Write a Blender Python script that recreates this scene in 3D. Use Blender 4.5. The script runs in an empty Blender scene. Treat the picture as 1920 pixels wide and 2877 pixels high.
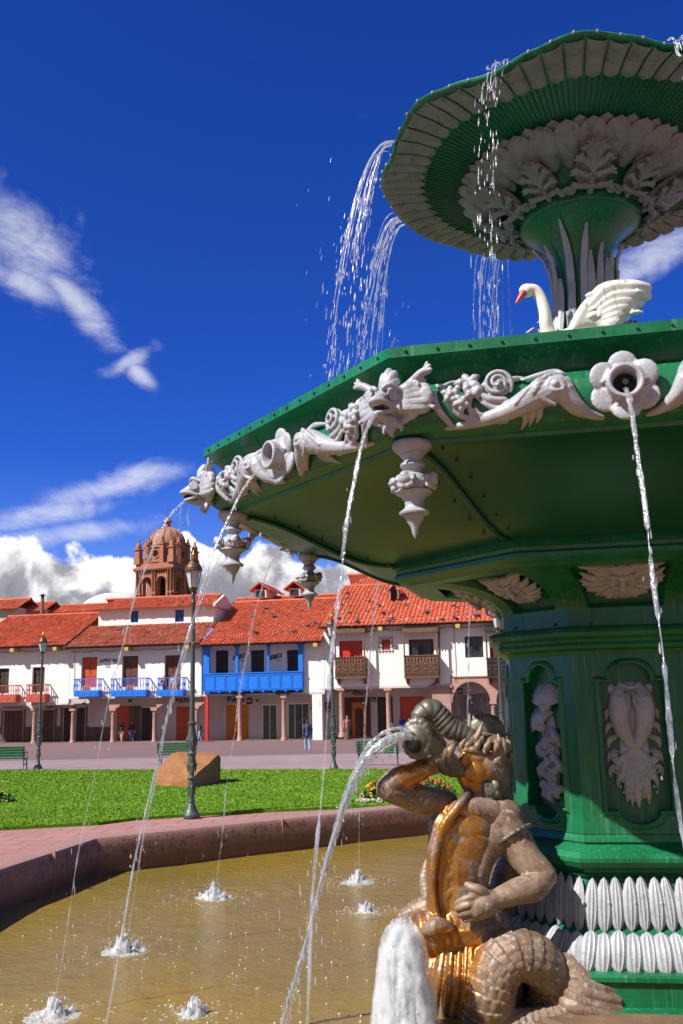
import bpy, bmesh, math, random
import numpy as np
from mathutils import Vector, Matrix, noise as mnoise

random.seed(7); rng = np.random.default_rng(7)
S = bpy.context.scene
COL = S.collection
R = math.radians
PI = math.pi

# ------------------------------------------------------------------ camera
EYE = 2.2
FPX, PITCH, ROLL = 2643.3, R(10.9994), R(-1.21406)
cam_d = bpy.data.cameras.new('camera')
cam = bpy.data.objects.new('camera', cam_d); COL.objects.link(cam)
cam_d.sensor_fit = 'VERTICAL'; cam_d.sensor_height = 36.0
cam_d.lens = 36.0*FPX/2877.0
cam_d.clip_start = 0.1; cam_d.clip_end = 6000
cam.matrix_world = (Matrix.Translation((0, 0, EYE)) @ Matrix.Rotation(PI/2+PITCH, 4, 'X') @ Matrix.Rotation(ROLL, 4, 'Z'))
S.camera = cam

def ray(px, py):
    a, b = px-960, py-1438.5
    c, s = math.cos(ROLL), math.sin(ROLL)
    u = a*c+b*s; v = -a*s+b*c
    x, y, z = u/FPX, 1.0, -v/FPX
    return Vector((x, y*math.cos(PITCH)-z*math.sin(PITCH), y*math.sin(PITCH)+z*math.cos(PITCH)))
CAM = Vector((0, 0, EYE))
def at(px, py, Y):
    d = ray(px, py); return CAM+d*(Y/d.y)
def atz(px, py, Z):
    d = ray(px, py); return CAM+d*((Z-EYE)/d.z)

# ------------------------------------------------------------------ sun + sky
SUN_AZ, SUN_EL = 60.0, 45.0      # azimuth measured from straight behind the camera towards the left
sdir = Vector((-math.sin(R(SUN_AZ))*math.cos(R(SUN_EL)), -math.cos(R(SUN_AZ))*math.cos(R(SUN_EL)), math.sin(R(SUN_EL))))
sd = bpy.data.lights.new('sun', 'SUN'); sd.energy = 5.0; sd.angle = R(0.5); sd.color = (1.0, 0.945, 0.86)
so = bpy.data.objects.new('sun', sd); COL.objects.link(so)
so.rotation_euler = sdir.to_track_quat('Z', 'Y').to_euler(); so.location = sdir*60

class NT:
    """tiny node-tree writer"""
    def __init__(s, tree): s.t = tree; s.n = tree.nodes; s.l = tree.links
    def add(s, typ, ins=None, **kw):
        n = s.n.new(typ)
        for k, v in kw.items(): setattr(n, k, v)
        for k, v in (ins or {}).items(): s.put(n.inputs[k], v)
        return n
    def put(s, sock, v):
        if isinstance(v, bpy.types.NodeSocket): s.l.new(v, sock)
        elif isinstance(v, bpy.types.Node): s.l.new(v.outputs[0], sock)
        else:
            if sock.type == 'RGBA' and len(v) == 3: v = (*v, 1)
            sock.default_value = v
    def m(s, op, a, b=0.0, c=0.0):
        n = s.n.new('ShaderNodeMath'); n.operation = op
        s.put(n.inputs[0], a); s.put(n.inputs[1], b); s.put(n.inputs[2], c)
        return n.outputs[0]
    def mix(s, f, a, b, mode='MIX'):
        n = s.n.new('ShaderNodeMix'); n.data_type = 'RGBA'; n.blend_type = mode
        s.put(n.inputs[0], f); s.put(n.inputs[6], a); s.put(n.inputs[7], b)
        return n.outputs[2]
    def ramp(s, f, stops, interp='LINEAR'):
        n = s.n.new('ShaderNodeValToRGB'); s.put(n.inputs[0], f); e = n.color_ramp.elements
        n.color_ramp.interpolation = interp
        while len(e) < len(stops): e.new(0.5)
        for i, (p, c) in enumerate(stops):
            e[i].position = p; e[i].color = (*c, 1) if len(c) == 3 else c
        return n.outputs[0]
    def smooth(s, x, lo, hi):
        n = s.n.new('ShaderNodeMapRange'); n.interpolation_type = 'SMOOTHSTEP'
        s.put(n.inputs[0], x); n.inputs[1].default_value = lo; n.inputs[2].default_value = hi
        return n.outputs[0]
    def noise(s, vec, scale, detail=4, rough=.55, dist=0.0):
        n = s.n.new('ShaderNodeTexNoise')
        if vec is not None: s.put(n.inputs['Vector'], vec)
        n.inputs['Scale'].default_value = scale; n.inputs['Detail'].default_value = detail
        n.inputs['Roughness'].default_value = rough; n.inputs['Distortion'].default_value = dist
        return n.outputs[0]
    def mapv(s, vec, scale=(1, 1, 1), loc=(0, 0, 0), rot=(0, 0, 0)):
        n = s.n.new('ShaderNodeMapping'); s.put(n.inputs['Vector'], vec)
        n.inputs['Scale'].default_value = scale; n.inputs['Location'].default_value = loc; n.inputs['Rotation'].default_value = rot
        return n.outputs[0]

W = bpy.data.worlds.new('World'); S.world = W; W.use_nodes = True
w = NT(W.node_tree); w.n.clear()
sky = w.add('ShaderNodeTexSky', sky_type='NISHITA', sun_disc=False)
sky.sun_elevation = R(SUN_EL); sky.sun_rotation = math.atan2(sdir.x, sdir.y)
sky.altitude = 3400; sky.air_density = 1.0; sky.dust_density = 0.3; sky.ozone_density = 2.5
tc = w.add('ShaderNodeTexCoord')
sep = w.add('ShaderNodeSeparateXYZ', {0: tc.outputs['Generated']})
az = w.m('ARCTAN2', sep.outputs[0], sep.outputs[1])
el = w.m('ARCSINE', sep.outputs[2])
# deep high-altitude blue
hsv = w.add('ShaderNodeHueSaturation', {'Hue': 0.503, 'Saturation': 1.26, 'Value': 1.0, 'Color': sky})
blue = w.mix(1.0, hsv.outputs[0], (0.42, 0.63, 1.32), 'MULTIPLY')
blue = w.mix(w.m('MULTIPLY', w.smooth(el, .26, .02), .42), blue, (3.0, 4.6, 7.2))
def dirpix(px, py):
    d = ray(px, py).normalized(); return math.atan2(d.x, d.y), math.asin(d.z)
vec = w.add('ShaderNodeCombineXYZ', {0: az, 1: el, 2: 0.0}).outputs[0]
def ell(px, py, rx, ry, rot=0.0):
    a0, e0 = dirpix(px, py)
    dx = w.m('SUBTRACT', az, a0); dy = w.m('SUBTRACT', el, e0)
    c, s_ = math.cos(rot), math.sin(rot)
    u = w.m('ADD', w.m('MULTIPLY', dx, c), w.m('MULTIPLY', dy, s_))
    v = w.m('SUBTRACT', w.m('MULTIPLY', dy, c), w.m('MULTIPLY', dx, s_))
    u = w.m('DIVIDE', u, rx/FPX); v = w.m('DIVIDE', v, ry/FPX)
    r2 = w.m('ADD', w.m('MULTIPLY', u, u), w.m('MULTIPLY', v, v))
    return w.m('EXPONENT', w.m('MULTIPLY', r2, -1.0))
wsp = None
for args in ((60, 690, 190, 130, -.45), (215, 850, 200, 42, -.75), (60, 790, 150, 50, -.3), (370, 1010, 95, 26, .5), (390, 1050, 60, 26, -.7),
             (300, 1370, 270, 46, .30), (420, 1330, 150, 34, .15), (150, 1440, 200, 40, .2), (200, 1500, 240, 34, .15), (1850, 705, 210, 62, .35), (1790, 760, 120, 30, .3),
             (-500, 600, 400, 160, -.4), (2500, 500, 400, 120, .3)):
    e_ = ell(*args); wsp = e_ if wsp is None else w.m('MAXIMUM', wsp, e_)
warp = w.noise(vec, 9, 3, .5)
vw = w.add('ShaderNodeVectorMath', {0: vec, 1: w.add('ShaderNodeVectorMath', {0: w.add('ShaderNodeTexNoise', {'Vector': vec, 'Scale': 7.0, 'Detail': 3.0}).outputs[1], 'Scale': .05}, operation='SCALE').outputs[0]}, operation='ADD').outputs[0]
nw = w.noise(w.mapv(vw, (1.0, 1.5, 1), rot=(0, 0, .5)), 17, 9, .62, .7)
wden = w.smooth(w.m('ADD', w.m('MULTIPLY', wsp, .58), w.m('MULTIPLY', w.m('ADD', w.m('MULTIPLY', nw, .75), w.m('MULTIPLY', w.noise(w.mapv(vw, (1, 2.6, 1), rot=(0, 0, .6)), 60, 6, .6), .25)), .95)), .62, 1.30)
# cumulus bank on the horizon
cum = None
for args in ((40, 1625, 150, 80), (190, 1665, 150, 64), (330, 1640, 80, 62), (120, 1720, 260, 60), (-200, 1620, 240, 80), (565, 1610, 80, 66), (640, 1655, 130, 56), (505, 1540, 46, 40),
             (760, 1570, 55, 45), (880, 1640, 220, 45), (1150, 1650, 300, 60), (1700, 1650, 500, 90), (2600, 1640, 500, 120), (-900, 1640, 500, 110)):
    e_ = ell(*args); cum = e_ if cum is None else w.m('ADD', cum, w.m('MULTIPLY', e_, w.m('SUBTRACT', 1.0, w.m('MINIMUM', cum, 1.0))))
nc = w.noise(vw, 26, 9, .58, .2)
nb = w.noise(vw, 11, 5, .5)
cden = w.smooth(w.m('ADD', w.m('MULTIPLY', cum, 1.05), w.m('MULTIPLY', w.m('SUBTRACT', nc, .5), 1.25)), .30, .50)
shade = w.m('ADD', w.m('MULTIPLY', w.m('SUBTRACT', nb, .5), 2.6), w.m('ADD', w.m('MULTIPLY', w.m('SUBTRACT', el, dirpix(100, 1625)[1]), 13.0), w.m('MULTIPLY', w.m('SUBTRACT', nc, .5), 2.0)))
ccol = w.ramp(w.m('ADD', shade, .45), [(0.0, (2.2, 2.25, 2.65)), (.36, (3.2, 3.2, 3.6)), (.70, (8.6, 8.4, 8.4)), (1.0, (11.5, 11.2, 10.9))])
c1 = w.mix(w.m('MULTIPLY', wden, .72), blue, (7.6, 7.7, 8.2))
c2 = w.mix(cden, c1, ccol)
# unseen broken cloud added behind the camera to give neutral fill light
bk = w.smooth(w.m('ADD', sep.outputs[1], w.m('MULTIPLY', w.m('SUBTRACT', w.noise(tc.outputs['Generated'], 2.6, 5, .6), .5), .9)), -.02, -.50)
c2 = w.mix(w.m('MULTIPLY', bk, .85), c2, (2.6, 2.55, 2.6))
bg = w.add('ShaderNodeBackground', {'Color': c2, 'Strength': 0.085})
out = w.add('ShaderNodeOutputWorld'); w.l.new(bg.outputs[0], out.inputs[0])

S.view_settings.view_transform = 'Standard'; S.view_settings.look = 'None'
S.view_settings.exposure = 0.55; S.view_settings.gamma = 1.0
S.cycles.use_denoising = True
S.cycles.max_bounces = 10; S.cycles.transparent_max_bounces = 24; S.cycles.transmission_bounces = 8
S.cycles.caustics_reflective = False; S.cycles.caustics_refractive = False
S.cycles.sample_clamp_indirect = 4.0; S.cycles.volume_bounces = 5; S.cycles.volume_step_rate = 1.0; S.cycles.volume_max_steps = 128

# ------------------------------------------------------------------ mesh helpers
def tag(o, label=None, cat=None, group=None, kind=None):
    if label: o['label'] = label
    if cat: o['category'] = cat
    if group: o['group'] = group
    if kind: o['kind'] = kind
    return o
def empty(name, loc=(0, 0, 0), rz=0.0, label=None, cat=None, group=None, kind=None, parent=None):
    o = bpy.data.objects.new(name, None); COL.objects.link(o)
    o.location = loc; o.rotation_euler = (0, 0, rz); o.empty_display_size = .2
    if parent: o.parent = parent
    return tag(o, label, cat, group, kind)
def frame(n, hint=(0, 0, 1)):
    n = Vector(n).normalized(); h = Vector(hint)
    if abs(n.dot(h)) > .95: h = Vector((1, 0, 0))
    a = h.cross(n).normalized(); return a, n.cross(a), n
class MB:
    def __init__(s): s.v = []; s.f = []; s.col = None
    def add(s, vs, fs):
        o = len(s.v); s.v += [tuple(p) for p in vs]; s.f += [tuple(i+o for i in f) for f in fs]; return s
    def box(s, c, d, rot=None):
        x, y, z = d[0]/2, d[1]/2, d[2]/2
        vs = [Vector((a*x, b*y, e*z)) for e in (-1, 1) for b in (-1, 1) for a in (-1, 1)]
        if rot is not None: vs = [rot @ p for p in vs]
        c = Vector(c)
        return s.add([p+c for p in vs], [(0, 2, 3, 1), (4, 5, 7, 6), (0, 1, 5, 4), (1, 3, 7, 5), (3, 2, 6, 7), (2, 0, 4, 6)])
    def box2(s, a, b):
        return s.box([(a[i]+b[i])/2 for i in range(3)], [abs(b[i]-a[i]) for i in range(3)])
    def tube(s, pts, rad, seg=8, caps=True, flat=1.0, hint=(0, 0, 1), twist=0.0):
        pts = [Vector(p) for p in pts]; n = len(pts)
        if not hasattr(rad, '__len__'): rad = [rad]*n
        vs = []; fs = []; A = None
        for i, p in enumerate(pts):
            t = (pts[min(i+1, n-1)]-pts[max(i-1, 0)])
            if t.length < 1e-9: t = Vector((0, 0, 1))
            t.normalize()
            if A is None: A, B, _ = frame(t, hint)
            else:
                A = (A-t*A.dot(t))
                A = A.normalized() if A.length > 1e-6 else frame(t, hint)[0]
                B = t.cross(A)
            for k in range(seg):
                a = 2*PI*k/seg+twist*i
                vs.append(p+A*(math.cos(a)*rad[i])+B*(math.sin(a)*rad[i]*flat))
        for i in range(n-1):
            for k in range(seg):
                k2 = (k+1) % seg
                fs.append((i*seg+k, i*seg+k2, (i+1)*seg+k2, (i+1)*seg+k))
        if caps:
            fs.append(tuple(range(seg-1, -1, -1))); fs.append(tuple((n-1)*seg+k for k in range(seg)))
        return s.add(vs, fs)
    def cap(s, p, q, r1, r2=None, seg=12):
        """closed rounded limb"""
        p, q = Vector(p), Vector(q); r2 = r1 if r2 is None else r2
        t = (q-p); L = t.length; t = t/L if L > 1e-6 else Vector((0, 0, 1))
        pts = []; rr = []
        for i in range(5):
            a = PI/2*(1-i/4); pts.append(p-t*(math.sin(a)*r1)); rr.append(max(math.cos(a)*r1, 1e-4))
        for i in range(5):
            a = PI/2*i/4; pts.append(q+t*(math.sin(a)*r2)); rr.append(max(math.cos(a)*r2, 1e-4))
        return s.tube(pts, rr, seg)
    def chain(s, pts, rad, seg=12):
        """closed rounded tube along a smooth path"""
        P, Q = spline(pts, rad)
        t0 = (P[0]-P[1]).normalized(); t1 = (P[-1]-P[-2]).normalized()
        pp = []; rr = []
        for i in range(4):
            a = PI/2*(1-i/4); pp.append(P[0]+t0*(math.sin(a)*Q[0])); rr.append(max(math.cos(a)*Q[0], 1e-4))
        pp += P; rr += Q
        for i in range(1, 5):
            a = PI/2*i/4; pp.append(P[-1]+t1*(math.sin(a)*Q[-1])); rr.append(max(math.cos(a)*Q[-1], 1e-4))
        return s.tube(pp, rr, seg)
    def ball(s, c, r, rot=None, seg=14, rings=9):
        if not hasattr(r, '__len__'): r = (r, r, r)
        vs = [Vector((0, 0, r[2]))]; fs = []
        for i in range(1, rings):
            a = PI*i/rings
            for k in range(seg):
                b = 2*PI*k/seg
                vs.append(Vector((r[0]*math.sin(a)*math.cos(b), r[1]*math.sin(a)*math.sin(b), r[2]*math.cos(a))))
        vs.append(Vector((0, 0, -r[2])))
        for k in range(seg): fs.append((0, 1+k, 1+(k+1) % seg))
        for i in range(rings-2):
            for k in range(seg):
                a = 1+i*seg+k; b = 1+i*seg+(k+1) % seg
                fs.append((a, a+seg, b+seg, b))
        last = len(vs)-1; o = 1+(rings-2)*seg
        for k in range(seg): fs.append((last, o+(k+1) % seg, o+k))
        if rot is not None: vs = [rot @ p for p in vs]
        c = Vector(c); return s.add([p+c for p in vs], fs)
    def lathe(s, prof, seg=24, c=(0, 0, 0), ang=0.0, arc=2*PI, close=True):
        vs = []; fs = []; n = len(prof); full = abs(arc-2*PI) < 1e-6
        m = seg if full else seg+1
        for k in range(m):
            a = ang+arc*k/seg
            for r_, z in prof: vs.append((c[0]+r_*math.cos(a), c[1]+r_*math.sin(a), c[2]+z))
        for k in range(seg):
            k2 = (k+1) % m
            for i in range(n-1): fs.append((k*n+i, k2*n+i, k2*n+i+1, k*n+i+1))
        return s.add(vs, fs)
    def rings(s, rr, closed=True, capa=False, capb=False):
        """loft a list of equal-length point loops"""
        n = len(rr[0]); vs = [p for r_ in rr for p in r_]; fs = []
        for i in range(len(rr)-1):
            for k in range(n if closed else n-1):
                k2 = (k+1) % n
                fs.append((i*n+k, i*n+k2, (i+1)*n+k2, (i+1)*n+k))
        if capa: fs.append(tuple(range(n-1, -1, -1)))
        if capb: fs.append(tuple((len(rr)-1)*n+k for k in range(n)))
        return s.add(vs, fs)
    def prism(s, poly, a, b, axis=2):
        def mk(p, h):
            q = [0, 0, 0]; o = [i for i in range(3) if i != axis]
            q[o[0]] = p[0]; q[o[1]] = p[1]; q[axis] = h; return tuple(q)
        n = len(poly)
        vs = [mk(p, a) for p in poly]+[mk(p, b) for p in poly]
        fs = [tuple(range(n-1, -1, -1)), tuple(range(n, 2*n))]+[(i, (i+1) % n, n+(i+1) % n, n+i) for i in range(n)]
        return s.add(vs, fs)
    def xf(s, M):
        s.v = [tuple(M @ Vector(p)) for p in s.v]; return s
    def merge(s, o): return s.add(o.v, o.f)
    def mesh(s, name, m=None, smooth=False):
        me = bpy.data.meshes.new(name); me.from_pydata(s.v, [], s.f)
        bm = bmesh.new(); bm.from_mesh(me); bmesh.ops.recalc_face_normals(bm, faces=bm.faces); bm.to_mesh(me); bm.free()
        if m: me.materials.append(m)
        if smooth is True: me.polygons.foreach_set('use_smooth', [True]*len(me.polygons))
        elif smooth:
            me.polygons.foreach_set('use_smooth', [True]*len(me.polygons)); me.set_sharp_from_angle(angle=R(smooth))
        me.update(); return me
    def build(s, name, m, parent=None, smooth=False, off=None):
        if off is not None:
            o = Vector(off); s.v = [tuple(Vector(p)-o) for p in s.v]
        return link(name, s.mesh(name, m, smooth), parent)
    def sculpt(s, name, m, voxel=.012, smooth=3, parent=None, fac=.5):
        """union everything into ONE continuous surface"""
        me = s.mesh(name); o = bpy.data.objects.new(name, me); COL.objects.link(o)
        md = o.modifiers.new('r', 'REMESH'); md.mode = 'VOXEL'; md.voxel_size = voxel; md.use_smooth_shade = True
        if smooth:
            sm = o.modifiers.new('s', 'SMOOTH'); sm.factor = fac; sm.iterations = smooth
        dg = bpy.context.evaluated_depsgraph_get()
        ne = bpy.data.meshes.new_from_object(o.evaluated_get(dg)); ne.name = name
        o.modifiers.clear(); o.data = ne; bpy.data.meshes.remove(me)
        ne.materials.clear()
        if m: ne.materials.append(m)
        ne.polygons.foreach_set('use_smooth', [True]*len(ne.polygons))
        if parent: o.parent = parent
        return o
def link(name, me, parent=None):
    o = bpy.data.objects.new(name, me); COL.objects.link(o)
    if parent: o.parent = parent
    return o
def spline(pts, rad=None, sub=5):
    P = [Vector(p) for p in pts]; n = len(P)
    if rad is None: rad = [0]*n
    elif not hasattr(rad, '__len__'): rad = [rad]*n
    o = []; rr = []
    for i in range(n-1):
        a, b, c, d = P[max(i-1, 0)], P[i], P[i+1], P[min(i+2, n-1)]
        for j in range(sub):
            t = j/sub
            o.append(.5*((2*b)+(c-a)*t+(2*a-5*b+4*c-d)*t*t+(3*b-a-3*c+d)*t**3))
            rr.append(rad[i]*(1-t)+rad[i+1]*t)
    o.append(P[-1]); rr.append(rad[-1]); return o, rr
def kids(o): return list(o.children)
def copy_tree(o, parent=None):
    c = o.copy(); COL.objects.link(c); c.parent = parent
    for ch in kids(o): copy_tree(ch, c)
    return c
def lerp(a, b, t): return a+(b-a)*t
def sstep(t): t = max(0, min(1, t)); return t*t*(3-2*t)

# ------------------------------------------------------------------ materials
def new_mat(name):
    m = bpy.data.materials.new(name); m.use_nodes = True
    k = NT(m.node_tree); b = k.n['Principled BSDF']; return m, k, b
def paint(name, c1, c2=None, rough=.6, scale=3.0, amt=1.0, bump=.1, bscale=40.0, metal=0.0, spec=.5, streak=None, c3=None, s3=12.0, t3=(.58, .72), coat=0.0):
    m, k, b = new_mat(name); t = k.add('ShaderNodeTexCoord').outputs['Object']
    c2 = c2 or c1
    nz = k.noise(t, scale, 6, .6)
    col = k.mix(k.m('MULTIPLY', k.smooth(nz, .35, .68), amt), c1, c2)
    if c3: col = k.mix(k.smooth(k.noise(t, s3, 8, .65), *t3), col, c3)
    if streak:
        sn = k.noise(k.mapv(t, (26, 26, 1.4)), 1.0, 4, .6)
        col = k.mix(k.smooth(sn, streak[1], streak[2]), col, streak[0])
    k.put(b.inputs['Base Color'], col)
    k.put(b.inputs['Roughness'], k.m('ADD', rough-.08, k.m('MULTIPLY', k.noise(t, scale*4, 4), .16)))
    b.inputs['Metallic'].default_value = metal; b.inputs['Specular IOR Level'].default_value = spec
    b.inputs['Coat Weight'].default_value = coat; b.inputs['Coat Roughness'].default_value = .15
    if bump:
        bn = k.add('ShaderNodeBump', {'Strength': bump, 'Distance': .02, 'Height': k.noise(t, bscale, 5, .6)})
        k.put(b.inputs['Normal'], bn)
    return m
M = {}
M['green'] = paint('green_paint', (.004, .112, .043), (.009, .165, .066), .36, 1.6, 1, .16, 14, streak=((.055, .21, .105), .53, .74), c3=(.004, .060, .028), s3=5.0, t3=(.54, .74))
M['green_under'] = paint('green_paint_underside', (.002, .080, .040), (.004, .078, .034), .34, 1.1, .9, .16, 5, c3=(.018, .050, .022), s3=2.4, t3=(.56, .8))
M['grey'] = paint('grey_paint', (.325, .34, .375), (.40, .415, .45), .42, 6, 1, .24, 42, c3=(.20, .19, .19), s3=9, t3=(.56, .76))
M['grey_under'] = paint('grey_paint_underside', (.185, .19, .205), (.24, .245, .26), .55, 5, 1, .2, 46, c3=(.095, .088, .085), s3=8, t3=(.50, .72))  # darker, blotchier grey for the castings under the upper basin
M['swan'] = paint('white_enamel', (.80, .78, .74), (.72, .68, .62), .4, 6, 1, .10, 45)
M['red'] = paint('red_enamel', (.62, .06, .05), (.5, .05, .04), .4)
M['dark'] = paint('dark_hollow', (.01, .012, .01), (.015, .015, .012), .8, bump=0)
def bronze():
    """weathered bronze: grey brown patina with gold worn bare on chest, belly and ribs"""
    m, k, b = new_mat('bronze_patina'); t = k.add('ShaderNodeTexCoord').outputs['Object']
    n1 = k.noise(t, 2.6, 7, .62, .3); n2 = k.noise(t, 9, 8, .7); n3 = k.noise(t, 26, 5, .6); n4 = k.noise(t, 5, 8, .68, .6)
    worn = None
    for c_, r_ in WORN:
        d = k.add('ShaderNodeVectorMath', {0: t, 1: c_}, operation='DISTANCE').outputs['Value']
        q = k.smooth(d, r_, r_*.35); worn = q if worn is None else k.m('MAXIMUM', worn, q)
    worn = k.smooth(k.m('ADD', k.m('MULTIPLY', worn, .70), k.m('ADD', k.m('MULTIPLY', k.m('SUBTRACT', n1, .45), .9), k.m('MULTIPLY', k.m('SUBTRACT', n4, .5), 1.3))), .30, .58)
    pat = k.mix(k.smooth(n4, .36, .62), (.19, .115, .072), (.31, .225, .165)); pat = k.mix(k.smooth(n2, .50, .66), pat, (.115, .080, .060))
    gold = k.mix(k.smooth(n4, .35, .65), (.58, .255, .055), (.42, .19, .055))
    col = k.mix(worn, pat, gold)
    col = k.mix(k.smooth(k.m('ADD', k.m('MULTIPLY', n2, .6), k.m('MULTIPLY', n3, .5)), .575, .68), col, (.42, .39, .34))
    k.put(b.inputs['Base Color'], col)
    k.put(b.inputs['Metallic'], k.m('ADD', .18, k.m('MULTIPLY', worn, .55)))
    k.put(b.inputs['Roughness'], k.m('SUBTRACT', k.m('ADD', .40, k.m('MULTIPLY', n2, .25)), k.m('MULTIPLY', worn, .20)))
    k.put(b.inputs['Normal'], k.add('ShaderNodeBump', {'Strength': .30, 'Distance': .02, 'Height': k.m('ADD', n3, k.m('MULTIPLY', n2, .6))}))
    return m
M['bronze_dark'] = paint('bronze_dark', (.11, .105, .085), (.19, .18, .15), .45, 5, 1, .3, 22, metal=.35, c3=(.33, .33, .29), s3=12, t3=(.6, .75))
M['bronze_gold'] = paint('bronze_worn_gold', (.55, .27, .07), (.44, .20, .05), .26, 4, 1, .15, 20, metal=.9, c3=(.36, .30, .22), s3=8, t3=(.6, .78))
def water_mat(name, white, trans):
    """falling water seen as thin bright streaks: clear part, whitish aerated part, glints"""
    m, k, b = new_mat(name); t = k.add('ShaderNodeTexCoord').outputs['Object']; k.n.remove(b)
    bp = k.add('ShaderNodeBump', {'Strength': .8, 'Distance': .01, 'Height': k.noise(k.mapv(t, (60, 60, 16)), 1.0, 3)})
    df = k.add('ShaderNodeBsdfDiffuse', {'Color': (.88, .91, .95), 'Normal': bp}); tl = k.add('ShaderNodeBsdfTranslucent', {'Color': (.88, .91, .95), 'Normal': bp})
    gl = k.add('ShaderNodeBsdfGlossy', {'Color': (1, 1, 1), 'Roughness': .09, 'Normal': bp}); tr = k.add('ShaderNodeBsdfTransparent', {'Color': (.97, .985, 1)})
    m1 = k.add('ShaderNodeMixShader', {0: .45}); k.l.new(df.outputs[0], m1.inputs[1]); k.l.new(tl.outputs[0], m1.inputs[2])
    m2 = k.add('ShaderNodeMixShader', {0: 1-white}); k.l.new(m1.outputs[0], m2.inputs[1]); k.l.new(gl.outputs[0], m2.inputs[2])
    clear = k.m('ADD', trans-.22, k.m('MULTIPLY', k.smooth(k.noise(k.mapv(t, (22, 22, 9)), 1.0, 4, .6), .35, .65), .44))
    mx = k.add('ShaderNodeMixShader', {0: clear}); k.l.new(m2.outputs[0], mx.inputs[1]); k.l.new(tr.outputs[0], mx.inputs[2])
    k.l.new(mx.outputs[0], k.n['Material Output'].inputs[0]); return m
M['jet'] = water_mat('falling_water', .62, .66)
M['spray'] = water_mat('water_spray', .70, .50)
M['foam'] = paint('white_foam', (.80, .83, .86), (.62, .66, .70), .6, 7, 1, .35, 16)
# ================================================================== FOUNTAIN
FX, FY = 2.802, 10.0
PHI = R(-79.967)
WATER_Z = -.52
def ang(k): return PHI-k*PI/4
def OC(r, k): return (r*math.cos(ang(k)), r*math.sin(ang(k)))
PAL, PBE = R(-97.5), R(25.5)
def pang(k):
    b = math.floor(k/2); return PAL-b*PI/2+(PBE if k % 2 == 0 else -PBE)
def PC(r, k): return (r*math.cos(pang(k)), r*math.sin(pang(k)))
def octring(r, z, f=OC): return [(*f(r, -k), z) for k in range(8)]

fountain = empty('fountain', (FX, FY, 0), 0, 'green and grey painted cast iron fountain with two basins on an octagonal pedestal', 'fountain')

# ---- lower basin
LB = MB()
prof = [(.3, 4.42), (3.92, 4.46), (4.06, 4.60), (4.10, 4.685), (4.253, 4.68), (4.255, 4.60), (4.20, 4.585), (4.13, 4.555), (4.075, 4.51), (4.05, 4.46), (4.06, 4.445)]
for i in range(9):
    a = PI*(.5-i/8); prof.append((4.05+.165*math.cos(a), 4.235+.195*math.sin(a)))
prof += [(4.02, 4.03), (3.98, 4.03), (3.97, 4.0)]
LB.rings([octring(r_, z) for r_, z in prof])
basin = LB.build('lower_basin', M['green'], fountain, 25)
# underside: ogee shell, octagonal, with a raised rib on every corner
US = MB(); rr = []
def under(t):     # t 0 (rim) .. 1 (neck): radius, height
    return lerp(3.97, 2.30, t), lerp(4.0, 3.50, .5-.5*math.cos(PI*min(1, max(0, t*1.06-.02))))
for i in range(29):
    r_, z = under(i/28); rr.append(octring(r_, z))
US.rings(rr)
for k in range(8):
    b = MB(); L = []
    for i in range(29):
        r_, z = under(i/28); L.append((*OC(r_*1.004, k), z-.012))
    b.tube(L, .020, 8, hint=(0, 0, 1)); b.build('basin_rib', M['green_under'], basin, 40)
RV = MB()           # rivets along the ribs and on the flange
for k in range(8):
    for i in range(2, 27, 4):
        for s_ in (-1, 1):
            r_, z = under(i/28); x, y = OC(r_*.985, k+s_*.055)
            RV.ball((x, y, z-.012), .013, seg=8, rings=5)
    for q in np.linspace(.04, .96, 14):
        a = Vector((*OC(4.262, k), 4.64)).lerp(Vector((*OC(4.262, k+1), 4.64)), q); RV.ball(a, .012, seg=8, rings=5)
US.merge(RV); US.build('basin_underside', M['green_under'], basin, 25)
# neck moulding
NM = MB(); NM.rings([octring(r_, z) for r_, z in ((2.26, 3.53), (2.318, 3.50), (2.33, 3.45), (2.29, 3.43), (2.28, 3.40), (2.31, 3.375), (2.31, 3.34), (2.26, 3.315), (2.19, 3.305), (2.15, 3.28), (1.9, 3.28))])
neck = NM.build('neck_moulding', M['green'], fountain, 30)

# ---- cove bracket between neck and pedestal, recessed panels between ribs
CV = MB()
QS = [0, .17, .185, .4, .6, .815, .83, 1]
ROUT, ZH, RIN, ZL = 2.15, 3.285, 1.24, 2.93
def cove(k, q, t, rec):
    def pt(kk, t):
        c = math.cos(t); w_ = 1-c
        po = OC(ROUT, kk); pi = PC(RIN, kk)
        return Vector((po[0]-(po[0]-pi[0])*c, po[1]-(po[1]-pi[1])*c, ZL+(ZH-ZL)*math.sin(t)))
    p = pt(k, t).lerp(pt(k+1, t), q)
    if rec:
        n = Vector((p.x, p.y, 0)).normalized()*(-math.cos(t)*.8-.1)+Vector((0, 0, math.sin(t)))
        p = p+n.normalized()*rec
    return p
NTC = 18
for k in range(8):
    rows = []
    for j in range(NTC+1):
        t = PI/2*j/NTC
        rows.append([cove(k, q, t, .085 if (.18 < q < .82 and 1 < j < 17) else 0) for q in QS])
    CV.rings(rows, closed=False)
CV.rings([octring(1.24, z, PC) for z in (2.93, 2.74)])
cv = CV.build('cove_bracket', M['green'], fountain, 25)

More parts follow.
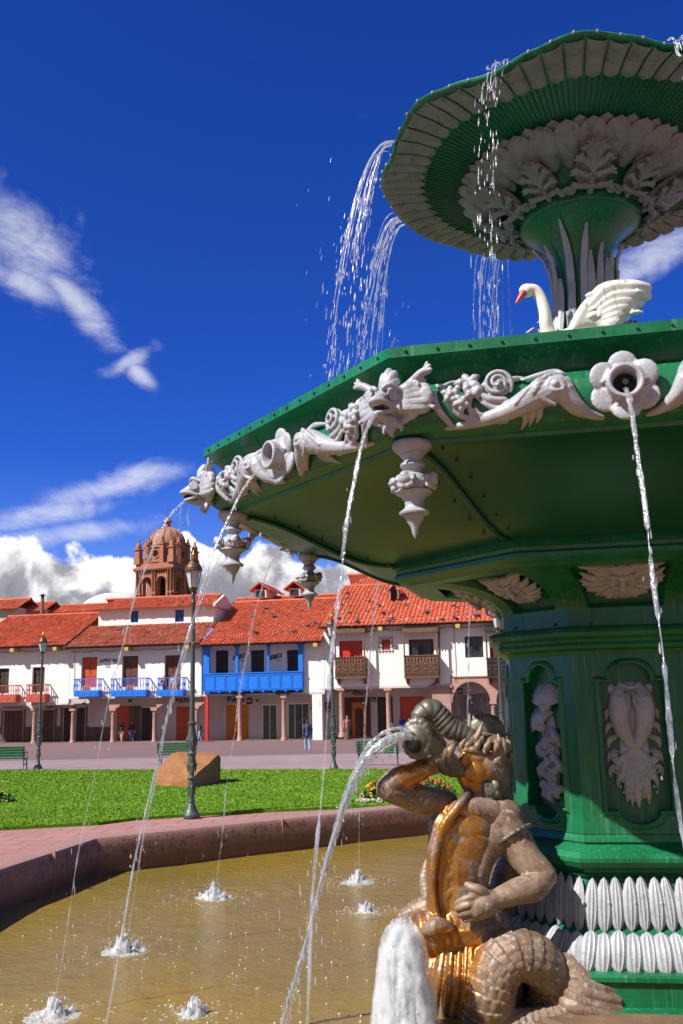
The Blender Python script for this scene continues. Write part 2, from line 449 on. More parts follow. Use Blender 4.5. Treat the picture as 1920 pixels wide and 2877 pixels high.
# ---- pedestal
PD = MB()
PD.rings([octring(r_, z, PC) for r_, z in ((1.2, 2.80), (1.37, 2.765), (1.39, 2.73), (1.37, 2.69), (1.31, 2.665), (1.30, 2.64), (1.315, 2.61), (1.29, 2.58), (1.23, 2.56), (1.20, 2.525), (1.10, 2.52))])
PD.rings([octring(r_, z, PC) for r_, z in ((1.10, 2.53), (1.085, .9))])      # core at recess depth
PD.rings([octring(r_, z, PC) for r_, z in ((1.10, .90), (1.195, .90), (1.215, .86), (1.22, .84), (1.20, .82), (1.25, .79), (1.33, .765), (1.37, .72), (1.37, .685), (1.34, .64), (1.25, .605), (1.24, .58), (1.26, .56), (1.22, .53), (1.22, .45))])
frames = MB()
def face_frame(k, r_=1.195):
    a = Vector((*PC(r_, k), 0)); b = Vector((*PC(r_, k+1), 0))
    mid = (a+b)/2; n = mid.normalized(); x = Vector((-n.y, n.x, 0))
    return mid, x, n, (a-b).length/2
def hole_outline(hw, lr, zt, zs, zb2, zb):
    """pointed panel: rectangle with a round lobe above and below (z: lobe top, upper shoulder, lower shoulder, lobe bottom)"""
    P = []
    for i in range(15):
        a = PI*i/14; P.append((lr*math.cos(a), zs+(zt-zs)*math.sin(a)))
    P += [(-lr-.03, zs), (-hw, zs)]
    for i in range(1, 12): P.append((-hw, lerp(zs, zb2, i/12)))
    P += [(-hw, zb2), (-lr-.03, zb2)]
    for i in range(15):
        a = PI+PI*i/14; P.append((lr*math.cos(a), zb2+(zb2-zb)*math.sin(a)))
    P += [(lr+.03, zb2), (hw, zb2)]
    for i in range(1, 12): P.append((hw, lerp(zb2, zs, i/12)))
    P += [(hw, zs), (lr+.03, zs)]
    return P
Z0, Z1 = .905, 2.525
panel_faces = []
for k in range(8):
    mid, x, n, hw = face_frame(k); wide = (k % 2 == 0)
    H = hole_outline(.29, .185, 2.44, 2.27, 1.11, .99) if wide else hole_outline(.215, .14, 2.44, 2.28, 1.12, 1.01)
    c = (0, (Z0+Z1)/2); hh = (Z1-Z0)/2
    pts = list(H)
    def outer(p):
        dx, dz = p[0]-c[0], p[1]-c[1]
        s_ = min(hw/abs(dx) if abs(dx) > 1e-9 else 1e9, hh/abs(dz) if abs(dz) > 1e-9 else 1e9)
        return (c[0]+dx*s_, c[1]+dz*s_)
    full = []
    for i, p in enumerate(pts):     # split where the rectangle's corner lies between two rays
        q = pts[(i+1) % len(pts)]; full.append(p)
        for cx_ in (-1, 1):
            for cz in (-1, 1):
                ca = math.atan2(cz*hh, cx_*hw)
                a0 = math.atan2(p[1]-c[1], p[0]); a1 = math.atan2(q[1]-c[1], q[0])
                d = (a1-a0+PI) % (2*PI)-PI; e = (ca-a0+PI) % (2*PI)-PI
                if 1e-4 < e < d-1e-4:
                    # intersect the ray with segment p-q
                    ux, uz = math.cos(ca), math.sin(ca); vx, vz = q[0]-p[0], q[1]-p[1]
                    den = ux*vz-uz*vx; t = ((p[0])*vz-(p[1]-c[1])*vx)/den
                    full.append((ux*t, c[1]+uz*t))
    taper = lambda p, dn: mid+x*p[0]+n*dn+Vector((0, 0, p[1]))
    inn = [taper(p, 0) for p in full]; deep = [taper(p, -.11) for p in full]; o_ = [taper(outer(p), 0) for p in full]
    PD.rings([o_, inn, deep])
    F1 = [taper((p[0]*1.0, p[1]), .0) for p in full]
    ctr = c
    def grow(p, g): 
        return (p[0]+g*(1 if p[0] > .02 else -1 if p[0] < -.02 else 0), p[1]+g*(1 if p[1] > c[1]+.4 else -1 if p[1] < c[1]-.4 else 0))
    frames.rings([[taper(grow(p, g), d_) for p in H] for g, d_ in ((0, -.02), (0, .022), (.015, .03), (.03, .022), (.045, .004), (.05, -.01))])
    panel_faces.append((mid, x, n, wide))
BV = MB()
for k in range(8):
    mid, x, n, hw = face_frame(k, 1.255)
    for s_ in (-.6, .6): BV.ball(mid+x*hw*s_+Vector((0, 0, 2.82)), .016, seg=8, rings=5)
PD.merge(BV); ped = PD.build('pedestal', M['green'], fountain, 25)
frames.build('panel_frames', M['green'], ped, 30)

# ---- petal skirt and base
SK = MB(); SK.rings([octring(r_, z, PC) for r_, z in ((1.22, .52), (1.26, .45), (1.33, .13), (1.37, .10), (1.50, -.12), (1.53, -.17), (1.62, -.18), (1.64, -.20), (1.64, -.235), (1.60, -.25), (1.60, -.44), (1.70, -.46), (1.70, -.5), (1.70, -.8))])
skirt = SK.build('base_plinth', M['green'], fountain, 25)
def petal(w_, h, th, pt_top=1.0, pt_bot=1.0, ridges=4):
    """a ribbed leaf: x across, z up from 0 to h, y outward"""
    b = MB(); rows = []; nz, nx = 14, 12
    for i in range(nz+1):
        t = i/nz
        prof_ = (math.sin(PI*t**(.92))**(.58 if pt_top > .5 else .42))
        if t > .6 and pt_top <= .5: prof_ = max(prof_, math.sqrt(max(0, 1-((t-.6)/.4)**2)))
        rows.append([Vector((w_/2*prof_*(2*j/nx-1), th*math.sqrt(max(0, 1-(2*j/nx-1)**2))*(.4+.6*math.sin(PI*t))+.006*math.cos(ridges*2*PI*j/nx)*prof_+.02*math.sin(PI*t), h*t)) for j in range(nx+1)])
    b.rings(rows, closed=False); return b
def petal_row(name, zb, rb, zt, rt, step, w_, h, th, top, label=None, pairs=False):
    b = MB()
    for k in range(8):
        A0, A1 = Vector((*PC(rb, k), zb)), Vector((*PC(rb, k+1), zb)); B0, B1 = Vector((*PC(rt, k), zt)), Vector((*PC(rt, k+1), zt))
        L = (A1-A0).length; n_ = max(2, round(L/step))
        for i in range(n_):
            q = (i+.5)/n_; A = A0.lerp(A1, q); B = B0.lerp(B1, q)
            z = (B-A).normalized(); x = (A0-A1).normalized(); y = z.cross(x)
            if y.dot(Vector((A.x, A.y, 0))) < 0: x = -x; y = -y
            p = petal(w_*(.92 if i % 2 else 1.04), h, th*(1 if i % 2 else 1.25), 1.0 if top else .4)
            j_ = rng.normal(0, .008, 2)
            mm = Matrix(((x.x, y.x, z.x, A.x), (x.y, y.y, z.y, A.y), (x.z, y.z, z.z, A.z+j_[0]), (0, 0, 0, 1)))
            b.merge(p.xf(mm @ Matrix.Rotation(j_[1]*3, 4, 'Y')))
            if top and i % 2:   # bud between two tall leaves
                c_ = A.lerp(B, .55)+y*(.045)+x*(w_*.5); b.ball(c_, (.018, .018, .022), seg=8, rings=6)
    return b.build(name, M['grey'], skirt, 50)
petal_row('tall_petals', .10, 1.35, .53, 1.265, .118, .148, .47, .032, True)
petal_row('short_petals', -.20, 1.545, .12, 1.39, .135, .172, .35, .036, False)
ST = MB(); ST.rings([octring(r_, z, PC) for r_, z in ((1.5, -.455), (1.98, -.47), (2.02, -.5), (2.02, -.9))])
M['ledge'] = paint('brown_stone', (.20, .12, .075), (.13, .08, .05), .55, 3, 1, .3, 18, c3=(.30, .20, .13), s3=9)
ST.build('stone_step', M['ledge'], fountain, 20)
SR = MB()           # slab that carries each merman
for k in (1, 3, 5, 7):
    mid, x, n, hw = face_frame(k, 1.9)
    p = [mid+x*a+n*d_ for a, d_ in ((-.75, -.5), (.75, -.5), (.85, .55), (.55, .95), (-.55, .95), (-.85, .55))]
    SR.prism([(v.x, v.y) for v in p], -.95, -.56)
SR.build('statue_slab', M['ledge'], fountain, 20)

# ---- ornaments on the rim (built once in face coordinates: x along, y up, z outward)
def face_matrix(k, r_, z):
    a = Vector((*OC(r_, k), 0)); b = Vector((*OC(r_, k+1), 0)); mid = (a+b)/2; n = mid.normalized(); x = Vector((-n.y, n.x, 0))
    return Matrix(((x.x, 0, n.x, mid.x), (x.y, 0, n.y, mid.y), (0, 1, 0, z), (0, 0, 0, 1)))
def corner_matrix(k, r_, z):
    n = Vector((*OC(1, k), 0)); x = Vector((-n.y, n.x, 0)); p = n*r_
    return Matrix(((x.x, 0, n.x, p.x), (x.y, 0, n.y, p.y), (0, 1, 0, z), (0, 0, 0, 1)))
def torus_z(y): return math.sqrt(max(.0, .165**2*(1-(y/.195)**2)))-.165
TORUS_R = 4.215
def garland():
    b = MB()
    def p(zx, zy, up=0.0):
        x = (zx-1240)/950; yc = 255+.092*(1240-zx); y = (yc-zy)/950*1.05
        return Vector((x, y, torus_z(max(-.19, min(.19, y)))+up))
    # dolphin: body, forehead, beak
    b.chain([p(60, 515), p(200, 492, .01), p(350, 458, .02), p(500, 410, .03), p(640, 345, .04), p(740, 300, .04), p(820, 280, .04), p(880, 320, .03)], [.014, .034, .052, .068, .092, .102, .104, .07], 18)
    b.chain([p(860, 300, .05), p(930, 375, .05), p(1010, 420, .04), p(1095, 432, .03)], [.08, .052, .036, .02], 12)
    b.chain([p(830, 330, .05), p(900, 400, .04), p(980, 432, .02)], [.04, .03, .012], 10)
    b.ball(p(800, 272, .145), (.026, .026, .022)); b.chain([p(752, 285, .128), p(780, 240, .138), p(830, 240, .138), p(858, 285, .125)], .018, 8); b.chain([p(752, 285, .128), p(790, 312, .140), p(845, 306, .135)], .012, 8)
    b.chain([p(700, 330, .13), p(735, 372, .125), p(790, 392, .115)], .016, 8); b.chain([p(862, 330, .115), p(930, 388, .10), p(1020, 424, .075)], .009, 7)
    for q in ((640, 420, -50), (690, 405, -40), (590, 440, -55)):
        b.chain([p(q[0], q[1]-30, .03), p(q[0]+5, q[1]+20, .02), p(q[0]-25, q[1]+62, .0)], [.03, .022, .006], 8)
    # dorsal ridges
    for dy, x0, x1 in ((0, 540, 850), (30, 580, 800), (-28, 620, 870), (58, 600, 760)):
        b.chain([p(x0, 345-.30*(x0-560)+dy+40, .112), p((x0+x1)/2, 245+dy, .135), p(x1, 205+dy, .08)], [.010, .019, .010], 6)
    b.chain([p(590, 205, .03), p(700, 175, .05), p(820, 150, .04), p(890, 230, .05), p(900, 300, .04)], [.01, .022, .03, .022, .012], 8)
    # tail leaves sweeping back
    for pts, r_ in (([(470, 470), (400, 470), (300, 440), (270, 405)], .026), ([(520, 370), (440, 400), (370, 390), (310, 360)], .026), ([(470, 345), (380, 345), (320, 315), (285, 295)], .030),
                    ([(260, 470), (160, 440), (110, 370), (15, 235)], .026), ([(100, 500), (20, 410), (0, 330), (5, 300)], .03), ([(280, 480), (230, 400), (250, 330), (260, 300)], .022), ([(110, 360), (60, 270), (110, 215), (190, 200)], .020)):
        b.chain([p(*q, .03) for q in pts], [r_*.7, r_, r_*.8, r_*.5], 8)
    # ivy leaf, blossoms, spiral rosette
    def lobes(cx_, cy_, n, a0, ln, w_, up=.04, sweep=2*PI):
        for i in range(n):
            a = a0+sweep*i/n; c_, d_ = math.cos(a), math.sin(a)
            b.chain([p(cx_, cy_, up), p(cx_+ln*.55*c_*950, cy_-ln*.55*d_*950, up+.022), p(cx_+ln*c_*950, cy_-ln*d_*950, up+.004)], [w_*.5, w_, w_*.25], 9)
            b.chain([p(cx_, cy_, up+w_*.7), p(cx_+ln*.8*c_*950, cy_-ln*.8*d_*950, up+w_*.75)], .005, 6)
    lobes(232, 222, 5, -.5, .105, .034, .035); lobes(255, 270, 3, -1.9, .09, .03, .03, 2.4)
    lobes(112, 322, 5, .3, .072, .026, .045); lobes(185, 378, 5, .9, .068, .026, .045)
    for cx_, cy_ in ((112, 322), (185, 378), (165, 280)): b.ball(p(cx_, cy_, .085), (.024, .024, .018))
    rc = p(428, 240, .03)
    for i in range(58):
        a = -.6+i*.235; rr_ = .100*(1-i/66)
        b.ball(rc+Vector((rr_*math.cos(a), rr_*math.sin(a), .022+.0010*i)), (.0195-.00012*i,)*3, seg=8, rings=6)
    b.ball(rc+Vector((0, 0, .0)), (.10, .10, .022))
    b.chain([p(500, 250, .03), p(530, 200, .04), p(590, 185, .03)], [.02, .022, .012], 8); b.chain([p(300, 300, .02), p(335, 240, .03), p(370, 190, .03)], [.012, .018, .01], 8)
    return b
gl = garland().sculpt('dolphin_garland', M['grey'], .0072, 1)
gmesh = gl.data
mir = MB(); mir.v = [(-v.co.x, v.co.y, v.co.z) for v in gmesh.vertices]; mir.f = [tuple(reversed(p.vertices)) for p in gmesh.polygons]
mmesh = mir.mesh('dolphin_garland', M['grey'], True)
gl.parent = fountain; gl.matrix_local = face_matrix(0, TORUS_R, 4.235)
for k in range(8):
    if k: o = link('dolphin_garland', gmesh, fountain); o.matrix_local = face_matrix(k, TORUS_R, 4.235)
    o = link('dolphin_garland', mmesh, fountain); o.matrix_local = face_matrix(k, TORUS_R, 4.235)
def flower():
    b = MB()
    for i in range(6):
        a = PI/2+i*PI/3; c_ = Vector((.155*math.cos(a), .155*math.sin(a), .03+.02*(i % 2)))
        rot = Matrix.Rotation(a, 3, 'Z') @ Matrix.Rotation(-.25, 3, 'Y')
        b.ball(c_, (.10, .105, .032), rot)
        b.chain([c_+Vector((-.05*math.sin(a)*s_-.02*math.cos(a), .05*math.cos(a)*s_-.02*math.sin(a), .035)) for s_ in (-1, 0, 1)], .012, 6)
    # trumpet
    for i in range(28):
        a = 2*PI*i/28; 
        b.chain([Vector((.105*math.cos(a), .105*math.sin(a), .02)), Vector((.10*math.cos(a), .10*math.sin(a), .11)), Vector((.108*math.cos(a), .108*math.sin(a), .165))], [.026, .024, .02], 6)
    b.ball((0, 0, .03), (.10, .10, .03))
    return b
fl = flower().sculpt('flower_spout', M['grey'], .0085, 2, fountain)
hub = MB().lathe([(.0, .065), (.085, .066), (.085, .10)], 20).tube([(0, 0, .06), (0, 0, .14)], .02, 10)
hb = hub.build('spout_hole', M['dark'], fl, 30)
fl.matrix_local = face_matrix(0, TORUS_R-.005, 4.235)
for k in range(1, 8):
    o = link('flower_spout', fl.data, fountain); o.matrix_local = face_matrix(k, TORUS_R-.005, 4.235)
    link('spout_hole', hb.data, o)
def gargoyle():
    """dolphin-fish head: x across, y up, z outward"""
    b = MB()
    b.ball((0, .02, .07), (.16, .16, .17)); b.ball((0, .07, .12), (.125, .10, .14))
    for s_ in (-1, 1): b.ball((s_*.24, .045, .05), (.19, .15, .055)); b.ball((s_*.17, -.06, .06), (.13, .11, .06))
    b.chain([(0, .05, .18), (0, .0, .27), (0, -.03, .33)], [.09, .072, .055], 14)
    # beaked upper lip, lower jaw, mouth corners
    b.chain([(-.10, -.075, .20), (-.065, -.035, .32), (0, -.028, .365), (.065, -.035, .32), (.10, -.075, .20)], [.022, .03, .034, .03, .022], 10)
    b.chain([(-.085, -.10, .20), (-.05, -.13, .30), (0, -.14, .33), (.05, -.13, .30), (.085, -.10, .20)], [.02, .022, .026, .022, .02], 10)
    b.chain([(0, -.12, .05), (0, -.15, .17), (0, -.15, .27)], [.08, .055, .03], 12)
    for s_ in (-1, 1):
        # spiral eye and brow
        for i in range(30):
            a = i*.40; r_ = .062*(1-i/34); b.ball((s_*(.118-.35*r_*math.cos(a)), .035+r_*math.sin(a), .235+r_*math.cos(a)*.8), (.0135,)*3, seg=7, rings=5)
        b.chain([(s_*.04, .105, .275), (s_*.10, .135, .25), (s_*.16, .09, .17)], [.022, .028, .018], 8)
        # gill leaves sweeping back along the rim
        for j, (y0, y1, ln, tip) in enumerate(((.11, .17, .30, .03), (.07, .11, .36, .03), (.02, .05, .40, .03), (-.03, -.02, .42, .028), (-.08, -.08, .38, .022))):
            b.chain([(s_*.10, y0*.7, .12), (s_*.20, (y0+y1)/2*.9, .10), (s_*(.12+ln*.55), y1*.95, .045), (s_*(.10+ln*.72), y1*1.02+.02, .03)], [.06, .062, .050, tip], 10)
        b.chain([(s_*.12, .12, .10), (s_*.22, .18, .085), (s_*.33, .25, .075), (s_*.40, .27, .06)], [.036, .04, .040, .034], 9)
        for da in (-.5, 0, .5): b.chain([(s_*.36, .26, .075), (s_*(.36+.085*math.cos(.5+da)), .26+.085*math.sin(.5+da), .085)], [.03, .016], 8)
        for i in range(12):
            a = i*.55; r_ = .045*(1-i/15); b.ball((s_*(.27+r_*math.cos(a)), .135+r_*math.sin(a), .105), (.014,)*3, seg=7, rings=5)
        for i in range(5): b.ball((s_*(.28+.035*i), -.03-.012*i, .06-.006*i), (.026, .022, .022))
        b.chain([(s_*.08, -.16, .06), (s_*.15, -.16, .08), (s_*.20, -.10, .07)], [.03, .03, .02], 8)
    # crest
    for a, ln in ((-.62, .13), (-.3, .19), (0, .215), (.3, .19), (.62, .13)):
        b.chain([(.03*math.sin(a), .11, .15), (math.sin(a)*ln*.6, .11+ln*.6*math.cos(a), .15), (math.sin(a)*ln, .10+ln*math.cos(a), .12)], [.06, .056, .040], 9)
    # chin leaf
    b.chain([(0, -.15, .12), (0, -.21, .11), (0, -.26, .13), (0, -.30, .10)], [.055, .05, .035, .014], 9)
    for s_ in (-1, 1): b.chain([(s_*.03, -.17, .10), (s_*.09, -.22, .09), (s_*.10, -.26, .10)], [.035, .03, .012], 8)
    return b
gh = gargoyle().sculpt('dolphin_head', M['grey'], .0085, 1, fountain)
mo = MB().ball((0, -.085, .29), (.045, .035, .06), seg=12, rings=8); mo = mo.build('mouth', M['dark'], gh, True)
GS = Matrix.Diagonal((.74, .78, .88, 1))
gh.matrix_local = corner_matrix(0, 4.14, 4.25) @ GS
for k in range(1, 8):
    o = link('dolphin_head', gh.data, fountain); o.matrix_local = corner_matrix(k, 4.14, 4.25) @ GS
    link('mouth', mo.data, o)

# ---- pendants under the corners
PT = MB().lathe([(.0, .02), (.15, .02), (.165, .0), (.165, -.03), (.15, -.05), (.125, -.075), (.105, -.085), (.105, -.095), (.075, -.13), (.072, -.15), (.095, -.165), (.105, -.185), (.095, -.205), (.075, -.215), (.07, -.225),
                 (.066, -.25), (.10, -.27), (.135, -.31), (.14, -.345), (.125, -.385), (.115, -.40), (.15, -.405), (.155, -.415), (.14, -.43), (.10, -.455), (.078, -.49), (.072, -.525), (.082, -.55), (.115, -.575), (.125, -.585), (.12, -.60), (.08, -.605),
                 (.078, -.625), (.06, -.665), (.035, -.70), (.032, -.715), (.03, -.72), (.022, -.76), (.004, -.80), (0, -.80)], 28)
pend = PT.build('pendant', M['grey'], fountain, 40)
AC = MB()
for i in range(4):
    a = i*PI/2+.3
    def q(rad, da, z): return (rad*math.cos(a+da), rad*math.sin(a+da), z)
    AC.ball(q(.15, 0, -.325), (.065, .065, .055)); AC.ball(q(.175, 0, -.30), (.04, .04, .04))
    for s_ in (-1, 1):
        AC.ball(q(.155, s_*.36, -.315), (.036,)*3); AC.ball(q(.16, s_*.30, -.37), (.03,)*3); AC.ball(q(.17, s_*.15, -.385), (.024,)*3)
        for j in range(9): AC.ball(q(.168+.004*j, s_*(.40+.09*math.cos(j*.7)*(1-j/12)), -.325+.03*math.sin(j*.7)*(1-j/12)), (.011,)*3, seg=7, rings=5)
    AC.chain([q(.17, 0, -.28), q(.185, 0, -.33), q(.165, 0, -.395)], [.016, .02, .012], 8)
ac = AC.sculpt('acanthus_knobs', M['grey'], .008, 2, pend)
PSC = Matrix.Diagonal((.90, .90, .88, 1))
pend.matrix_local = Matrix.Translation((*OC(3.96, 0), 4.01)) @ PSC
for k in range(1, 8):
    o = link('pendant', pend.data, fountain); o.matrix_local = Matrix.Translation((*OC(3.96, k), 4.01)) @ Matrix.Rotation(-k*PI/4, 4, 'Z') @ PSC
    link('acanthus_knobs', ac.data, o)

# ---- reliefs on the pedestal (x across, y up, z outward; origin at panel centre)
def fish_relief():
    b = MB()
    for s_ in (-1, 1):
        b.chain([(s_*.10, .49, .03), (s_*.115, .40, .045), (s_*.12, .28, .05), (s_*.095, .12, .045), (s_*.03, -.02, .045), (-s_*.06, -.11, .04), (-s_*.14, -.17, .04), (-s_*.17, -.27, .03)], [.04, .082, .095, .08, .05, .032, .026, .012], 14)
        b.ball((s_*.12, .40, .105), (.034, .036, .02)); b.ball((s_*.12, .40, .125), (.016,)*3)
        b.chain([(s_*.03, .45, .06), (s_*.02, .36, .09), (s_*.05, .27, .10)], [.01, .014, .008], 7)
        b.ball((s_*.155, .46, .03), (.045, .075, .02), Matrix.Rotation(-s_*.5, 3, 'Z'))
        for j in range(5):   # side leaves and shells
            y0 = .30-.13*j
            b.chain([(s_*.17, y0, .0), (s_*.225, y0-.03, .02), (s_*.235+s_*.012*(j % 2), y0-.10, .015)], [.03, .035, .008], 8)
        for j in range(4):
            b.ball((s_*(.19-.02*j), -.12-.055*j, .03), (.04, .03, .025))
            for m_ in range(3): b.ball((s_*(.17+.02*m_), -.14-.05*j+.015*m_, .055), (.013,)*3, seg=7, rings=5)
    b.ball((0, .50, .02), (.11, .05, .03)); b.chain([(-.09, .53, .03), (0, .49, .06), (.09, .53, .03)], .022, 8)
    for x0, y1, w_ in ((0, -.60, .04), (-.09, -.55, .035), (.09, -.57, .035), (-.16, -.42, .03), (.17, -.43, .03), (.05, -.52, .03), (-.05, -.58, .03)):
        b.chain([(x0*.5, -.12, .04), (x0*.85, -.30, .06), (x0*1.0, y1*.8, .045), (x0*1.1, y1, .02)], [.03, w_*1.15, w_, .006], 9)
        for j in range(5): b.ball((x0*.9+.012*(-1)**j, -.25-.05*j, .085), (.013, .02, .012), seg=7, rings=5)
    b.ball((0, -.1, .02), (.14, .28, .035)); b.ball((0, .2, .01), (.15, .28, .03)); b.ball((0, -.35, .01), (.10, .2, .03))
    return b
def shell_relief():
    b = MB()
    for cx_, cy_, rad, rot in ((.0, .36, .19, 0), (-.07, .17, .155, .6)):
        for i in range(11):
            a = PI/2+rot+(i-5)*.27
            e_ = Vector((cx_+rad*math.cos(a), cy_+rad*math.sin(a)*1.05, .02))
            b.chain([(cx_, cy_-.03, .06), (cx_*.5+e_.x*.5, cy_*.5+e_.y*.5, .075), e_], [.016, .024, .024], 8)
        b.ball((cx_, cy_-.02, .06), (.07, .045, .045))
    for j in range(16):
        a = j*2.4; r_ = .05+.006*j; y0 = .05-.036*j
        b.ball((r_*math.cos(a)*.9, y0, .045), (.055, .04, .034), Matrix.Rotation(a, 3, 'Z'))
        b.chain([(-.05*math.cos(a), y0+.05, .06), (.04*math.sin(a), y0, .085), (.09*math.cos(a), y0-.04, .06)], [.008, .016, .01], 7)
    for x0 in (-.08, 0, .08): b.chain([(x0*.5, -.38, .04), (x0, -.48, .06), (x0*1.1, -.56+abs(x0)*.8, .03)], [.03, .034, .01], 8)
    for x0, y0 in ((-.12, -.05), (.12, .05), (.13, -.2), (-.12, -.25)): b.chain([(x0*.3, y0+.08, .03), (x0, y0, .05), (x0*1.2, y0-.1, .02)], [.03, .04, .008], 8)
    b.ball((0, -.1, .01), (.10, .42, .03))
    return b
def mask_relief():
    b = MB()
    b.ball((0, .05, .02), (.15, .20, .07)); b.chain([(0, .14, .09), (0, .06, .115), (0, -.0, .13)], [.022, .026, .034], 9)
    for s_ in (-1, 1):
        b.chain([(s_*.02, .13, .09), (s_*.08, .155, .085), (s_*.15, .12, .05)], [.022, .024, .014], 8)
        b.ball((s_*.075, .095, .075), (.03, .02, .02)); b.ball((s_*.075, .03, .07), (.045, .04, .035))
        b.chain([(s_*.01, -.045, .10), (s_*.06, -.055, .085), (s_*.09, -.035, .06)], [.014, .014, .008], 7)
        for j in range(7):
            a = .6-j*.38
            b.chain([(s_*.12*math.cos(a), .04+.16*math.sin(a), .03), (s_*.24*math.cos(a), .05+.25*math.sin(a), .05), (s_*(.34*math.cos(a)+.02), .06+.33*math.sin(a)+.03, .02)], [.036, .044, .012], 9)
            for m_ in range(9):
                t = m_*.75; r_ = .036*(1-m_/11); b.ball((s_*(.30*math.cos(a)+r_*math.cos(t)), .05+.30*math.sin(a)+r_*math.sin(t), .055), (.013,)*3, seg=7, rings=5)
        b.chain([(s_*.10, .22, .02), (s_*.22, .27, .04), (s_*.36, .26, .01)], [.04, .05, .02], 8)
    for j in (-2, -1, 0, 1, 2): b.chain([(j*.03, -.08, .06), (j*.055, -.18, .075), (j*.075, -.29+.03*abs(j), .03)], [.03, .034, .012], 8)
    return b
fr = fish_relief().sculpt('fish_relief', M['grey'], .0065, 1)
sh = shell_relief().sculpt('shell_relief', M['grey'], .0065, 1)
mk = mask_relief().sculpt('mask_relief', M['grey'], .007, 1)
first = {}
for k in range(8):
    mid, x, n, wide = panel_faces[k]
    src = fr if wide else sh
    o = src if src.name not in first else link(src.name.split('.')[0], src.data)
    first[src.name] = 1; o.parent = ped
    p = mid-n*.10; zc = 1.72 if wide else 1.70
    o.matrix_local = Matrix(((x.x, 0, n.x, p.x), (x.y, 0, n.y, p.y), (0, 1, 0, zc), (0, 0, 0, 1)))
    # grotesque masks lie on the curved recess of the cove
    o = mk if k == 0 else link('mask_relief', mk.data)
    o.parent = cv
    t = R(43); P0 = cove(k, .5, t, .06); P1 = cove(k, .5, t+.05, .06)
    y = (P1-P0).normalized(); xx = Vector((-n.y, n.x, 0)); zz = xx.cross(y)
    sc_ = 1.06 if wide else .86
    o.matrix_local = Matrix(((xx.x*sc_, y.x*sc_*1.0, zz.x, P0.x), (xx.y*sc_, y.y*sc_*1.0, zz.y, P0.y), (xx.z, y.z*sc_*1.0, zz.z, P0.z), (0, 0, 0, 1)))

# ---- stem and upper basin
SM = MB().lathe([(1.25, 4.40), (1.20, 4.7), (.95, 4.95), (.72, 5.2), (.55, 5.5), (.42, 5.85), (.34, 6.2), (.29, 6.55), (.28, 6.75), (.31, 6.95), (.38, 7.12), (.49, 7.27), (.60, 7.37), (.645, 7.40), (.67, 7.40), (.68, 7.43), (.68, 7.50), (.66, 7.53), (.6, 7.6)], 48)
stem = SM.build('stem', M['green'], fountain, 30)
def reed(a, r0, z0, r1, z1, w_, curl=0.0, bend=0.0):
    """one flat blade hugging the stem and leaving it towards the tip"""
    b = MB(); rows = []; n_ = 14
    for i in range(n_+1):
        t = i/n_; zz = lerp(z0, z1, t)
        base = np.interp(zz, [4.4, 4.95, 5.2, 5.5, 5.85, 6.2, 6.55, 6.95, 7.12, 7.27, 7.4], [1.25, .95, .72, .55, .42, .34, .29, .31, .38, .49, .62])
        rad = base+.035+(r1)*t**3+curl*max(0, t-.55)**2
        if curl and t > .8: zz -= curl*(t-.8)**2*6
        wd = w_*(1-.25*t)*(1 if t < .8 else math.sqrt(max(.02, 1-((t-.8)/.21)**2)))
        aa = a+bend*t*t
        er = Vector((math.cos(aa), math.sin(aa), 0)); et = Vector((-er.y, er.x, 0))
        rows.append([er*(rad+dr)+et*(wd*q)+Vector((0, 0, zz)) for q, dr in ((-.5, 0), (-.25, .022), (0, .012), (.25, .022), (.5, 0), (.25, -.02), (-.25, -.02))])
    b.rings(rows, capa=True, capb=True); return b
RD = MB()
i_ = 0
for i in range(24):
    a = 2*PI*i/24+rng.normal(0, .05); tall = i % 2
    RD.merge(reed(a, 0, 4.7+rng.uniform(0, .3), .02+.03*rng.random(), 7.32-.0*tall-.35*rng.random() if tall else 6.5+.5*rng.random(), .115, 0, rng.normal(0, .10)))
for i in range(16):
    a = 2*PI*i/16+rng.normal(0, .1)
    RD.merge(reed(a, 0, 5.0, .06+.08*rng.random(), 6.2+.5*rng.random(), .10, .55+rng.random()*.9, rng.normal(0, .25)))
RD.build('reed_leaves', M['grey'], stem, 40)
UP = MB().lathe([(.55, 7.42), (.72, 7.55), (.82, 7.72), (.95, 7.80), (1.15, 7.90), (1.40, 8.02), (1.72, 8.10), (2.0, 8.135), (2.20, 8.13), (2.235, 8.15), (2.245, 8.17), (2.235, 8.19), (2.18, 8.19), (1.9, 8.17), (.2, 8.0)], 128)
def lobed(b):      # the rim waves gently, dipping where the water spills over
    out = []
    for x, y, z in b.v:
        rad = math.hypot(x, y); w_ = (rad/2.24)**5; c_ = math.cos(8*(math.atan2(y, x)-PHI)); d_ = c_*abs(c_)**.6
        f_ = 1-.018*w_*d_; out.append((x*f_, y*f_, z-.055*w_*d_))
    b.v = out
lobed(UP)
upper = UP.build('upper_basin', M['green'], fountain, 35)
TG = MB()      # grey tongues under the rim
nT = 66
for i in range(nT):
    a = 2*PI*i/nT; rows = []
    for j in range(17):
        t = j/16; rad = lerp(1.75, 2.215, t); z = np.interp(rad, [1.40, 1.72, 2.0, 2.2, 2.235], [8.02, 8.10, 8.135, 8.13, 8.15])
        wd = (2*PI*rad/nT)*.445*(math.sqrt(max(.05, 1-(1-t*8)**2)) if t < .125 else 1)
        er = Vector((math.cos(a), math.sin(a), 0)); et = Vector((-er.y, er.x, 0))
        rows.append([er*rad+et*(wd*q)+Vector((0, 0, z-.012-.030*math.sqrt(max(0, 1-q*q))*min(1, .25+t*5))) for q in (-1, -.75, -.4, 0, .4, .75, 1)])
    TG.rings(rows, closed=False)
    TG.ball((2.245*math.cos(a), 2.245*math.sin(a), 8.17), (.017, .017, .022), seg=8, rings=5)
lobed(TG)
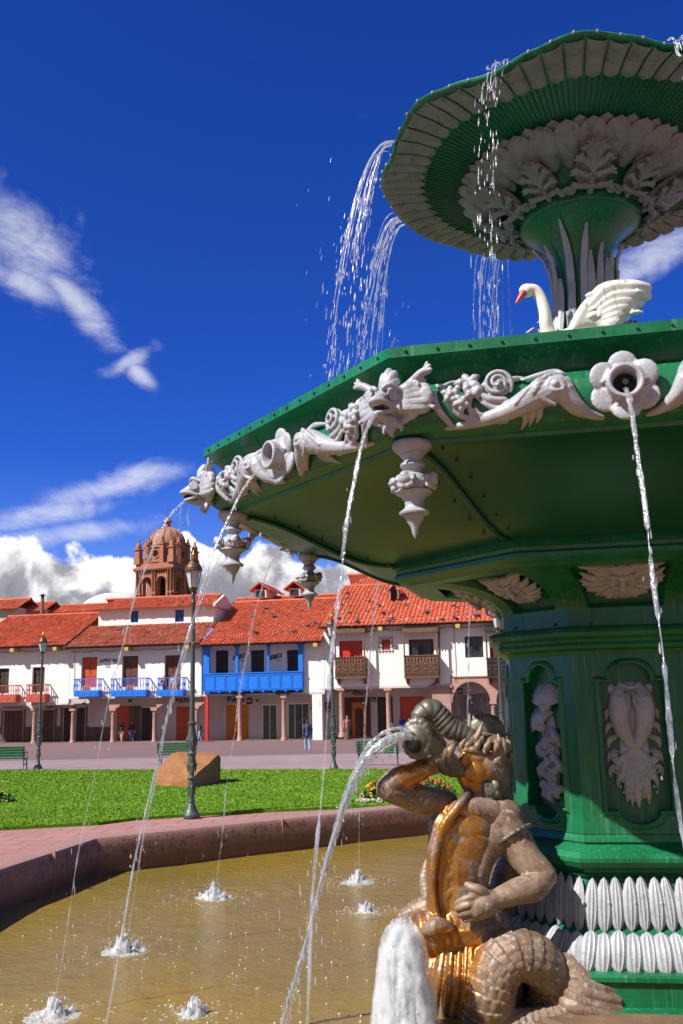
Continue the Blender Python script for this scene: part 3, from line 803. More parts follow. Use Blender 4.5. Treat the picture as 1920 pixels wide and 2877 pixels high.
TG.build('tongue_moulding', M['grey_under'], upper, 40)
GR = MB()      # thin radial flutes on the green band
for i in range(180):
    a = 2*PI*i/180
    L = [(rad*math.cos(a), rad*math.sin(a), np.interp(rad, [1.15, 1.40, 1.72], [7.90, 8.02, 8.10])-.004) for rad in np.linspace(1.2, 1.74, 6)]
    GR.tube(L, .011, 5, caps=False)
lobed(GR)
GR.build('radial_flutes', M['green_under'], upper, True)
LF = MB()      # broad lotus petals: two layers
nL = 30
for lay in (0, 1):
    for i in range(nL):
        a = 2*PI*(i+.5*lay)/nL; er = Vector((math.cos(a), math.sin(a), 0)); et = Vector((-er.y, er.x, 0)); rows = []
        for j in range(13):
            t = j/12; rad = lerp(.88, 1.36-.0*lay, t); z = np.interp(rad, [.82, .95, 1.15, 1.40], [7.72, 7.80, 7.90, 8.02])
            wd = (2*PI*rad/nL)*(.60 if lay == 0 else .44)*(math.sqrt(max(0, 1-((t-.55)/.45)**2)) if t > .55 else (.55+.45*math.sin(PI/2*t/.55)))
            rows.append([er*rad+et*(wd*q)+Vector((0, 0, z-.02-(.045 if lay == 0 else .012)*math.sqrt(max(0, 1-q*q))-.03*(lay == 0)-.035*math.sin(PI*t)+.006*math.cos(q*9))) for q in (-1, -.8, -.5, -.2, 0, .2, .5, .8, 1)])
        LF.rings(rows, closed=False)
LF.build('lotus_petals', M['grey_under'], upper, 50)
def acanthus():
    """x across, y along the leaf (root 0, tip .62), z towards the viewer below"""
    b = MB()
    b.ball((0, .25, .0), (.17, .27, .035))
    b.chain([(0, -.02, .03), (0, .2, .06), (0, .42, .075), (0, .55, .10), (0, .60, .13)], [.03, .028, .022, .03, .016], 9)
    for s_ in (-1, 1):
        for j, (y0, ln, aa) in enumerate(((.06, .17, .15), (.17, .20, .45), (.28, .20, .75), (.38, .17, 1.05), (.46, .12, 1.3))):
            c_, d_ = math.cos(aa), math.sin(aa)
            b.chain([(s_*.02, y0, .045), (s_*ln*.5*c_, y0+ln*.5*d_, .055), (s_*ln*c_, y0+ln*d_, .075)], [.035, .045, .032], 9)
            for m_ in (-1, 0, 1):
                a2 = aa+m_*.55
                b.chain([(s_*ln*.7*c_, y0+ln*.7*d_, .06), (s_*(ln*.7*c_+.085*math.cos(a2)), y0+ln*.7*d_+.085*math.sin(a2), .095)], [.026, .014], 7)
            b.chain([(s_*.03, y0, .08), (s_*ln*.8*c_, y0+ln*.8*d_, .10)], [.008, .008], 6)
        for i in range(16):
            t = i*.5; r_ = .06*(1-i/18); b.ball((s_*(.20+r_*math.cos(t)), .02+r_*math.sin(t), .07), (.02,)*3, seg=8, rings=5)
    return b
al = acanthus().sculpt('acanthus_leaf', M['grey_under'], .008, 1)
for i in range(10):
    a = 2*PI*i/10+PHI-.25
    o = al if i == 0 else link('acanthus_leaf', al.data)
    o.parent = upper
    er = Vector((math.cos(a), math.sin(a), 0)); et = Vector((-er.y, er.x, 0))
    p0 = er*.70+Vector((0, 0, 7.50)); y = (er*.95+Vector((0, 0, .62))).normalized(); z = (er*.55-Vector((0, 0, .9))); z = (z-y*z.dot(y)).normalized(); x = y.cross(z)
    s1 = 1.12 if i % 2 == 0 else .95
    o.matrix_local = Matrix(((x.x*s1, y.x*s1*.86, z.x, p0.x), (x.y*s1, y.y*s1*.86, z.y, p0.y), (x.z*s1, y.z*s1*.86, z.z, p0.z), (0, 0, 0, 1)))
# ================================================================== MERMAN (larger than life bronze)
def Z(zx, zy, Y): return at(960+.6122*zx, 1900+.6122*zy, Y)
ZR = .6122*8.9/FPX*1.03          # one zoom pixel at the statue, in metres
mroot_loc = Vector((1.15, 8.85, -.56))
WORN = [(tuple(Z(*p_)-mroot_loc), r_) for p_, r_ in (((545, 710, 8.78), .36), ((470, 900, 8.80), .34), ((460, 1040, 8.78), .30), ((600, 440, 8.85), .24), ((380, 1180, 8.85), .36), ((500, 1330, 8.65), .52), ((330, 440, 8.72), .26), ((560, 390, 8.85), .16))]
M['bronze'] = bronze()
mer = empty('merman_statue', mroot_loc, 0, 'bronze merman with coiled scaly tail drinking from a shell horn in front of the pedestal', 'statue')
def rib_tube(b, pts, rad, ribs, depth, sub=14, seg=40, power=.6):
    """tube with rounded cross-ridges, closed"""
    P, Q = spline(pts, [r_*ZR for r_ in rad], sub); n = len(P); L = [0]
    for i in range(1, n): L.append(L[-1]+(P[i]-P[i-1]).length)
    Q = [q*(1+depth*(abs(math.sin(PI*ribs*L[i]/L[-1]))**power-.6)) for i, q in enumerate(Q)]
    b.tube(P, Q, seg); b.ball(P[0], Q[0]*.98); b.ball(P[-1], Q[-1]*.98)
def scale_tube(b, pts, rad, nrow, ncol, h=.017, sub=26, seg=144):
    """tube covered with overlapping fish scales (free edge towards the end of the path)"""
    P, Q = spline(pts, [r_*ZR for r_ in rad], sub); n = len(P); L = [0]
    for i in range(1, n): L.append(L[-1]+(P[i]-P[i-1]).length)
    vs = []; fs = []; A = None
    for i, p in enumerate(P):
        t = (P[min(i+1, n-1)]-P[max(i-1, 0)]).normalized()
        A = frame(t)[0] if A is None else (A-t*A.dot(t)).normalized()
        B = t.cross(A); v = L[i]/L[-1]*nrow
        for k in range(seg):
            u = k/seg*ncol; best = 0
            for row in (math.floor(v), math.floor(v)-1):
                uu = u+(.5 if row % 2 else 0); du = abs(uu-math.floor(uu)-.5)*2; dv = v-row        # du 0..1 across, dv 0..2 along
                edge = 1.0+.85*math.sqrt(max(0, 1-du*du))-.15
                if dv < edge: best = max(best, (.25+.75*dv/1.85)*(1-.35*du*du)); break
            a = 2*PI*k/seg; r_ = Q[i]+h*best
            vs.append(p+(A*math.cos(a)+B*math.sin(a))*r_)
    for i in range(n-1):
        for k in range(seg):
            k2 = (k+1) % seg; fs.append((i*seg+k, i*seg+k2, (i+1)*seg+k2, (i+1)*seg+k))
    b.add(vs, fs+[tuple(range(seg-1, -1, -1)), tuple((n-1)*seg+k for k in range(seg))])
    b.ball(P[0], Q[0]*.97); b.ball(P[-1], Q[-1]*.97)
B = MB()
def ch(pts, rad, seg=14):
    seg = max(seg, 12) if max(rad) < 40 else 30
    B.chain([Z(*p) for p in pts], [r_*ZR for r_ in rad], seg)
def bl(p, r_, rot=None): B.ball(Z(*p), [q*ZR for q in r_] if hasattr(r_, '__len__') else r_*ZR, rot, 34, 22)
def cap3(p, q, r1, r2): B.cap(Z(*p), Z(*q), r1*ZR, r2*ZR, 16)
# torso: pelvis, waist, rib cage, chest turned towards the left
ch([(575, 1130, 8.95), (560, 1040, 8.95), (548, 940, 8.95), (555, 830, 8.96), (585, 720, 8.98), (620, 640, 9.0)], [146, 122, 114, 124, 136, 102], 22)
ch([(470, 1080, 8.9), (468, 960, 8.88), (470, 840, 8.88), (492, 730, 8.88), (515, 650, 8.92)], [78, 70, 72, 86, 70], 18)
ch([(630, 1060, 8.9), (620, 950, 8.86), (632, 850, 8.86), (665, 760, 8.9)], [70, 50, 60, 84], 18)
bl((575, 690, 8.86), (118, 84, 82), Matrix.Rotation(.25, 3, 'Y')); bl((475, 690, 8.90), (72, 72, 78)); bl((690, 740, 8.86), (80, 60, 80))
ch([(480, 640, 8.9), (570, 610, 8.82), (680, 620, 8.86), (760, 660, 8.95)], [40, 48, 52, 60])          # collar bones
for zy in (840, 915, 990): bl((505, zy, 8.785), (44, 30, 30)); bl((575, zy-4, 8.775), (40, 30, 30))     # soft belly muscles
bl((628, 880, 8.80), (40, 34, 70)); bl((655, 805, 8.82), (36, 34, 46))
# shoulders and arms
bl((735, 655, 8.94), (98, 88, 92)); bl((455, 600, 9.0), (78, 76, 72))
ch([(742, 660, 8.93), (800, 760, 8.88), (850, 840, 8.83), (925, 915, 8.78)], [84, 74, 68, 58], 18)
ch([(922, 915, 8.78), (880, 965, 8.72), (800, 990, 8.66), (700, 1028, 8.60)], [58, 60, 52, 37], 18)
bl((912, 928, 8.76), (50, 48, 50))
ch([(470, 600, 9.0), (390, 575, 8.90), (300, 545, 8.80), (222, 520, 8.72)], [72, 64, 58, 52], 18)
ch([(214, 512, 8.72), (262, 475, 8.74), (330, 445, 8.78), (398, 412, 8.82)], [52, 56, 48, 39], 18)
# left hand on the belly: palm, four bent fingers, thumb
ch([(705, 1026, 8.60), (660, 1046, 8.58), (625, 1060, 8.57)], [40, 52, 50], 14); bl((650, 1048, 8.565), (52, 30, 50))
for kn, mid_, tip, r_ in (((622, 1012, 8.54), (575, 1022, 8.53), (530, 1042, 8.57), 17), ((612, 1042, 8.53), (570, 1053, 8.52), (534, 1066, 8.56), 18),
                          ((616, 1074, 8.53), (578, 1083, 8.53), (545, 1094, 8.57), 17), ((632, 1100, 8.55), (595, 1110, 8.55), (566, 1116, 8.58), 15)):
    ch([(665, lerp(1040, kn[1], .5), 8.57), kn, mid_, tip], [r_*1.15, r_*1.08, r_, r_*.82], 12)
ch([(668, 1012, 8.58), (630, 982, 8.54), (603, 972, 8.54), (578, 958, 8.56)], [30, 24, 20, 15], 12)
# right hand closed under the horn
ch([(396, 413, 8.82), (430, 398, 8.83), (455, 390, 8.84)], [42, 46, 42], 14)
for j, (x0, y0) in enumerate(((420, 440), (445, 428), (470, 418), (492, 410))):
    ch([(x0-10, y0-10, 8.83), (x0-4, y0-38, 8.70), (x0+10, y0-74, 8.69), (x0+24, y0-100, 8.75)], [20, 19, 18, 14], 10)
ch([(425, 385, 8.85), (400, 350, 8.95), (420, 315, 9.02)], [24, 21, 16], 10)
# neck, skull, face thrown back and turned to the left
ch([(628, 590, 8.98), (630, 530, 8.99), (645, 470, 9.0)], [72, 62, 66], 18)
bl((662, 405, 9.0), (98, 92, 100)); bl((610, 430, 8.93), (66, 70, 72)); bl((612, 372, 8.93), (68, 62, 48))
ch([(560, 445, 8.90), (600, 500, 8.92), (660, 500, 8.95)], [36, 42, 44])                       # jaw
bl((596, 442, 8.86), (44, 36, 42))                                                              # cheek
ch([(572, 350, 8.86), (555, 395, 8.85), (543, 420, 8.87)], [18, 20, 22], 10)                    # nose
ch([(560, 348, 8.87), (600, 338, 8.82), (645, 352, 8.83)], [14, 18, 14], 10)                    # brow
bl((598, 366, 8.835), (22, 13, 14)); ch([(575, 372, 8.84), (600, 358, 8.825), (625, 370, 8.835)], [6, 8, 6], 8); ch([(575, 376, 8.84), (600, 384, 8.83), (625, 374, 8.835)], [5, 6, 5], 8)
ch([(542, 440, 8.87), (552, 452, 8.86), (572, 458, 8.87)], [12, 13, 10], 9)                     # lips on the mouthpiece
ch([(692, 375, 8.84), (715, 345, 8.83), (735, 365, 8.86), (722, 400, 8.85), (700, 415, 8.84)], [12, 16, 16, 14, 12], 9); ch([(712, 385, 8.83), (750, 340, 8.84)], [18, 8], 9)   # pointed ear
# ribbed hips and the coils of the tail
rib_tube(B, [Z(408, 1335, 9.05), Z(434, 1345, 9.03), Z(480, 1355, 9.02), Z(545, 1365, 9.02), Z(600, 1375, 9.02), Z(650, 1390, 9.04)], [95, 160, 200, 214, 216, 190], 9, .095)
B.chain([Z(575, 1090, 9.02), Z(590, 1250, 9.12)], [150*ZR, 150*ZR], 20)
rib_tube(B, [Z(330, 1215, 8.98), Z(352, 1205, 8.95), Z(395, 1190, 8.92), Z(450, 1175, 8.90), Z(510, 1165, 8.90)], [40, 72, 96, 108, 110], 6, .11)
B.chain([Z(380, 1240, 9.02), Z(400, 1380, 9.05), Z(440, 1520, 9.05)], [85*ZR, 80*ZR, 80*ZR], 16)
B.chain([Z(650, 1090, 8.98), Z(680, 1170, 9.0), Z(660, 1250, 9.05)], [95*ZR, 95*ZR, 80*ZR], 18)
scale_tube(B, [Z(640, 1640, 8.80), Z(668, 1545, 8.68), Z(680, 1450, 8.62), Z(715, 1345, 8.62), Z(790, 1278, 8.64), Z(880, 1295, 8.68), Z(945, 1365, 8.76), Z(950, 1455, 8.86), Z(905, 1540, 8.98), Z(830, 1600, 9.05)],
           [100, 100, 96, 94, 92, 90, 84, 76, 68, 58], 25, 17, .036, 34, 204)
scale_tube(B, [Z(640, 1610, 8.66), Z(760, 1605, 8.60), Z(900, 1590, 8.60), Z(1030, 1565, 8.64)], [60, 58, 52, 44], 12, 12, .024, 24, 110)
# the tail end that comes up again behind the waist
rib_tube(B, [Z(400, 1030, 9.2), Z(385, 930, 9.25), Z(392, 850, 9.28)], [30, 26, 12], 9, .14)
rib_tube(B, [Z(740, 1060, 9.35), Z(745, 960, 9.35), Z(775, 860, 9.38), Z(830, 800, 9.42)], [62, 60, 52, 36], 12, .12)
scale_tube(B, [Z(290, 1130, 9.2), Z(350, 1080, 9.15), Z(420, 1060, 9.1)], [46, 48, 46], 9, 14, .012, 16, 80)
B.xf(Matrix.Translation(-mroot_loc))
body = B.sculpt('body', M['bronze'], .0068, 2, mer, .4)
def part(b, name, m, voxel=.009, sm=2):
    b.xf(Matrix.Translation(-mroot_loc)); return b.sculpt(name, m, voxel, sm, mer)
# fluked fin fanning out on the right
B = MB()
fan = [((985, 1330, 8.72), (1060, 1330, 8.68), (1130, 1390, 8.66), (1215, 1402, 8.68)), ((985, 1350, 8.70), (1060, 1370, 8.66), (1140, 1420, 8.63), (1262, 1440, 8.66)), ((985, 1375, 8.69), (1050, 1410, 8.64), (1130, 1455, 8.60), (1275, 1490, 8.62)),
       ((980, 1400, 8.69), (1040, 1450, 8.62), (1110, 1495, 8.58), (1285, 1535, 8.60)), ((975, 1430, 8.69), (1025, 1490, 8.62), (1100, 1530, 8.56), (1300, 1570, 8.58)), ((970, 1465, 8.70), (1010, 1530, 8.64), (1100, 1565, 8.58), (1310, 1600, 8.58)), ((968, 1500, 8.72), (1000, 1560, 8.66), (1090, 1600, 8.6), (1310, 1640, 8.58)),
       ((975, 1315, 8.76), (1040, 1300, 8.76), (1090, 1350, 8.76), (1130, 1420, 8.74))]
for f in fan: ch(f, [26, 26, 28, 16], 10)
for i in range(len(fan)-2):
    for j in (.33, .66): ch([tuple(lerp(fan[i][q][c], fan[i+1][q][c], j) for c in range(3)) for q in range(4)], [22, 20, 22, 10], 8)
ch([(1215, 1400, 8.68), (1245, 1385, 8.68), (1268, 1400, 8.67)], [14, 16, 10]); ch([(960, 1300, 8.74), (1000, 1400, 8.74), (985, 1540, 8.74)], [40, 50, 46])
part(B, 'tail_fin', M['bronze'])
# hair and beard: locks
B = MB(); hr = np.random.default_rng(3)
bl((715, 440, 9.03), (68, 70, 110)); bl((735, 520, 9.06), (44, 55, 90))
for i in range(46):
    x0 = 675+hr.uniform(-5, 85); y0 = 360+hr.uniform(0, 230); Y0 = 8.90+.0012*(x0-680)+hr.uniform(-.01, .03)
    a = hr.uniform(0, 6.28); r_ = hr.uniform(12, 24)
    ch([(x0+r_*math.cos(a+q), y0+r_*math.sin(a+q)*1.2+q*4, Y0-.012*q) for q in (0, 1.1, 2.2, 3.3, 4.2)], [11, 15, 14, 11, 6], 8)
for i in range(14):
    x0 = 640+hr.uniform(0, 70); y0 = 475+hr.uniform(0, 50); ch([(x0, y0, 8.86), (x0+12, y0+18, 8.85), (x0+2, y0+36, 8.87)], [12, 15, 7], 8)
part(B, 'hair', M['bronze_dark'], .008)
# leafy crown with spikes
B = MB()
for i in range(15):
    a = 2*PI*i/15; c_ = Z(655, 322, 8.99); B.chain([c_+Vector((.215*math.cos(a), .195*math.sin(a), -.03)), c_+Vector((.225*math.cos(a+.12), .205*math.sin(a+.12), .02)), c_+Vector((.20*math.cos(a+.25), .18*math.sin(a+.25), .075))], [.028, .034, .010], 9)
bl((662, 300, 9.0), (88, 80, 40))
part(B, 'crown_band', M['bronze'], .008)
B = MB(); bl((668, 262, 9.10), (82, 30, 86))
for x0, y0, x1, y1, Y0, r_ in ((590, 300, 588, 170, 9.10, 26), (615, 280, 606, 160, 9.12, 22), (640, 260, 622, 152, 9.14, 20), (690, 262, 640, 160, 9.12, 16), (560, 320, 556, 235, 9.02, 24), (735, 300, 720, 235, 9.05, 16)):
    ch([(x0, y0, Y0), ((x0+x1)/2, (y0+y1)/2, Y0+.01), (x1, y1, Y0+.02)], [r_, r_*.7, 3], 10)
part(B, 'crown_shell', M['bronze_dark'], .008, 1)
B = MB()
for x0, y0, x1, y1 in ((612, 300, 648, 208), (583, 318, 612, 258), (726, 330, 716, 262), (640, 300, 640, 262), (745, 345, 738, 280)): ch([(x0, y0, 8.84), ((x0+x1)/2+4, (y0+y1)/2, 8.83), (x1, y1, 8.85)], [17, 12, 2], 10)
part(B, 'crown_spikes', M['bronze'], .007, 1)
# the shell horn held to the mouth
B = MB()
for i in range(26):     # flared barrel, gnarled
    t = i/25; p = Vector((lerp(540, 352, t), lerp(430, 285, t)+10*math.sin(t*6), lerp(8.85, 8.72, t)))
    r_ = np.interp(t, [0, .15, .3, .6, .85, 1], [32, 42, 50, 58, 64, 70])*(1+.07*math.sin(i*2.1)); bl(tuple(p), (r_, r_*.95, r_))
for i in range(40):
    a = hr.uniform(0, 6.28); t = hr.uniform(.1, .85); q_ = .45+.55*t
    bl((lerp(540, 352, t)+60*math.cos(a)*.6*q_, lerp(430, 285, t)+55*math.sin(a)*q_, lerp(8.80, 8.66, t)-.06*abs(math.sin(a))), hr.uniform(8, 18))
for i in range(16):
    a = 2*PI*i/16; bl((348+62*math.cos(a)*.85, 285+74*math.sin(a), 8.66-.03*math.cos(a)), (22, 20, 24))
part(B, 'shell_horn', M['bronze_dark'], .008)
B = MB(); bl((365, 268, 8.595), (16, 8, 17)); bl((352, 298, 8.585), (16, 8, 8)); bl((335, 300, 8.62), (40, 26, 46)); part(B, 'horn_mouth', M['dark'], .008)
B = MB()
rib_tube(B, [Z(350, 225, 8.95), Z(365, 180, 8.98), Z(410, 155, 9.0), Z(455, 195, 9.02), Z(500, 240, 9.02), Z(560, 265, 9.02), Z(615, 300, 9.02)], [30, 42, 50, 52, 48, 40, 44], 14, .13, 12, 32)
part(B, 'ribbed_horn_coil', M['bronze_dark'], .008, 1)
B = MB()
ch([(575, 540, 8.80), (540, 590, 8.72), (490, 660, 8.70), (448, 740, 8.72), (425, 850, 8.72), (418, 960, 8.72), (428, 1050, 8.70), (450, 1120, 8.70)], [18, 20, 24, 24, 20, 16, 13, 11], 12)
ch([(395, 1165, 8.70), (440, 1150, 8.64), (490, 1150, 8.66)], [30, 40, 26]); ch([(430, 1130, 8.66), (450, 1185, 8.64)], [30, 22])
part(B, 'strap', M['bronze'], .008)
B = MB(); c0, c1 = Z(800, 760, 8.88), Z(850, 840, 8.83); a_, b_, n_ = frame(c1-c0)
cc = Z(785, 735, 8.89)
for i in range(22):
    a = 2*PI*i/22; B.ball(cc+(a_*math.cos(a)+b_*math.sin(a))*88*ZR, (.022, .022, .022), seg=8, rings=6)
B.tube([cc+(a_*math.cos(q)+b_*math.sin(q))*84*ZR for q in np.linspace(0, 2*PI, 30)], .022, 8)
part(B, 'armband', M['bronze_dark'], .007, 1)

# ================================================================== SWAN
sw = at(1640, 915, 8.75)
swan = empty('swan_statue', (sw.x, 8.75, 5.25), 0, 'white painted swan with raised wing and red beak standing below the reed stem', 'statue')
def SZ(zx, zy, Y): return at(1040+.5612*zx, 80+.5612*zy, Y)
SR_ = .5612*9/FPX*1.05
B = MB()
def sc(pts, rad, seg=14): B.chain([SZ(*p) for p in pts], [r_*SR_ for r_ in rad], seg)
sc([(1200, 1650, 8.75), (1080, 1640, 8.75), (960, 1620, 8.72), (900, 1600, 8.7)], [60, 130, 120, 80], 22)
sc([(930, 1600, 8.68), (885, 1500, 8.62), (875, 1420, 8.60), (855, 1350, 8.60), (825, 1310, 8.60), (790, 1310, 8.60)], [52, 32, 29, 27, 27, 30], 16)
B.ball(SZ(785, 1312, 8.60), (38*SR_, 32*SR_, 34*SR_))
sbody = B; sbody.xf(Matrix.Translation(-swan.location)); sbody.sculpt('body', M['swan'], .01, 2, swan)
B = MB(); sc([(768, 1325, 8.58), (750, 1350, 8.57), (733, 1375, 8.565)], [20, 13, 6], 10); sc([(770, 1310, 8.575), (752, 1335, 8.57)], [12, 9], 8)
B.xf(Matrix.Translation(-swan.location)); B.sculpt('beak', M['red'], .006, 1, swan)
B = MB()
for j, (x1, y1, r_) in enumerate(((1385, 1300, 34), (1385, 1340, 34), (1350, 1375, 32), (1320, 1410, 32), (1280, 1440, 30), (1240, 1470, 28))):
    Y1 = 8.62+.012*j
    x0, y0 = 1030+18*j, 1490-3*j
    cx_, cy_ = lerp(x0, x1, .5)-45+14*j, lerp(y0, y1, .5)-70+16*j
    sc([(x0, y0, 8.60), (cx_, cy_, 8.55), (lerp(cx_, x1, .6), lerp(cy_, y1, .6)-10, 8.56), (x1, y1, Y1)], [30, 44, 40, r_*.75], 12)
sc([(1020, 1500, 8.60), (1080, 1400, 8.56), (1180, 1310, 8.55), (1300, 1285, 8.57), (1372, 1292, 8.6)], [26, 30, 30, 28, 22], 12)
for i in range(42):
    t = hr.random(); u = hr.random(); x0 = lerp(1080, 1330, t); y0 = lerp(1330, 1470, u)-(x0-1080)*.05
    if y0 > 1480-(x0-1030)*.15: continue
    sc([(x0, y0, 8.515), (x0+22, y0-8, 8.51), (x0+52, y0-6, 8.515)], [8, 13, 5], 8)
B.xf(Matrix.Translation(-swan.location)); B.sculpt('wing', M['swan'], .009, 1, swan)
B = MB(); B.ball(SZ(778, 1302, 8.565)-swan.location, (.02, .02, .022), seg=10, rings=8); B.build('eye', M['dark'], swan, True)
B = MB(); B.ball((0, .1, -.4), (.55, .45, .35)); B.ball((.3, .15, -.3), (.3, .3, .25)); B.sculpt('rock_perch', M['green_under'], .03, 3, swan)
# ================================================================== GROUND, POOL, LAWN
from mathutils.geometry import tessellate_polygon
GY = [(-60, 0), (22, 0), (36, -.30), (53, -.77), (72, -1.0), (500, -1.0)]
def gz(y): return float(np.interp(y, [a for a, _ in GY], [b for _, b in GY]))
def gpt(px, py):
    d = ray(px, py); Y = 5.0
    while Y < 110:
        P = CAM+d*(Y/d.y)
        if P.z <= gz(P.y): return Vector((P.x, P.y, gz(P.y)))
        Y += .05
    return P
def stone(name, c1, c2, bw, bh, mortar, off=.5, rough=.75, bump=.35, joint=.012, big=.25):
    m, k, b = new_mat(name); t = k.add('ShaderNodeTexCoord').outputs['Object']
    br = k.add('ShaderNodeTexBrick', {'Vector': k.mapv(t, rot=(0, 0, .14)), 'Color1': c1, 'Color2': c2, 'Mortar': mortar, 'Scale': 1.0, 'Mortar Size': joint, 'Bias': 0.0, 'Brick Width': bw, 'Row Height': bh})
    br.offset = off
    n = k.noise(t, big, 5, .6); n2 = k.noise(t, 14, 6, .65)
    col = k.mix(k.m('MULTIPLY', k.smooth(n, .35, .7), .45), br.outputs[0], tuple(x*.62 for x in c1))
    col = k.mix(k.m('MULTIPLY', k.smooth(n2, .52, .72), .35), col, tuple(x*.55 for x in c2))
    k.put(b.inputs['Base Color'], col); b.inputs['Roughness'].default_value = rough
    k.put(b.inputs['Normal'], k.add('ShaderNodeBump', {'Strength': bump, 'Distance': .02, 'Height': k.m('SUBTRACT', n2, br.outputs[1])})); return m
M['pave'] = stone('pink_paving', (.41, .21, .185), (.36, .175, .155), .62, .42, (.20, .105, .09), joint=.016)
M['pave2'] = stone('pale_paving', (.33, .235, .24), (.29, .20, .205), .8, .8, (.24, .17, .17), joint=.01)
M['road'] = stone('road_cobble', (.235, .145, .14), (.19, .115, .115), .22, .14, (.14, .09, .09), joint=.012)
M['kerb'] = paint('kerb_stone', (.34, .22, .19), (.25, .16, .14), .7, 2, 1, .3, 20)
POOL = [(-6.2, 3.0), (-5.0, 6.5)]
for p_ in ((0, 2452), (275, 2362), (612, 2326), (960, 2290), (1230, 2264)):
    v = atz(*p_, 0); POOL.append((v.x, v.y))
lx, ly = POOL[-1]; px_, py_ = POOL[-2]
POOL += [(4.6, ly+(4.6-lx)*(ly-py_)/(lx-px_)), (9.6, 17.5), (11.2, 11.0), (10.0, 4.5), (5.5, 2.6), (-1.0, 2.6)]
def tess(outer, hole, name, m, z=0.0, kind='structure'):
    polys = [[Vector((x, y, z)) for x, y in outer]]+([[Vector((x, y, z)) for x, y in hole]] if hole else [])
    tri = tessellate_polygon(polys); b = MB(); vs = [p for q in polys for p in q]; b.add(vs, tri)
    o = b.build(name, m)
    if kind: o['kind'] = kind
    return o
def offset_poly(P, d):
    n = len(P); out = []
    cx_ = sum(p[0] for p in P)/n; cy_ = sum(p[1] for p in P)/n
    for i in range(n):
        a, b, c = Vector(P[i-1]), Vector(P[i]), Vector(P[(i+1) % n])
        e1 = (b-a).normalized(); e2 = (c-b).normalized(); n1 = Vector((-e1.y, e1.x)); n2 = Vector((-e2.y, e2.x))
        if n1.dot(Vector((cx_, cy_))-b) > 0: n1 = -n1
        if n2.dot(Vector((cx_, cy_))-b) > 0: n2 = -n2
        m_ = (n1+n2).normalized(); out.append(tuple(b+m_*(d/max(.4, m_.dot(n1)))))
    return out
RIM_O = offset_poly(POOL, .42)
# paved plaza: flat part round the pool, then the slope down to the street
gb = MB(); polys = [[Vector((x, y, -.02)) for x, y in ((-70, -30), (70, -30), (70, 22), (-70, 22))], [Vector((x, y, -.02)) for x, y in offset_poly(POOL, .40)]]
gb.add([p for q in polys for p in q], tessellate_polygon(polys))
ys = [22, 26, 31, 36, 41, 47]
gb.rings([[(-70, y, gz(y)-.02), (70, y, gz(y)-.02)] for y in ys], closed=False)
gb.build('plaza_paving', M['pave'])['kind'] = 'structure'
pb = MB(); pb.rings([[(-60, 46.2-.0*y, 0) for y in (0,)]+[(60, 0, 0)]], closed=False) if False else None
b = MB(); b.rings([[(-70, y, gz(y)+.0), (70, y, gz(y)+.0)] for y in (28, 31, 36, 41, 47)], closed=False); b.build('plaza_path', M['pave2'])['kind'] = 'structure'
b = MB(); b.rings([[(-90, y, gz(y)-.06), (90, y, gz(y)-.06)] for y in (46.9, 50, 53, 60, 72, 120)], closed=False); b.build('street', M['road'])['kind'] = 'structure'
b = MB(); b.rings([[(-90, y, gz(y)-3.2 if y > 400 else -1.1), (90, y, gz(y)-3.2 if y > 400 else -1.1)] for y in (110, 200, 420)], closed=False)
M['earth'] = paint('far_ground', (.16, .12, .07), (.10, .12, .04), .9, .05, 1, .2, 3)
b = MB(); b.rings([[(-3000, y, -1.6), (3000, y, -1.6)] for y in (-800, 30, 3000)], closed=False); b.build('ground', M['earth'])['kind'] = 'structure'

# pool wall: stone kerb with rounded inner lip, one loft
def curb_mat():
    m, k, b = new_mat('pool_stone'); t = k.add('ShaderNodeTexCoord').outputs['Object']
    sp = k.add('ShaderNodeSeparateXYZ', {0: t}); n = k.noise(t, 1.6, 6, .6); n2 = k.noise(t, 9, 9, .7); n3 = k.noise(t, 30, 6, .7)
    col = k.mix(k.smooth(n, .35, .65), (.235, .115, .095), (.31, .165, .14))
    col = k.mix(k.m('MULTIPLY', k.smooth(k.m('ADD', k.m('MULTIPLY', n2, .6), k.m('MULTIPLY', n3, .4)), .50, .58), .72), col, (.06, .042, .038))   # lichen blotches
    wet = k.smooth(k.m('ADD', sp.outputs[2], k.m('MULTIPLY', k.m('SUBTRACT', n2, .5), .12)), -.20, -.36)
    col = k.mix(k.m('MULTIPLY', wet, .9), col, (.15, .062, .035))
    top = k.smooth(sp.outputs[2], -.03, .02); col = k.mix(k.m('MULTIPLY', top, .75), col, (.36, .20, .175))
    st = k.noise(k.mapv(t, (7, 7, .5)), 1.0, 4); col = k.mix(k.m('MULTIPLY', k.smooth(st, .60, .72), .5), col, (.30, .13, .07))
    k.put(b.inputs['Base Color'], col); k.put(b.inputs['Roughness'], k.m('SUBTRACT', .75, k.m('MULTIPLY', wet, .4)))
    k.put(b.inputs['Normal'], k.add('ShaderNodeBump', {'Strength': .5, 'Distance': .02, 'Height': n3})); return m
M['curb'] = curb_mat()
PR = [(.42, -.06), (.42, .03), (.40, .045), (.08, .045), (.03, .03), (0.0, -.02), (-.02, -.10), (-.02, -.40), (.0, -.60), (.0, -1.1)]
ring_ = []
def dense(P, n=10): return [tuple(Vector(P[i]).lerp(Vector(P[(i+1) % len(P)]), j/n)) for i in range(len(P)) for j in range(n)]
b = MB(); b.rings([[(*p, z) for p in offset_poly(POOL, d)] for d, z in PR])
cw = b.build('pool_wall', M['curb'], None, 30); tag(cw, 'low pinkish stone wall with dark lichen stains round the fountain pool', 'wall')
J = MB()           # joints in the kerb are grooves of mortar: thin raised seams
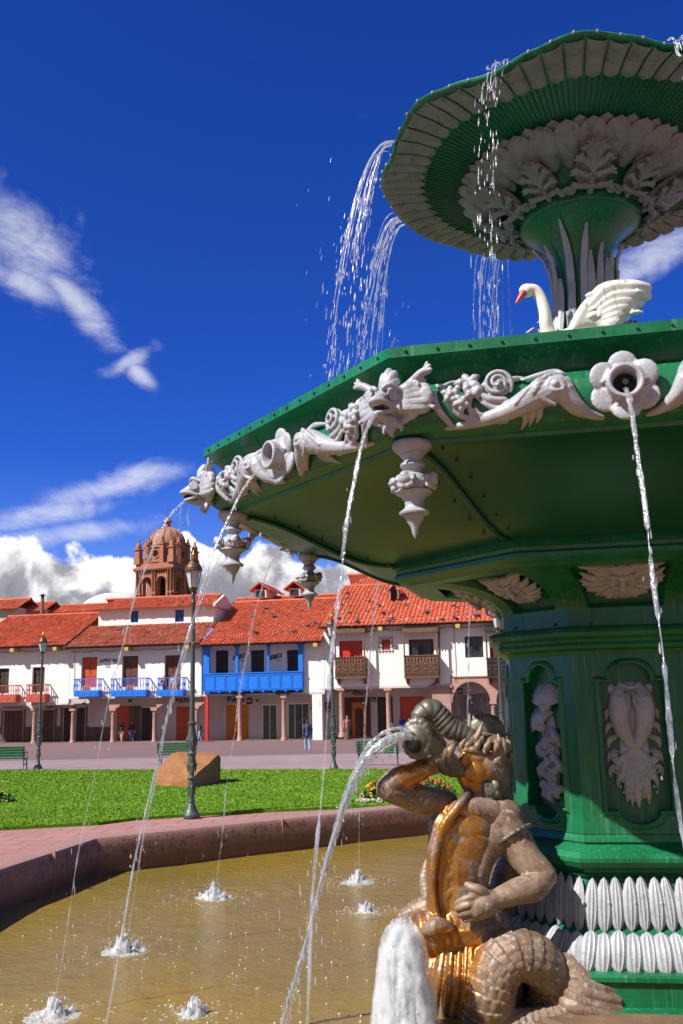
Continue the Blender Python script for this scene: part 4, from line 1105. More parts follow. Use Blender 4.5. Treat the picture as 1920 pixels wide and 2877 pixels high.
for i in range(len(POOL)):
    a, c = Vector(POOL[i]), Vector(POOL[(i+1) % len(POOL)]); L = (c-a).length; n_ = max(1, round(L/1.5))
    d_ = (c-a).normalized(); nn = Vector((-d_.y, d_.x))
    for j in range(1, n_):
        p = a.lerp(c, j/n_); q = [Vector((*(p+nn*(s_*0)), 0))]
        J.box((p.x, p.y, -.25), (.012, .06, .62), Matrix.Rotation(math.atan2(nn.y, nn.x)+PI/2, 3, 'Z'))
J.build('mortar_joints', paint('mortar', (.30, .17, .13), (.36, .22, .17), .8), cw)
# pool water: murky ochre, rippled surface
def pool_mat():
    m, k, b = new_mat('pool_water'); t = k.add('ShaderNodeTexCoord').outputs['Object']
    n = k.noise(t, .35, 5, .6); n2 = k.noise(k.mapv(t, (1, 2.2, 1)), 1.5, 5, .6, .4)
    col = k.mix(k.smooth(n, .35, .65), (.25, .165, .020), (.20, .145, .030)); col = k.mix(k.m('MULTIPLY', k.smooth(n2, .5, .75), .5), col, (.21, .155, .055))
    k.put(b.inputs['Base Color'], col); b.inputs['Roughness'].default_value = .09; b.inputs['IOR'].default_value = 1.33; b.inputs['Specular IOR Level'].default_value = .42
    h = k.m('ADD', k.m('MULTIPLY', k.noise(t, 5.5, 3, .55, .5), .7), k.m('MULTIPLY', k.noise(k.mapv(t, (1, 1.7, 1)), 15, 3, .55, .6), .35))
    k.put(b.inputs['Normal'], k.add('ShaderNodeBump', {'Strength': .42, 'Distance': .07, 'Height': h})); return m
M['pool'] = pool_mat()
SPOTS = []          # landing points of the jets, filled in here so the surface can ripple round them
for kk in (.5, 1, 1.5, 2, 2.5, 3, 3.5, 4, 4.5, 5):
    x, y = OC(5.45, kk); SPOTS.append((FX+x, FY+y))
SPOTS[4] = tuple(atz(350, 2672, WATER_Z).xy); SPOTS[3] = tuple(atz(148, 2852, WATER_Z).xy); SPOTS[5] = tuple(atz(605, 2520, WATER_Z).xy); SPOTS[6] = tuple(atz(1005, 2478, WATER_Z).xy)
wb = MB(); nx, ny = 150, 150; X = np.linspace(-5.6, 6.0, nx); Yv = np.linspace(7.0, 21.0, ny)
def whz(x, y):
    h = .010*mnoise.noise(Vector((x*1.3, y*1.3, 0)))+.006*mnoise.noise(Vector((x*3.6, y*3.6, 3)))
    for sx, sy in SPOTS:
        d = math.hypot(x-sx, y-sy)
        if d < 2.2: h += .020*math.cos(d*17)*math.exp(-d*1.9)
    return WATER_Z+h
wb.rings([[(x, y, whz(x, y)) for x in X] for y in Yv], closed=False)
wb.box2((-7, 1.5, -1.15), (12, 23, -1.10))
wo = wb.build('pool_water', M['pool'], None, True); wo['kind'] = 'structure'

# lawn
LAWN = [(-60, 9.0), (-14, 15.2), (-6.11, 17.3), (-4.51, 17.75), (-3.98, 18.3), (-2.8, 18.75), (-1.6, 19.1), (-.12, 19.4), (3, 19.7), (9, 20.2), (12.5, 28.3), (6, 29.7), (-.18, 31.7), (-12.86, 36.0), (-40, 45.5), (-60, 46)]
def inside(x, y, P):
    c = False; n = len(P); j = n-1
    for i in range(n):
        if (P[i][1] > y) != (P[j][1] > y) and x < (P[j][0]-P[i][0])*(y-P[i][1])/(P[j][1]-P[i][1])+P[i][0]: c = not c
        j = i
    return c
M['grass'] = paint('lawn_turf', (.095, .215, .010), (.060, .155, .009), .95, .8, 1, .8, 28, c3=(.16, .27, .025), s3=1.6, t3=(.5, .75), spec=.1)
gbm = bmesh.new(); n_ = [gbm.verts.new((x, y, 0)) for x, y in LAWN]; gbm.faces.new(n_)
for yy in (22, 26, 31, 36, 41): bmesh.ops.bisect_plane(gbm, geom=gbm.verts[:]+gbm.edges[:]+gbm.faces[:], plane_co=(0, yy, 0), plane_no=(0, 1, 0))
for v in gbm.verts: v.co.z = gz(v.co.y)+.035
ret = bmesh.ops.extrude_face_region(gbm, geom=gbm.faces[:])
for g_ in ret['geom']:
    if isinstance(g_, bmesh.types.BMVert): g_.co.z -= .08
bmesh.ops.recalc_face_normals(gbm, faces=gbm.faces)
gm = bpy.data.meshes.new('lawn'); gbm.to_mesh(gm); gbm.free(); gm.materials.append(M['grass'])
link('lawn', gm)['kind'] = 'structure'
NB = 110000; gv = []; yy = 17+(rng.random(NB*2)**1.9)*20; xx = rng.uniform(-1, 1, NB*2)
xx = -.6+ (xx-.40)*(.36*yy+1.0)
cnt = 0; V = []; F = []
for x, y in zip(xx, yy):
    if not inside(x, y, LAWN): continue
    z = gz(y)+.03; a = rng.uniform(0, PI); h = rng.uniform(.012, .042)*(1 if y < 26 else 1.3); w_ = rng.uniform(.008, .016)*(1+(y-17)*.05)
    dx, dy = math.cos(a)*w_, math.sin(a)*w_; lx_, ly_ = rng.normal(0, .03, 2)
    i = len(V); V += [(x-dx, y-dy, z), (x+dx, y+dy, z), (x+lx_, y+ly_, z+h)]; F.append((i, i+1, i+2)); cnt += 1
    if cnt >= NB: break
M['blade'] = paint('grass_blades', (.175, .30, .018), (.11, .225, .013), .7, .9, 1, 0, spec=.2, c3=(.20, .30, .035), s3=3.2, t3=(.5, .72))
gm = bpy.data.meshes.new('grass'); gm.from_pydata(V, [], F); gm.materials.append(M['blade']); go = link('grass', gm)
tag(go, 'short bright green grass covering the lawn behind the pool', 'grass', kind='stuff')

# ---- flower beds
M['leaf'] = paint('flower_leaves', (.03, .09, .012), (.06, .14, .02), .7, 6, 1, 0, spec=.3)
M['orange'] = paint('marigold', (.85, .24, .01), (.95, .40, .02), .6, 9); M['redfl'] = paint('red_blossom', (.6, .05, .02), (.75, .14, .03), .6, 9); M['yellow'] = paint('yellow_blossom', (.8, .5, .03), (.7, .6, .1), .6, 9)
M['whitefl'] = paint('white_edging', (.55, .55, .48), (.35, .38, .28), .8, 20)
def leaves(b, c, rad, n, s_=.05):
    for _ in range(n):
        v = Vector(rng.normal(0, 1, 3)); v.z = abs(v.z); v = v.normalized()*rng.random()**.4
        p = Vector(c)+Vector((v.x*rad[0], v.y*rad[1], v.z*rad[2])); d = Vector(rng.normal(0, 1, 3)).normalized(); e = d.orthogonal().normalized()
        q = s_*rng.uniform(.6, 1.4); b.add([p-d*q*.3, p+e*q*.35, p+d*q, p-e*q*.35], [(0, 1, 2, 3)])
def blossoms(b, c, rad, n, s_=.04):
    for _ in range(n):
        v = Vector(rng.normal(0, 1, 3)); v.z = abs(v.z)+.2; v.normalize()
        p = Vector(c)+Vector((v.x*rad[0], v.y*rad[1], v.z*rad[2])); b.ball(p, (s_, s_, s_*.7), seg=7, rings=5)
f0 = gpt(1100, 2256)
bed = empty('flower_bed', f0, 0, 'bed of orange and red flowers edged in white behind the merman\'s raised arm', 'flower bed')
b = MB(); leaves(b, (0, .6, 0), (.62, .7, .34), 1500, .06); leaves(b, (.9, 1.0, 0), (.6, .7, .34), 1200, .06); b.build('foliage', M['leaf'], bed)
b = MB(); blossoms(b, (-.18, .5, .02), (.42, .5, .38), 46, .035); o = b.build('orange_blossoms', M['orange'], bed, True); o['kind'] = 'stuff'
b = MB(); blossoms(b, (.85, .9, .02), (.5, .6, .38), 46, .035); o = b.build('red_blossoms', M['redfl'], bed, True); o['kind'] = 'stuff'
b = MB()
for i in range(260):
    t = rng.random(); p = Vector((lerp(-.7, 1.7, t), -.12+.10*math.sin(t*5)+rng.normal(0, .06), rng.uniform(.0, .10))); b.ball(p, rng.uniform(.015, .035), seg=6, rings=4)
o = b.build('white_edging', M['whitefl'], bed, True); o['kind'] = 'stuff'
f1 = gpt(5, 2257)
bush = empty('flower_bush', f1, 0, 'low dark green bush with yellow blossoms at the left edge of the lawn', 'bush')
b = MB(); leaves(b, (-.1, 0, 0), (.40, .4, .24), 1500, .06); b.build('foliage', M['leaf'], bush)
b = MB(); blossoms(b, (-.1, 0, .0), (.36, .36, .25), 40, .022); o = b.build('yellow_blossoms', M['yellow'], bush, True); o['kind'] = 'stuff'

# ---- boulder
M['rock'] = paint('orange_boulder', (.25, .10, .034), (.32, .15, .055), .9, 1.4, 1, .8, 9, c3=(.16, .075, .035), s3=5, t3=(.58, .75))
rp = [at(440, 2217, 25.7), at(544, 2228, 24.7), at(616, 2215, 26.2), at(542, 2186, 24.75), at(612, 2121, 26.3), at(600, 2113, 26.6), at(497, 2113, 26.5), at(452, 2157, 25.9), at(440, 2162, 26.0), at(470, 2215, 27.4), at(600, 2210, 27.6), at(480, 2120, 27.2), at(590, 2114, 27.3), at(622, 2130, 26.6)]
rbm = bmesh.new()
for p in rp: rbm.verts.new(p-Vector((-4.2, 26, -.2)))
bmesh.ops.convex_hull(rbm, input=rbm.verts)
bmesh.ops.triangulate(rbm, faces=rbm.faces); bmesh.ops.subdivide_edges(rbm, edges=rbm.edges[:], cuts=4, use_grid_fill=True)
for v in rbm.verts: v.co += Vector((mnoise.noise(v.co*2.2), mnoise.noise(v.co*2.2+Vector((9, 0, 0))), mnoise.noise(v.co*2.2+Vector((0, 9, 0)))))*.045+Vector((mnoise.noise(v.co*9), mnoise.noise(v.co*9+Vector((5, 0, 0))), mnoise.noise(v.co*9+Vector((0, 5, 0)))))*.018
me = bpy.data.meshes.new('boulder'); rbm.to_mesh(me); rbm.free(); me.materials.append(M['rock']); o = link('boulder', me); o.location = (-4.2, 26, -.2)
tag(o, 'large orange boulder with a flat sunlit face lying on the lawn', 'boulder')

# ---- street lamps
M['iron'] = paint('verdigris_iron', (.060, .085, .075), (.085, .115, .10), .45, 4, 1, .2, 30, metal=.3, c3=(.04, .05, .045), s3=9)
M['lampcap'] = paint('rusty_brass', (.20, .10, .05), (.11, .07, .045), .45, 6, 1, .2, 20, metal=.6); M['brass'] = paint('bright_brass', (.55, .27, .06), (.45, .2, .05), .35, 6, metal=.7)
def glass_mat():
    m, k, b = new_mat('lamp_glass'); b.inputs['Base Color'].default_value = (.72, .76, .82, 1); b.inputs['Roughness'].default_value = .25; b.inputs['Alpha'].default_value = .62; return m
M['lglass'] = glass_mat()
def make_lamp(label, loc, H):
    r = empty('street_lamp', loc, .3, label, 'street lamp', 'cast iron street lamps round the plaza')
    k = H/5.0
    pr = [(0, .0), (.165, 0), (.165, .055), (.15, .075), (.125, .10), (.095, .17), (.07, .235), (.058, .26), (.072, .29), (.058, .32), (.05, .42), (.062, .47), (.068, .62), (.06, .68), (.078, .70), (.085, .72), (.05, .76), (.048, .83), (.066, .90), (.078, 1.02), (.066, 1.12), (.085, 1.15), (.09, 1.17), (.055, 1.21), (.06, 1.28), (.088, 1.36), (.092, 1.46), (.07, 1.60), (.06, 1.68), (.088, 1.72), (.088, 1.74), (.055, 1.77), (.05, 1.95), (.045, 2.6), (.04, 3.6), (.037, 4.0), (.05, 4.02), (.05, 4.05), (.038, 4.07), (.038, 4.18), (.05, 4.2), (.035, 4.25), (0, 4.26)]
    MB().lathe([(a*k, z*k) for a, z in pr], 20).build('pole', M['iron'], r, 35)
    b = MB()
    for zc, rad in ((1.42, .088), (.95, .074), (.55, .064)):
        for i in range(4):
            a = i*PI/2; p = Vector((rad*math.cos(a), rad*math.sin(a), zc))
            b.ball(p*k, (.028*k, .028*k, .04*k), seg=8, rings=6); b.ball((p+Vector((0, 0, .05)))*k, .016*k, seg=7, rings=5)
            b.cap((p+Vector((0, 0, -.03)))*k, (p*Vector((.9, .9, 1)) if False else (p+Vector((0, 0, -.14))))*k, .018*k, .008*k, 7)
    b.build('ornaments', M['iron'], r, True)
    b = MB(); b.lathe([(0, 4.235*k), (.06*k, 4.25*k), (.09*k, 4.31*k), (.095*k, 4.33*k), (.09*k, 4.335*k), (0, 4.335*k)], 6); b.build('lantern_base', M['lampcap'], r)
    b = MB(); b.lathe([(.088*k, 4.335*k), (.155*k, 4.66*k)], 6); b.build('lantern_glass', M['lglass'], r)
    b = MB()
    for i in range(6):
        a = 2*PI*i/6; c_, s_ = math.cos(a), math.sin(a); b.tube([(.09*k*c_, .09*k*s_, 4.33*k), (.157*k*c_, .157*k*s_, 4.665*k)], .009*k, 5)
    b.build('lantern_frame', M['iron'], r)
    b = MB().lathe([(.0, 4.655*k), (.178*k, 4.66*k), (.182*k, 4.685*k), (.165*k, 4.70*k), (.17*k, 4.72*k), (.13*k, 4.79*k), (.085*k, 4.84*k), (.075*k, 4.86*k), (.085*k, 4.87*k), (.04*k, 4.90*k), (0, 4.9*k)], 18)
    cap_ = b.build('lantern_cap', M['lampcap'], r, 35)
    b = MB().lathe([(.0, 4.89*k), (.04*k, 4.895*k), (.052*k, 4.93*k), (.03*k, 4.95*k), (.046*k, 4.985*k), (.025*k, 5.02*k), (.006*k, 5.08*k), (0, 5.09*k)], 12); b.build('finial', M['brass'], cap_, 35)
    return r
l0 = gpt(538, 2297); make_lamp('nearest cast iron street lamp with ornate stacked base beside the orange boulder', l0, 5.0)
make_lamp('street lamp at the left in front of the small red balconies', gpt(107, 2161), 5.1)
make_lamp('street lamp standing before the left carved wooden balcony', gpt(939, 2163), 5.05)
make_lamp('street lamp half hidden at the left edge of the fountain pedestal', gpt(1418, 2160), 5.1)

# ---- benches
M['bench'] = paint('bench_green', (.012, .15, .05), (.02, .2, .07), .4, 5, 1, .1)
def make_bench(label, loc, rz):
    r = empty('park_bench', loc, rz, label, 'bench', 'green slatted benches along the path')
    b = MB()
    for i in range(4): b.box((0, -.10+.115*i, .43), (1.5, .09, .03))
    b.build('seat', M['bench'], r)
    b = MB()
    for i in range(4): b.box((0, .34+.03*i, .53+.10*i), (1.5, .03, .08), Matrix.Rotation(-.25, 3, 'X'))
    b.build('backrest', M['bench'], r)
    for s_ in (-1, 1):
        b = MB(); x = s_*.68
        b.tube(spline([(x, -.18, 0), (x, -.22, .12), (x, -.14, .28), (x, -.14, .41), (x, .28, .40), (x, .46, .86)])[0], .022, 6); b.tube(spline([(x, .25, .40), (x, .26, .2), (x, .38, .0)])[0], .022, 6)
        b.tube(spline([(x, -.14, .41), (x, -.2, .56), (x, -.12, .64), (x, .1, .62), (x, .36, .60)])[0], .02, 6); b.tube(spline([(x, -.16, .14), (x, .05, .2), (x, .28, .14)])[0], .016, 6)
        b.build('leg', M['iron'], r, True)
    return r
make_bench('green slatted bench at the left edge of the photo', gpt(20, 2163), PI+.05)
make_bench('green slatted bench partly hidden behind the orange boulder', gpt(500, 2150), PI)
make_bench('green slatted bench seen through the merman\'s water stream', gpt(1064, 2150), PI-.1)
# ================================================================== THE ARCADED ROW ACROSS THE STREET
FA = R(12); FO = Vector((-1.5, 72, 0)); FU = Vector((math.cos(FA), -math.sin(FA), 0)); FN = Vector((math.sin(FA), math.cos(FA), 0))
def fp(px, py, d=0.0):
    D = ray(px, py); t = ((FO-CAM).dot(FN)+d)/D.dot(FN); P = CAM+D*t
    return (P-FO).dot(FU), P.z
def c1(x, y, d=0.0): return fp(x/2.8, 1560+y/2.8, d)
def c2(x, y, d=0.0): return fp(480+x/3.0154, 1560+y/3.0154, d)
def c3(x, y, d=0.0): return fp(880+x/2.8, 1560+y/2.8, d)
def rect(f, x0, y0, x1, y1, d=0.0):
    a, b, c, e = f(x0, y0, d), f(x1, y0, d), f(x0, y1, d), f(x1, y1, d)
    return (a[0]+c[0])/2, (b[0]+e[0])/2, (c[1]+e[1])/2, (a[1]+b[1])/2      # s0 s1 z0 z1
def Fw(s, d, z): return FO+FU*s+FN*d+Vector((0, 0, z))
ZB = -1.05
M['plaster'] = paint('white_plaster', (.84, .825, .815), (.79, .77, .755), .9, .8, 1, .12, 6, c3=(.62, .57, .55), s3=2.2, t3=(.62, .85), spec=.2)
M['plaster_old'] = paint('stained_plaster', (.60, .56, .54), (.52, .47, .45), .9, .8, 1, .15, 6, spec=.2)
M['cream'] = paint('cream_plaster', (.62, .54, .40), (.52, .44, .32), .9, 1, 1, .15, 6)
M['blue'] = paint('bright_blue_wood', (.005, .18, .76), (.004, .155, .70), .5, 4, 1, .1, 20)
M['blue_d'] = paint('deep_blue_wood', (.008, .06, .30), (.006, .05, .24), .5)
M['redwood'] = paint('red_balcony_wood', (.50, .085, .05), (.42, .07, .04), .6, 4)
M['brownwood'] = paint('carved_brown_wood', (.17, .085, .05), (.12, .06, .035), .7, 4, 1, .3, 25); M['darkwood'] = paint('black_wood', (.03, .022, .02), (.045, .03, .025), .6, 5)
M['doorwood'] = paint('orange_door', (.62, .19, .015), (.52, .14, .012), .5, 3, 1, .15, 15); M['doorred'] = paint('red_brown_door', (.55, .075, .020), (.46, .06, .018), .5, 3, 1, .15, 15); M['doorbrown'] = paint('old_brown_door', (.13, .04, .025), (.09, .03, .02), .6, 3, 1, .2, 15)
M['doorbright'] = paint('bright_red_door', (.60, .03, .02), (.5, .03, .02), .45)
M['stonepink'] = paint('pink_column_stone', (.46, .27, .22), (.38, .22, .185), .75, 3, 1, .25, 14, c3=(.30, .22, .19), s3=2, t3=(.55, .75))
M['dado'] = stone('brown_masonry', (.17, .105, .085), (.13, .085, .07), .7, .45, (.10, .07, .06), joint=.02)
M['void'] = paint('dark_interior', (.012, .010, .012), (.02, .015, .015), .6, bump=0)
M['beam'] = paint('beam_end', (.55, .40, .12), (.45, .33, .12), .7); M['winglass'] = paint('window_glass', (.02, .03, .035), (.03, .04, .05), .08, 2, bump=0, spec=.6)
M['shopglass'] = paint('shop_glass', (.05, .06, .06), (.03, .035, .035), .12, 1.2, bump=0, c3=(.16, .18, .17), s3=1.6, t3=(.56, .66))
M['letter'] = paint('black_lettering', (.012, .012, .014), (.02, .02, .02), .5, bump=0); M['letterwarm'] = paint('brown_lettering', (.06, .035, .02), rough=.6, bump=0)
M['board'] = paint('sign_board', (.6, .57, .55), (.5, .47, .46), .7); M['wire'] = M['darkwood']
def tile_mat(name, a, b_, c_):
    m, k, b = new_mat(name); at_ = k.add('ShaderNodeAttribute', attribute_name='tint'); t = k.add('ShaderNodeTexCoord').outputs['Object']
    f = k.add('ShaderNodeSeparateColor', {0: at_.outputs['Color']}).outputs[0]
    col = k.ramp(f, [(0, c_), (.18, a), (.7, b_), (.93, tuple(min(1, x*1.25+.03) for x in b_)), (1, (.42, .27, .18))])
    col = k.mix(k.m('MULTIPLY', k.smooth(k.noise(t, .7, 6, .65), .5, .72), .45), col, c_)
    k.put(b.inputs['Base Color'], col); b.inputs['Roughness'].default_value = .85; return m
M['tile'] = tile_mat('clay_tiles', (.47, .085, .035), (.56, .13, .06), (.26, .05, .028)); M['tile_old'] = tile_mat('weathered_clay_tiles', (.36, .085, .045), (.46, .13, .075), (.16, .05, .035))
def tile_roof(name, s0, s1, d0, z0, slope, run, parent, off, m='tile', pitch=.24, row=.42, lo=None, hi=None, ridge=True, jit=.012):
    b = MB(); tint = []; cs = math.atan(slope); ca, sa = math.cos(cs), math.sin(cs); LV = run/ca
    def P(s, v, h): return (s, d0+v*ca-h*sa, z0+v*sa+h*ca)
    n = max(1, round((s1-s0)/pitch)); pt = (s1-s0)/n
    lo = lo or (lambda s: 0.0); hi = hi or (lambda s: LV)
    for i in range(n):       # channel sheet
        a, c = s0+i*pt, s0+(i+1)*pt
        if hi((a+c)/2)-lo((a+c)/2) < .15: continue
        q = [P(a, lo(a), -.02), P(c, lo(c), -.02), P(c, hi(c), -.02), P(a, hi(a), -.02)]
        b.add(q, [(0, 1, 2, 3)]); tint += [.12]*4
    for i in range(n):
        sc_ = s0+(i+.5)*pt; v0, v1 = lo(sc_), hi(sc_)
        if v1-v0 < .2: continue
        v = v0-rng.random()*.06
        while v < v1-.1:
            e = min(v+row*1.08, v1); tv = float(np.clip(rng.normal(.5, .2), 0, .95)) if rng.random() > .03 else rng.choice([.0, 1.0])
            x = sc_+rng.normal(0, jit); vs = []
            for vv, w_, h in ((v, pt*.40, .085), (e, pt*.34, .055)):
                for a in (0, .25, .5, .75, 1): vs.append(P(x-w_*math.cos(PI*a), vv, -.02+h*math.sin(PI*a)*1.05+(.02 if vv == v else 0)))
            b.add(vs, [(j, j+1, 6+j, 5+j) for j in range(4)]+[(4, 3, 2, 1, 0)]); tint += [tv]*10
            v += row
    if ridge:
        v = LV
        for s in np.arange(s0, s1-.2, .4):
            vs = []
            for ss, r_ in ((s, .15), (s+.44, .13)):
                for a in (0, .25, .5, .75, 1): vs.append((min(ss, s1), d0+v*ca-r_*math.cos(PI*a)*1.1, z0+v*sa-.03+r_*math.sin(PI*a)))
            b.add(vs, [(j, j+1, 6+j, 5+j) for j in range(4)]); tint += [float(rng.uniform(.4, .8))]*10
        b.add([P(s0, LV, 0), P(s1, LV, 0), (s1, d0+run+.9*run, z0), (s0, d0+run+.9*run, z0)], [(0, 1, 2, 3)]); tint += [.4]*4     # back slope
    o = b.build(name, M[m], parent, False, off)
    ca_ = o.data.color_attributes.new('tint', 'FLOAT_COLOR', 'POINT'); ca_.data.foreach_set('color', np.repeat(np.array(tint, dtype=np.float32), 4)); return o
def wallT(b, outer, holes, d, th, sides=True):
    polys = [[Vector((x, z, 0)) for x, z in outer]]+[[Vector((x, z, 0)) for x, z in h] for h in holes]
    tri = tessellate_polygon(polys); flat = [p for q in polys for p in q]
    b.add([(p.x, d, p.y) for p in flat], tri)
    for q in polys if sides else polys[1:]: b.rings([[(p.x, d, p.y) for p in q], [(p.x, d+th, p.y) for p in q]])
def R4(r): s0, s1, z0, z1 = r; return [(s0, z0), (s1, z0), (s1, z1), (s0, z1)]
def arch4(s0, s1, z0, zs, n=14):
    r_ = (s1-s0)/2; c_ = (s0+s1)/2; return [(s0, z0), (s1, z0)]+[(c_+r_*math.cos(PI*i/n), zs+r_*math.sin(PI*i/n)) for i in range(n+1)]
class Bld:
    def __init__(s, name, label, s0, d=0.0, zb=ZB, cat='building', group='buildings of the arcaded row'):
        s.off = (s0, d, zb); s.r = empty(name, Fw(s0, d, zb), -FA, label, cat, group)
    def p(s, b, name, m, smooth=False, parent=None): return b.build(name, M[m] if isinstance(m, str) else m, parent or s.r, smooth, s.off)
    def box(s, name, m, s0, s1, d0, d1, z0, z1, parent=None): return s.p(MB().box2((s0, d0, z0), (s1, d1, z1)), name, m, False, parent)
    def window(s, r, d=.18, frame='darkwood', glass='winglass', bars=(1, 2), name='window', fw=.07):
        s0, s1, z0, z1 = r; b = MB()
        for a, c in ((s0, s0+fw), (s1-fw, s1)): b.box2((a, d, z0), (c, d+.08, z1))
        for a, c in ((z0, z0+fw), (z1-fw, z1)): b.box2((s0+fw, d, a), (s1-fw, d+.08, c))
        for i in range(1, bars[0]+1): x = lerp(s0, s1, i/(bars[0]+1)); b.box2((x-.025, d+.005, z0+fw), (x+.025, d+.07, z1-fw))
        for i in range(1, bars[1]+1): x = lerp(z0, z1, i/(bars[1]+1)); b.box2((s0+fw, d+.01, x-.022), (s1-fw, d+.065, x+.022))
        o = s.p(b, name, frame); s.box('pane', glass, s0+fw*.5, s1-fw*.5, d+.055, d+.075, z0+fw*.5, z1-fw*.5, o); return o
    def door(s, r, d, m, name='door', panels=(2, 3), frame=None):
        s0, s1, z0, z1 = r; b = MB(); b.box2((s0, d+.03, z0), (s1, d+.10, z1)); n0, n1 = panels
        for i in range(n0):
            for j in range(n1):
                a, c = lerp(s0, s1, i/n0), lerp(s0, s1, (i+1)/n0); e, f = lerp(z0, z1, j/n1), lerp(z0, z1, (j+1)/n1)
                b.box2((a+.05, d+.0, e+.06), (c-.05, d+.028, f-.06))
        o = s.p(b, name, m)
        fb = MB(); fr = .09
        fb.box2((s0-fr, d-.03, z0), (s0-.002, d+.06, z1+fr)); fb.box2((s1+.002, d-.03, z0), (s1+fr, d+.06, z1+fr)); fb.box2((s0, d-.03, z1+.002), (s1, d+.06, z1+fr))
        s.p(fb, 'frame', frame or m, False, o)
        s.p(MB().ball(((s0+s1)/2+.09, d-.01, lerp(z0, z1, .48)), .035, seg=8, rings=6), 'handle', 'brass', True, o); return o
    def text(s, txt, s0, s1, zc, d, m='letter', ital=0.0, arc=0.0, rise=0.0, height=None, parent=None, bold=.012):
        cu = bpy.data.curves.new('t', 'FONT'); cu.body = txt; cu.shear = ital; cu.offset = bold; cu.extrude = .012; cu.size = 1.0
        o = bpy.data.objects.new('t', cu); COL.objects.link(o); dg = bpy.context.evaluated_depsgraph_get()
        me = bpy.data.meshes.new_from_object(o.evaluated_get(dg)); bpy.data.objects.remove(o); bpy.data.curves.remove(cu)
        co = np.array([v.co for v in me.vertices]); x0, x1 = co[:, 0].min(), co[:, 0].max(); y0, y1 = co[:, 1].min(), co[:, 1].max()
        k = (s1-s0)/(x1-x0); ky = k if height is None else height/(y1-y0)
        for v in me.vertices:
            x, y, z = v.co; t = (x-x0)/(x1-x0)
            v.co = (s0+(x-x0)*k-s.off[0], d-z-s.off[1]-.012, zc+(y-(y0+y1)/2)*ky+arc*(1-(2*t-1)**2)+rise*(t-.5)-s.off[2])
        me.materials.append(M[m]); me.name = 'sign_lettering'; return link('sign_lettering', me, parent or s.r)
    def column(s, px, f, ytop, ybot, d=0.0, r_=.19, m='stonepink', bracket=None, zcap=None):
        s_, zt = f(px, ytop, d); zb = f(px, ybot, d)[1]; H = zt-zb
        b = MB(); b.lathe([(0, 0), (r_*1.6, 0), (r_*1.6, .12), (r_*1.35, .16), (r_*1.4, .24), (r_*1.12, .30), (r_*1.05, .36), (r_*.9, H-.42), (r_*.95, H-.40), (r_*1.1, H-.38), (r_*.92, H-.34), (r_*1.0, H-.28), (r_*1.35, H-.18), (r_*1.35, H-.17), (0, H-.17)], 14, (s_, d, zb))
        b.box((s_, d, zt-.09), (r_*3.0, r_*2.8, .175))
        o = s.p(b, 'column', m, 40)
        if bracket:
            q = MB(); q.prism([(s_-.75, zt+.30), (s_-.28, zt+.003), (s_+.28, zt+.003), (s_+.75, zt+.30)], d-.16, d+.16, 1); s.p(q, 'bracket', bracket, False, o)
        return o
    def arcade(s, s0, s1, zl, m='plaster_old', dd=2.6, dado=None):
        """recessed ground floor: back wall, ceiling, floor step"""
        return dd
def balcony(B_, r, m, depth=.75, zrail=None, baluster=.22, panel=.45, name='balcony'):
    """projecting balcony: floor, panelled lower board, balusters, hand rail"""
    s0, s1, z0, z1 = r; b = MB(); pz = z0+(z1-z0)*panel
    b.box2((s0, -depth, z0), (s1, -.0, z0+.07)); b.box2((s0, -depth-.0, z0+.072), (s1, -depth+.05, pz))
    for x in (s0, s1-.05): b.box2((x, -depth+.052, z0+.072), (x+.05, -.0, pz))
    n = max(2, round((s1-s0)/.5))
    for i in range(n): x0, x1 = lerp(s0, s1, i/n), lerp(s0, s1, (i+1)/n); b.prism([((x0+x1)/2, z0+.10), (x1-.05, (z0+pz)/2+.03), ((x0+x1)/2, pz-.03), (x0+.05, (z0+pz)/2+.03)], -depth-.018, -depth-.001, 1)
    o = B_.p(b, name, m)
    q = MB(); q.box2((s0-.03, -depth-.03, z1-.07), (s1+.03, -depth+.06, z1))
    for x in (s0-.03, s1-.05): q.box2((x, -depth+.062, z1-.07), (x+.08, -.0, z1))
    B_.p(q, 'hand_rail', m, False, o)
    k = MB(); nb = max(3, round((s1-s0)/baluster))
    def bal(x, y):
        k.lathe([(.026, pz), (.022, lerp(pz, z1-.07, .25)), (.042, lerp(pz, z1-.07, .45)), (.02, lerp(pz, z1-.07, .7)), (.03, z1-.07)], 6, (x, y, 0))
    for i in range(nb+1): bal(lerp(s0+.03, s1-.03, i/nb), -depth+.02)
    for i in range(1, 4):
        for x in (s0+.02, s1-.02): bal(x, lerp(-depth+.02, 0, i/4))
    B_.p(k, 'balusters', m, True, o); return o
def eave(B_, s0, s1, z, beams, depth=.85, sl=.46):
    """rafters and boards under the tiles, plus the pale beam ends"""
    b = MB(); b.add([(s0, -depth, z-.06), (s1, -depth, z-.06), (s1, .3, z-.06+(depth+.3)*sl), (s0, .3, z-.06+(depth+.3)*sl)], [(0, 1, 2, 3)])
    b.box2((s0, -depth, z-.14), (s1, -depth+.05, z-.03))
    for s in np.arange(s0+.2, s1, .55): b.box((s, -depth*.5, z-.10+depth*.5*sl-.03), (.09, depth, .10), Matrix.Rotation(math.atan(sl), 3, 'X'))
    B_.p(b, 'eave', 'darkwood')
    for s in beams: B_.box('beam_end', 'beam', s-.16, s+.16, -depth-.10, .1, z-.42, z-.15)
DG = 2.6      # depth of the arcade
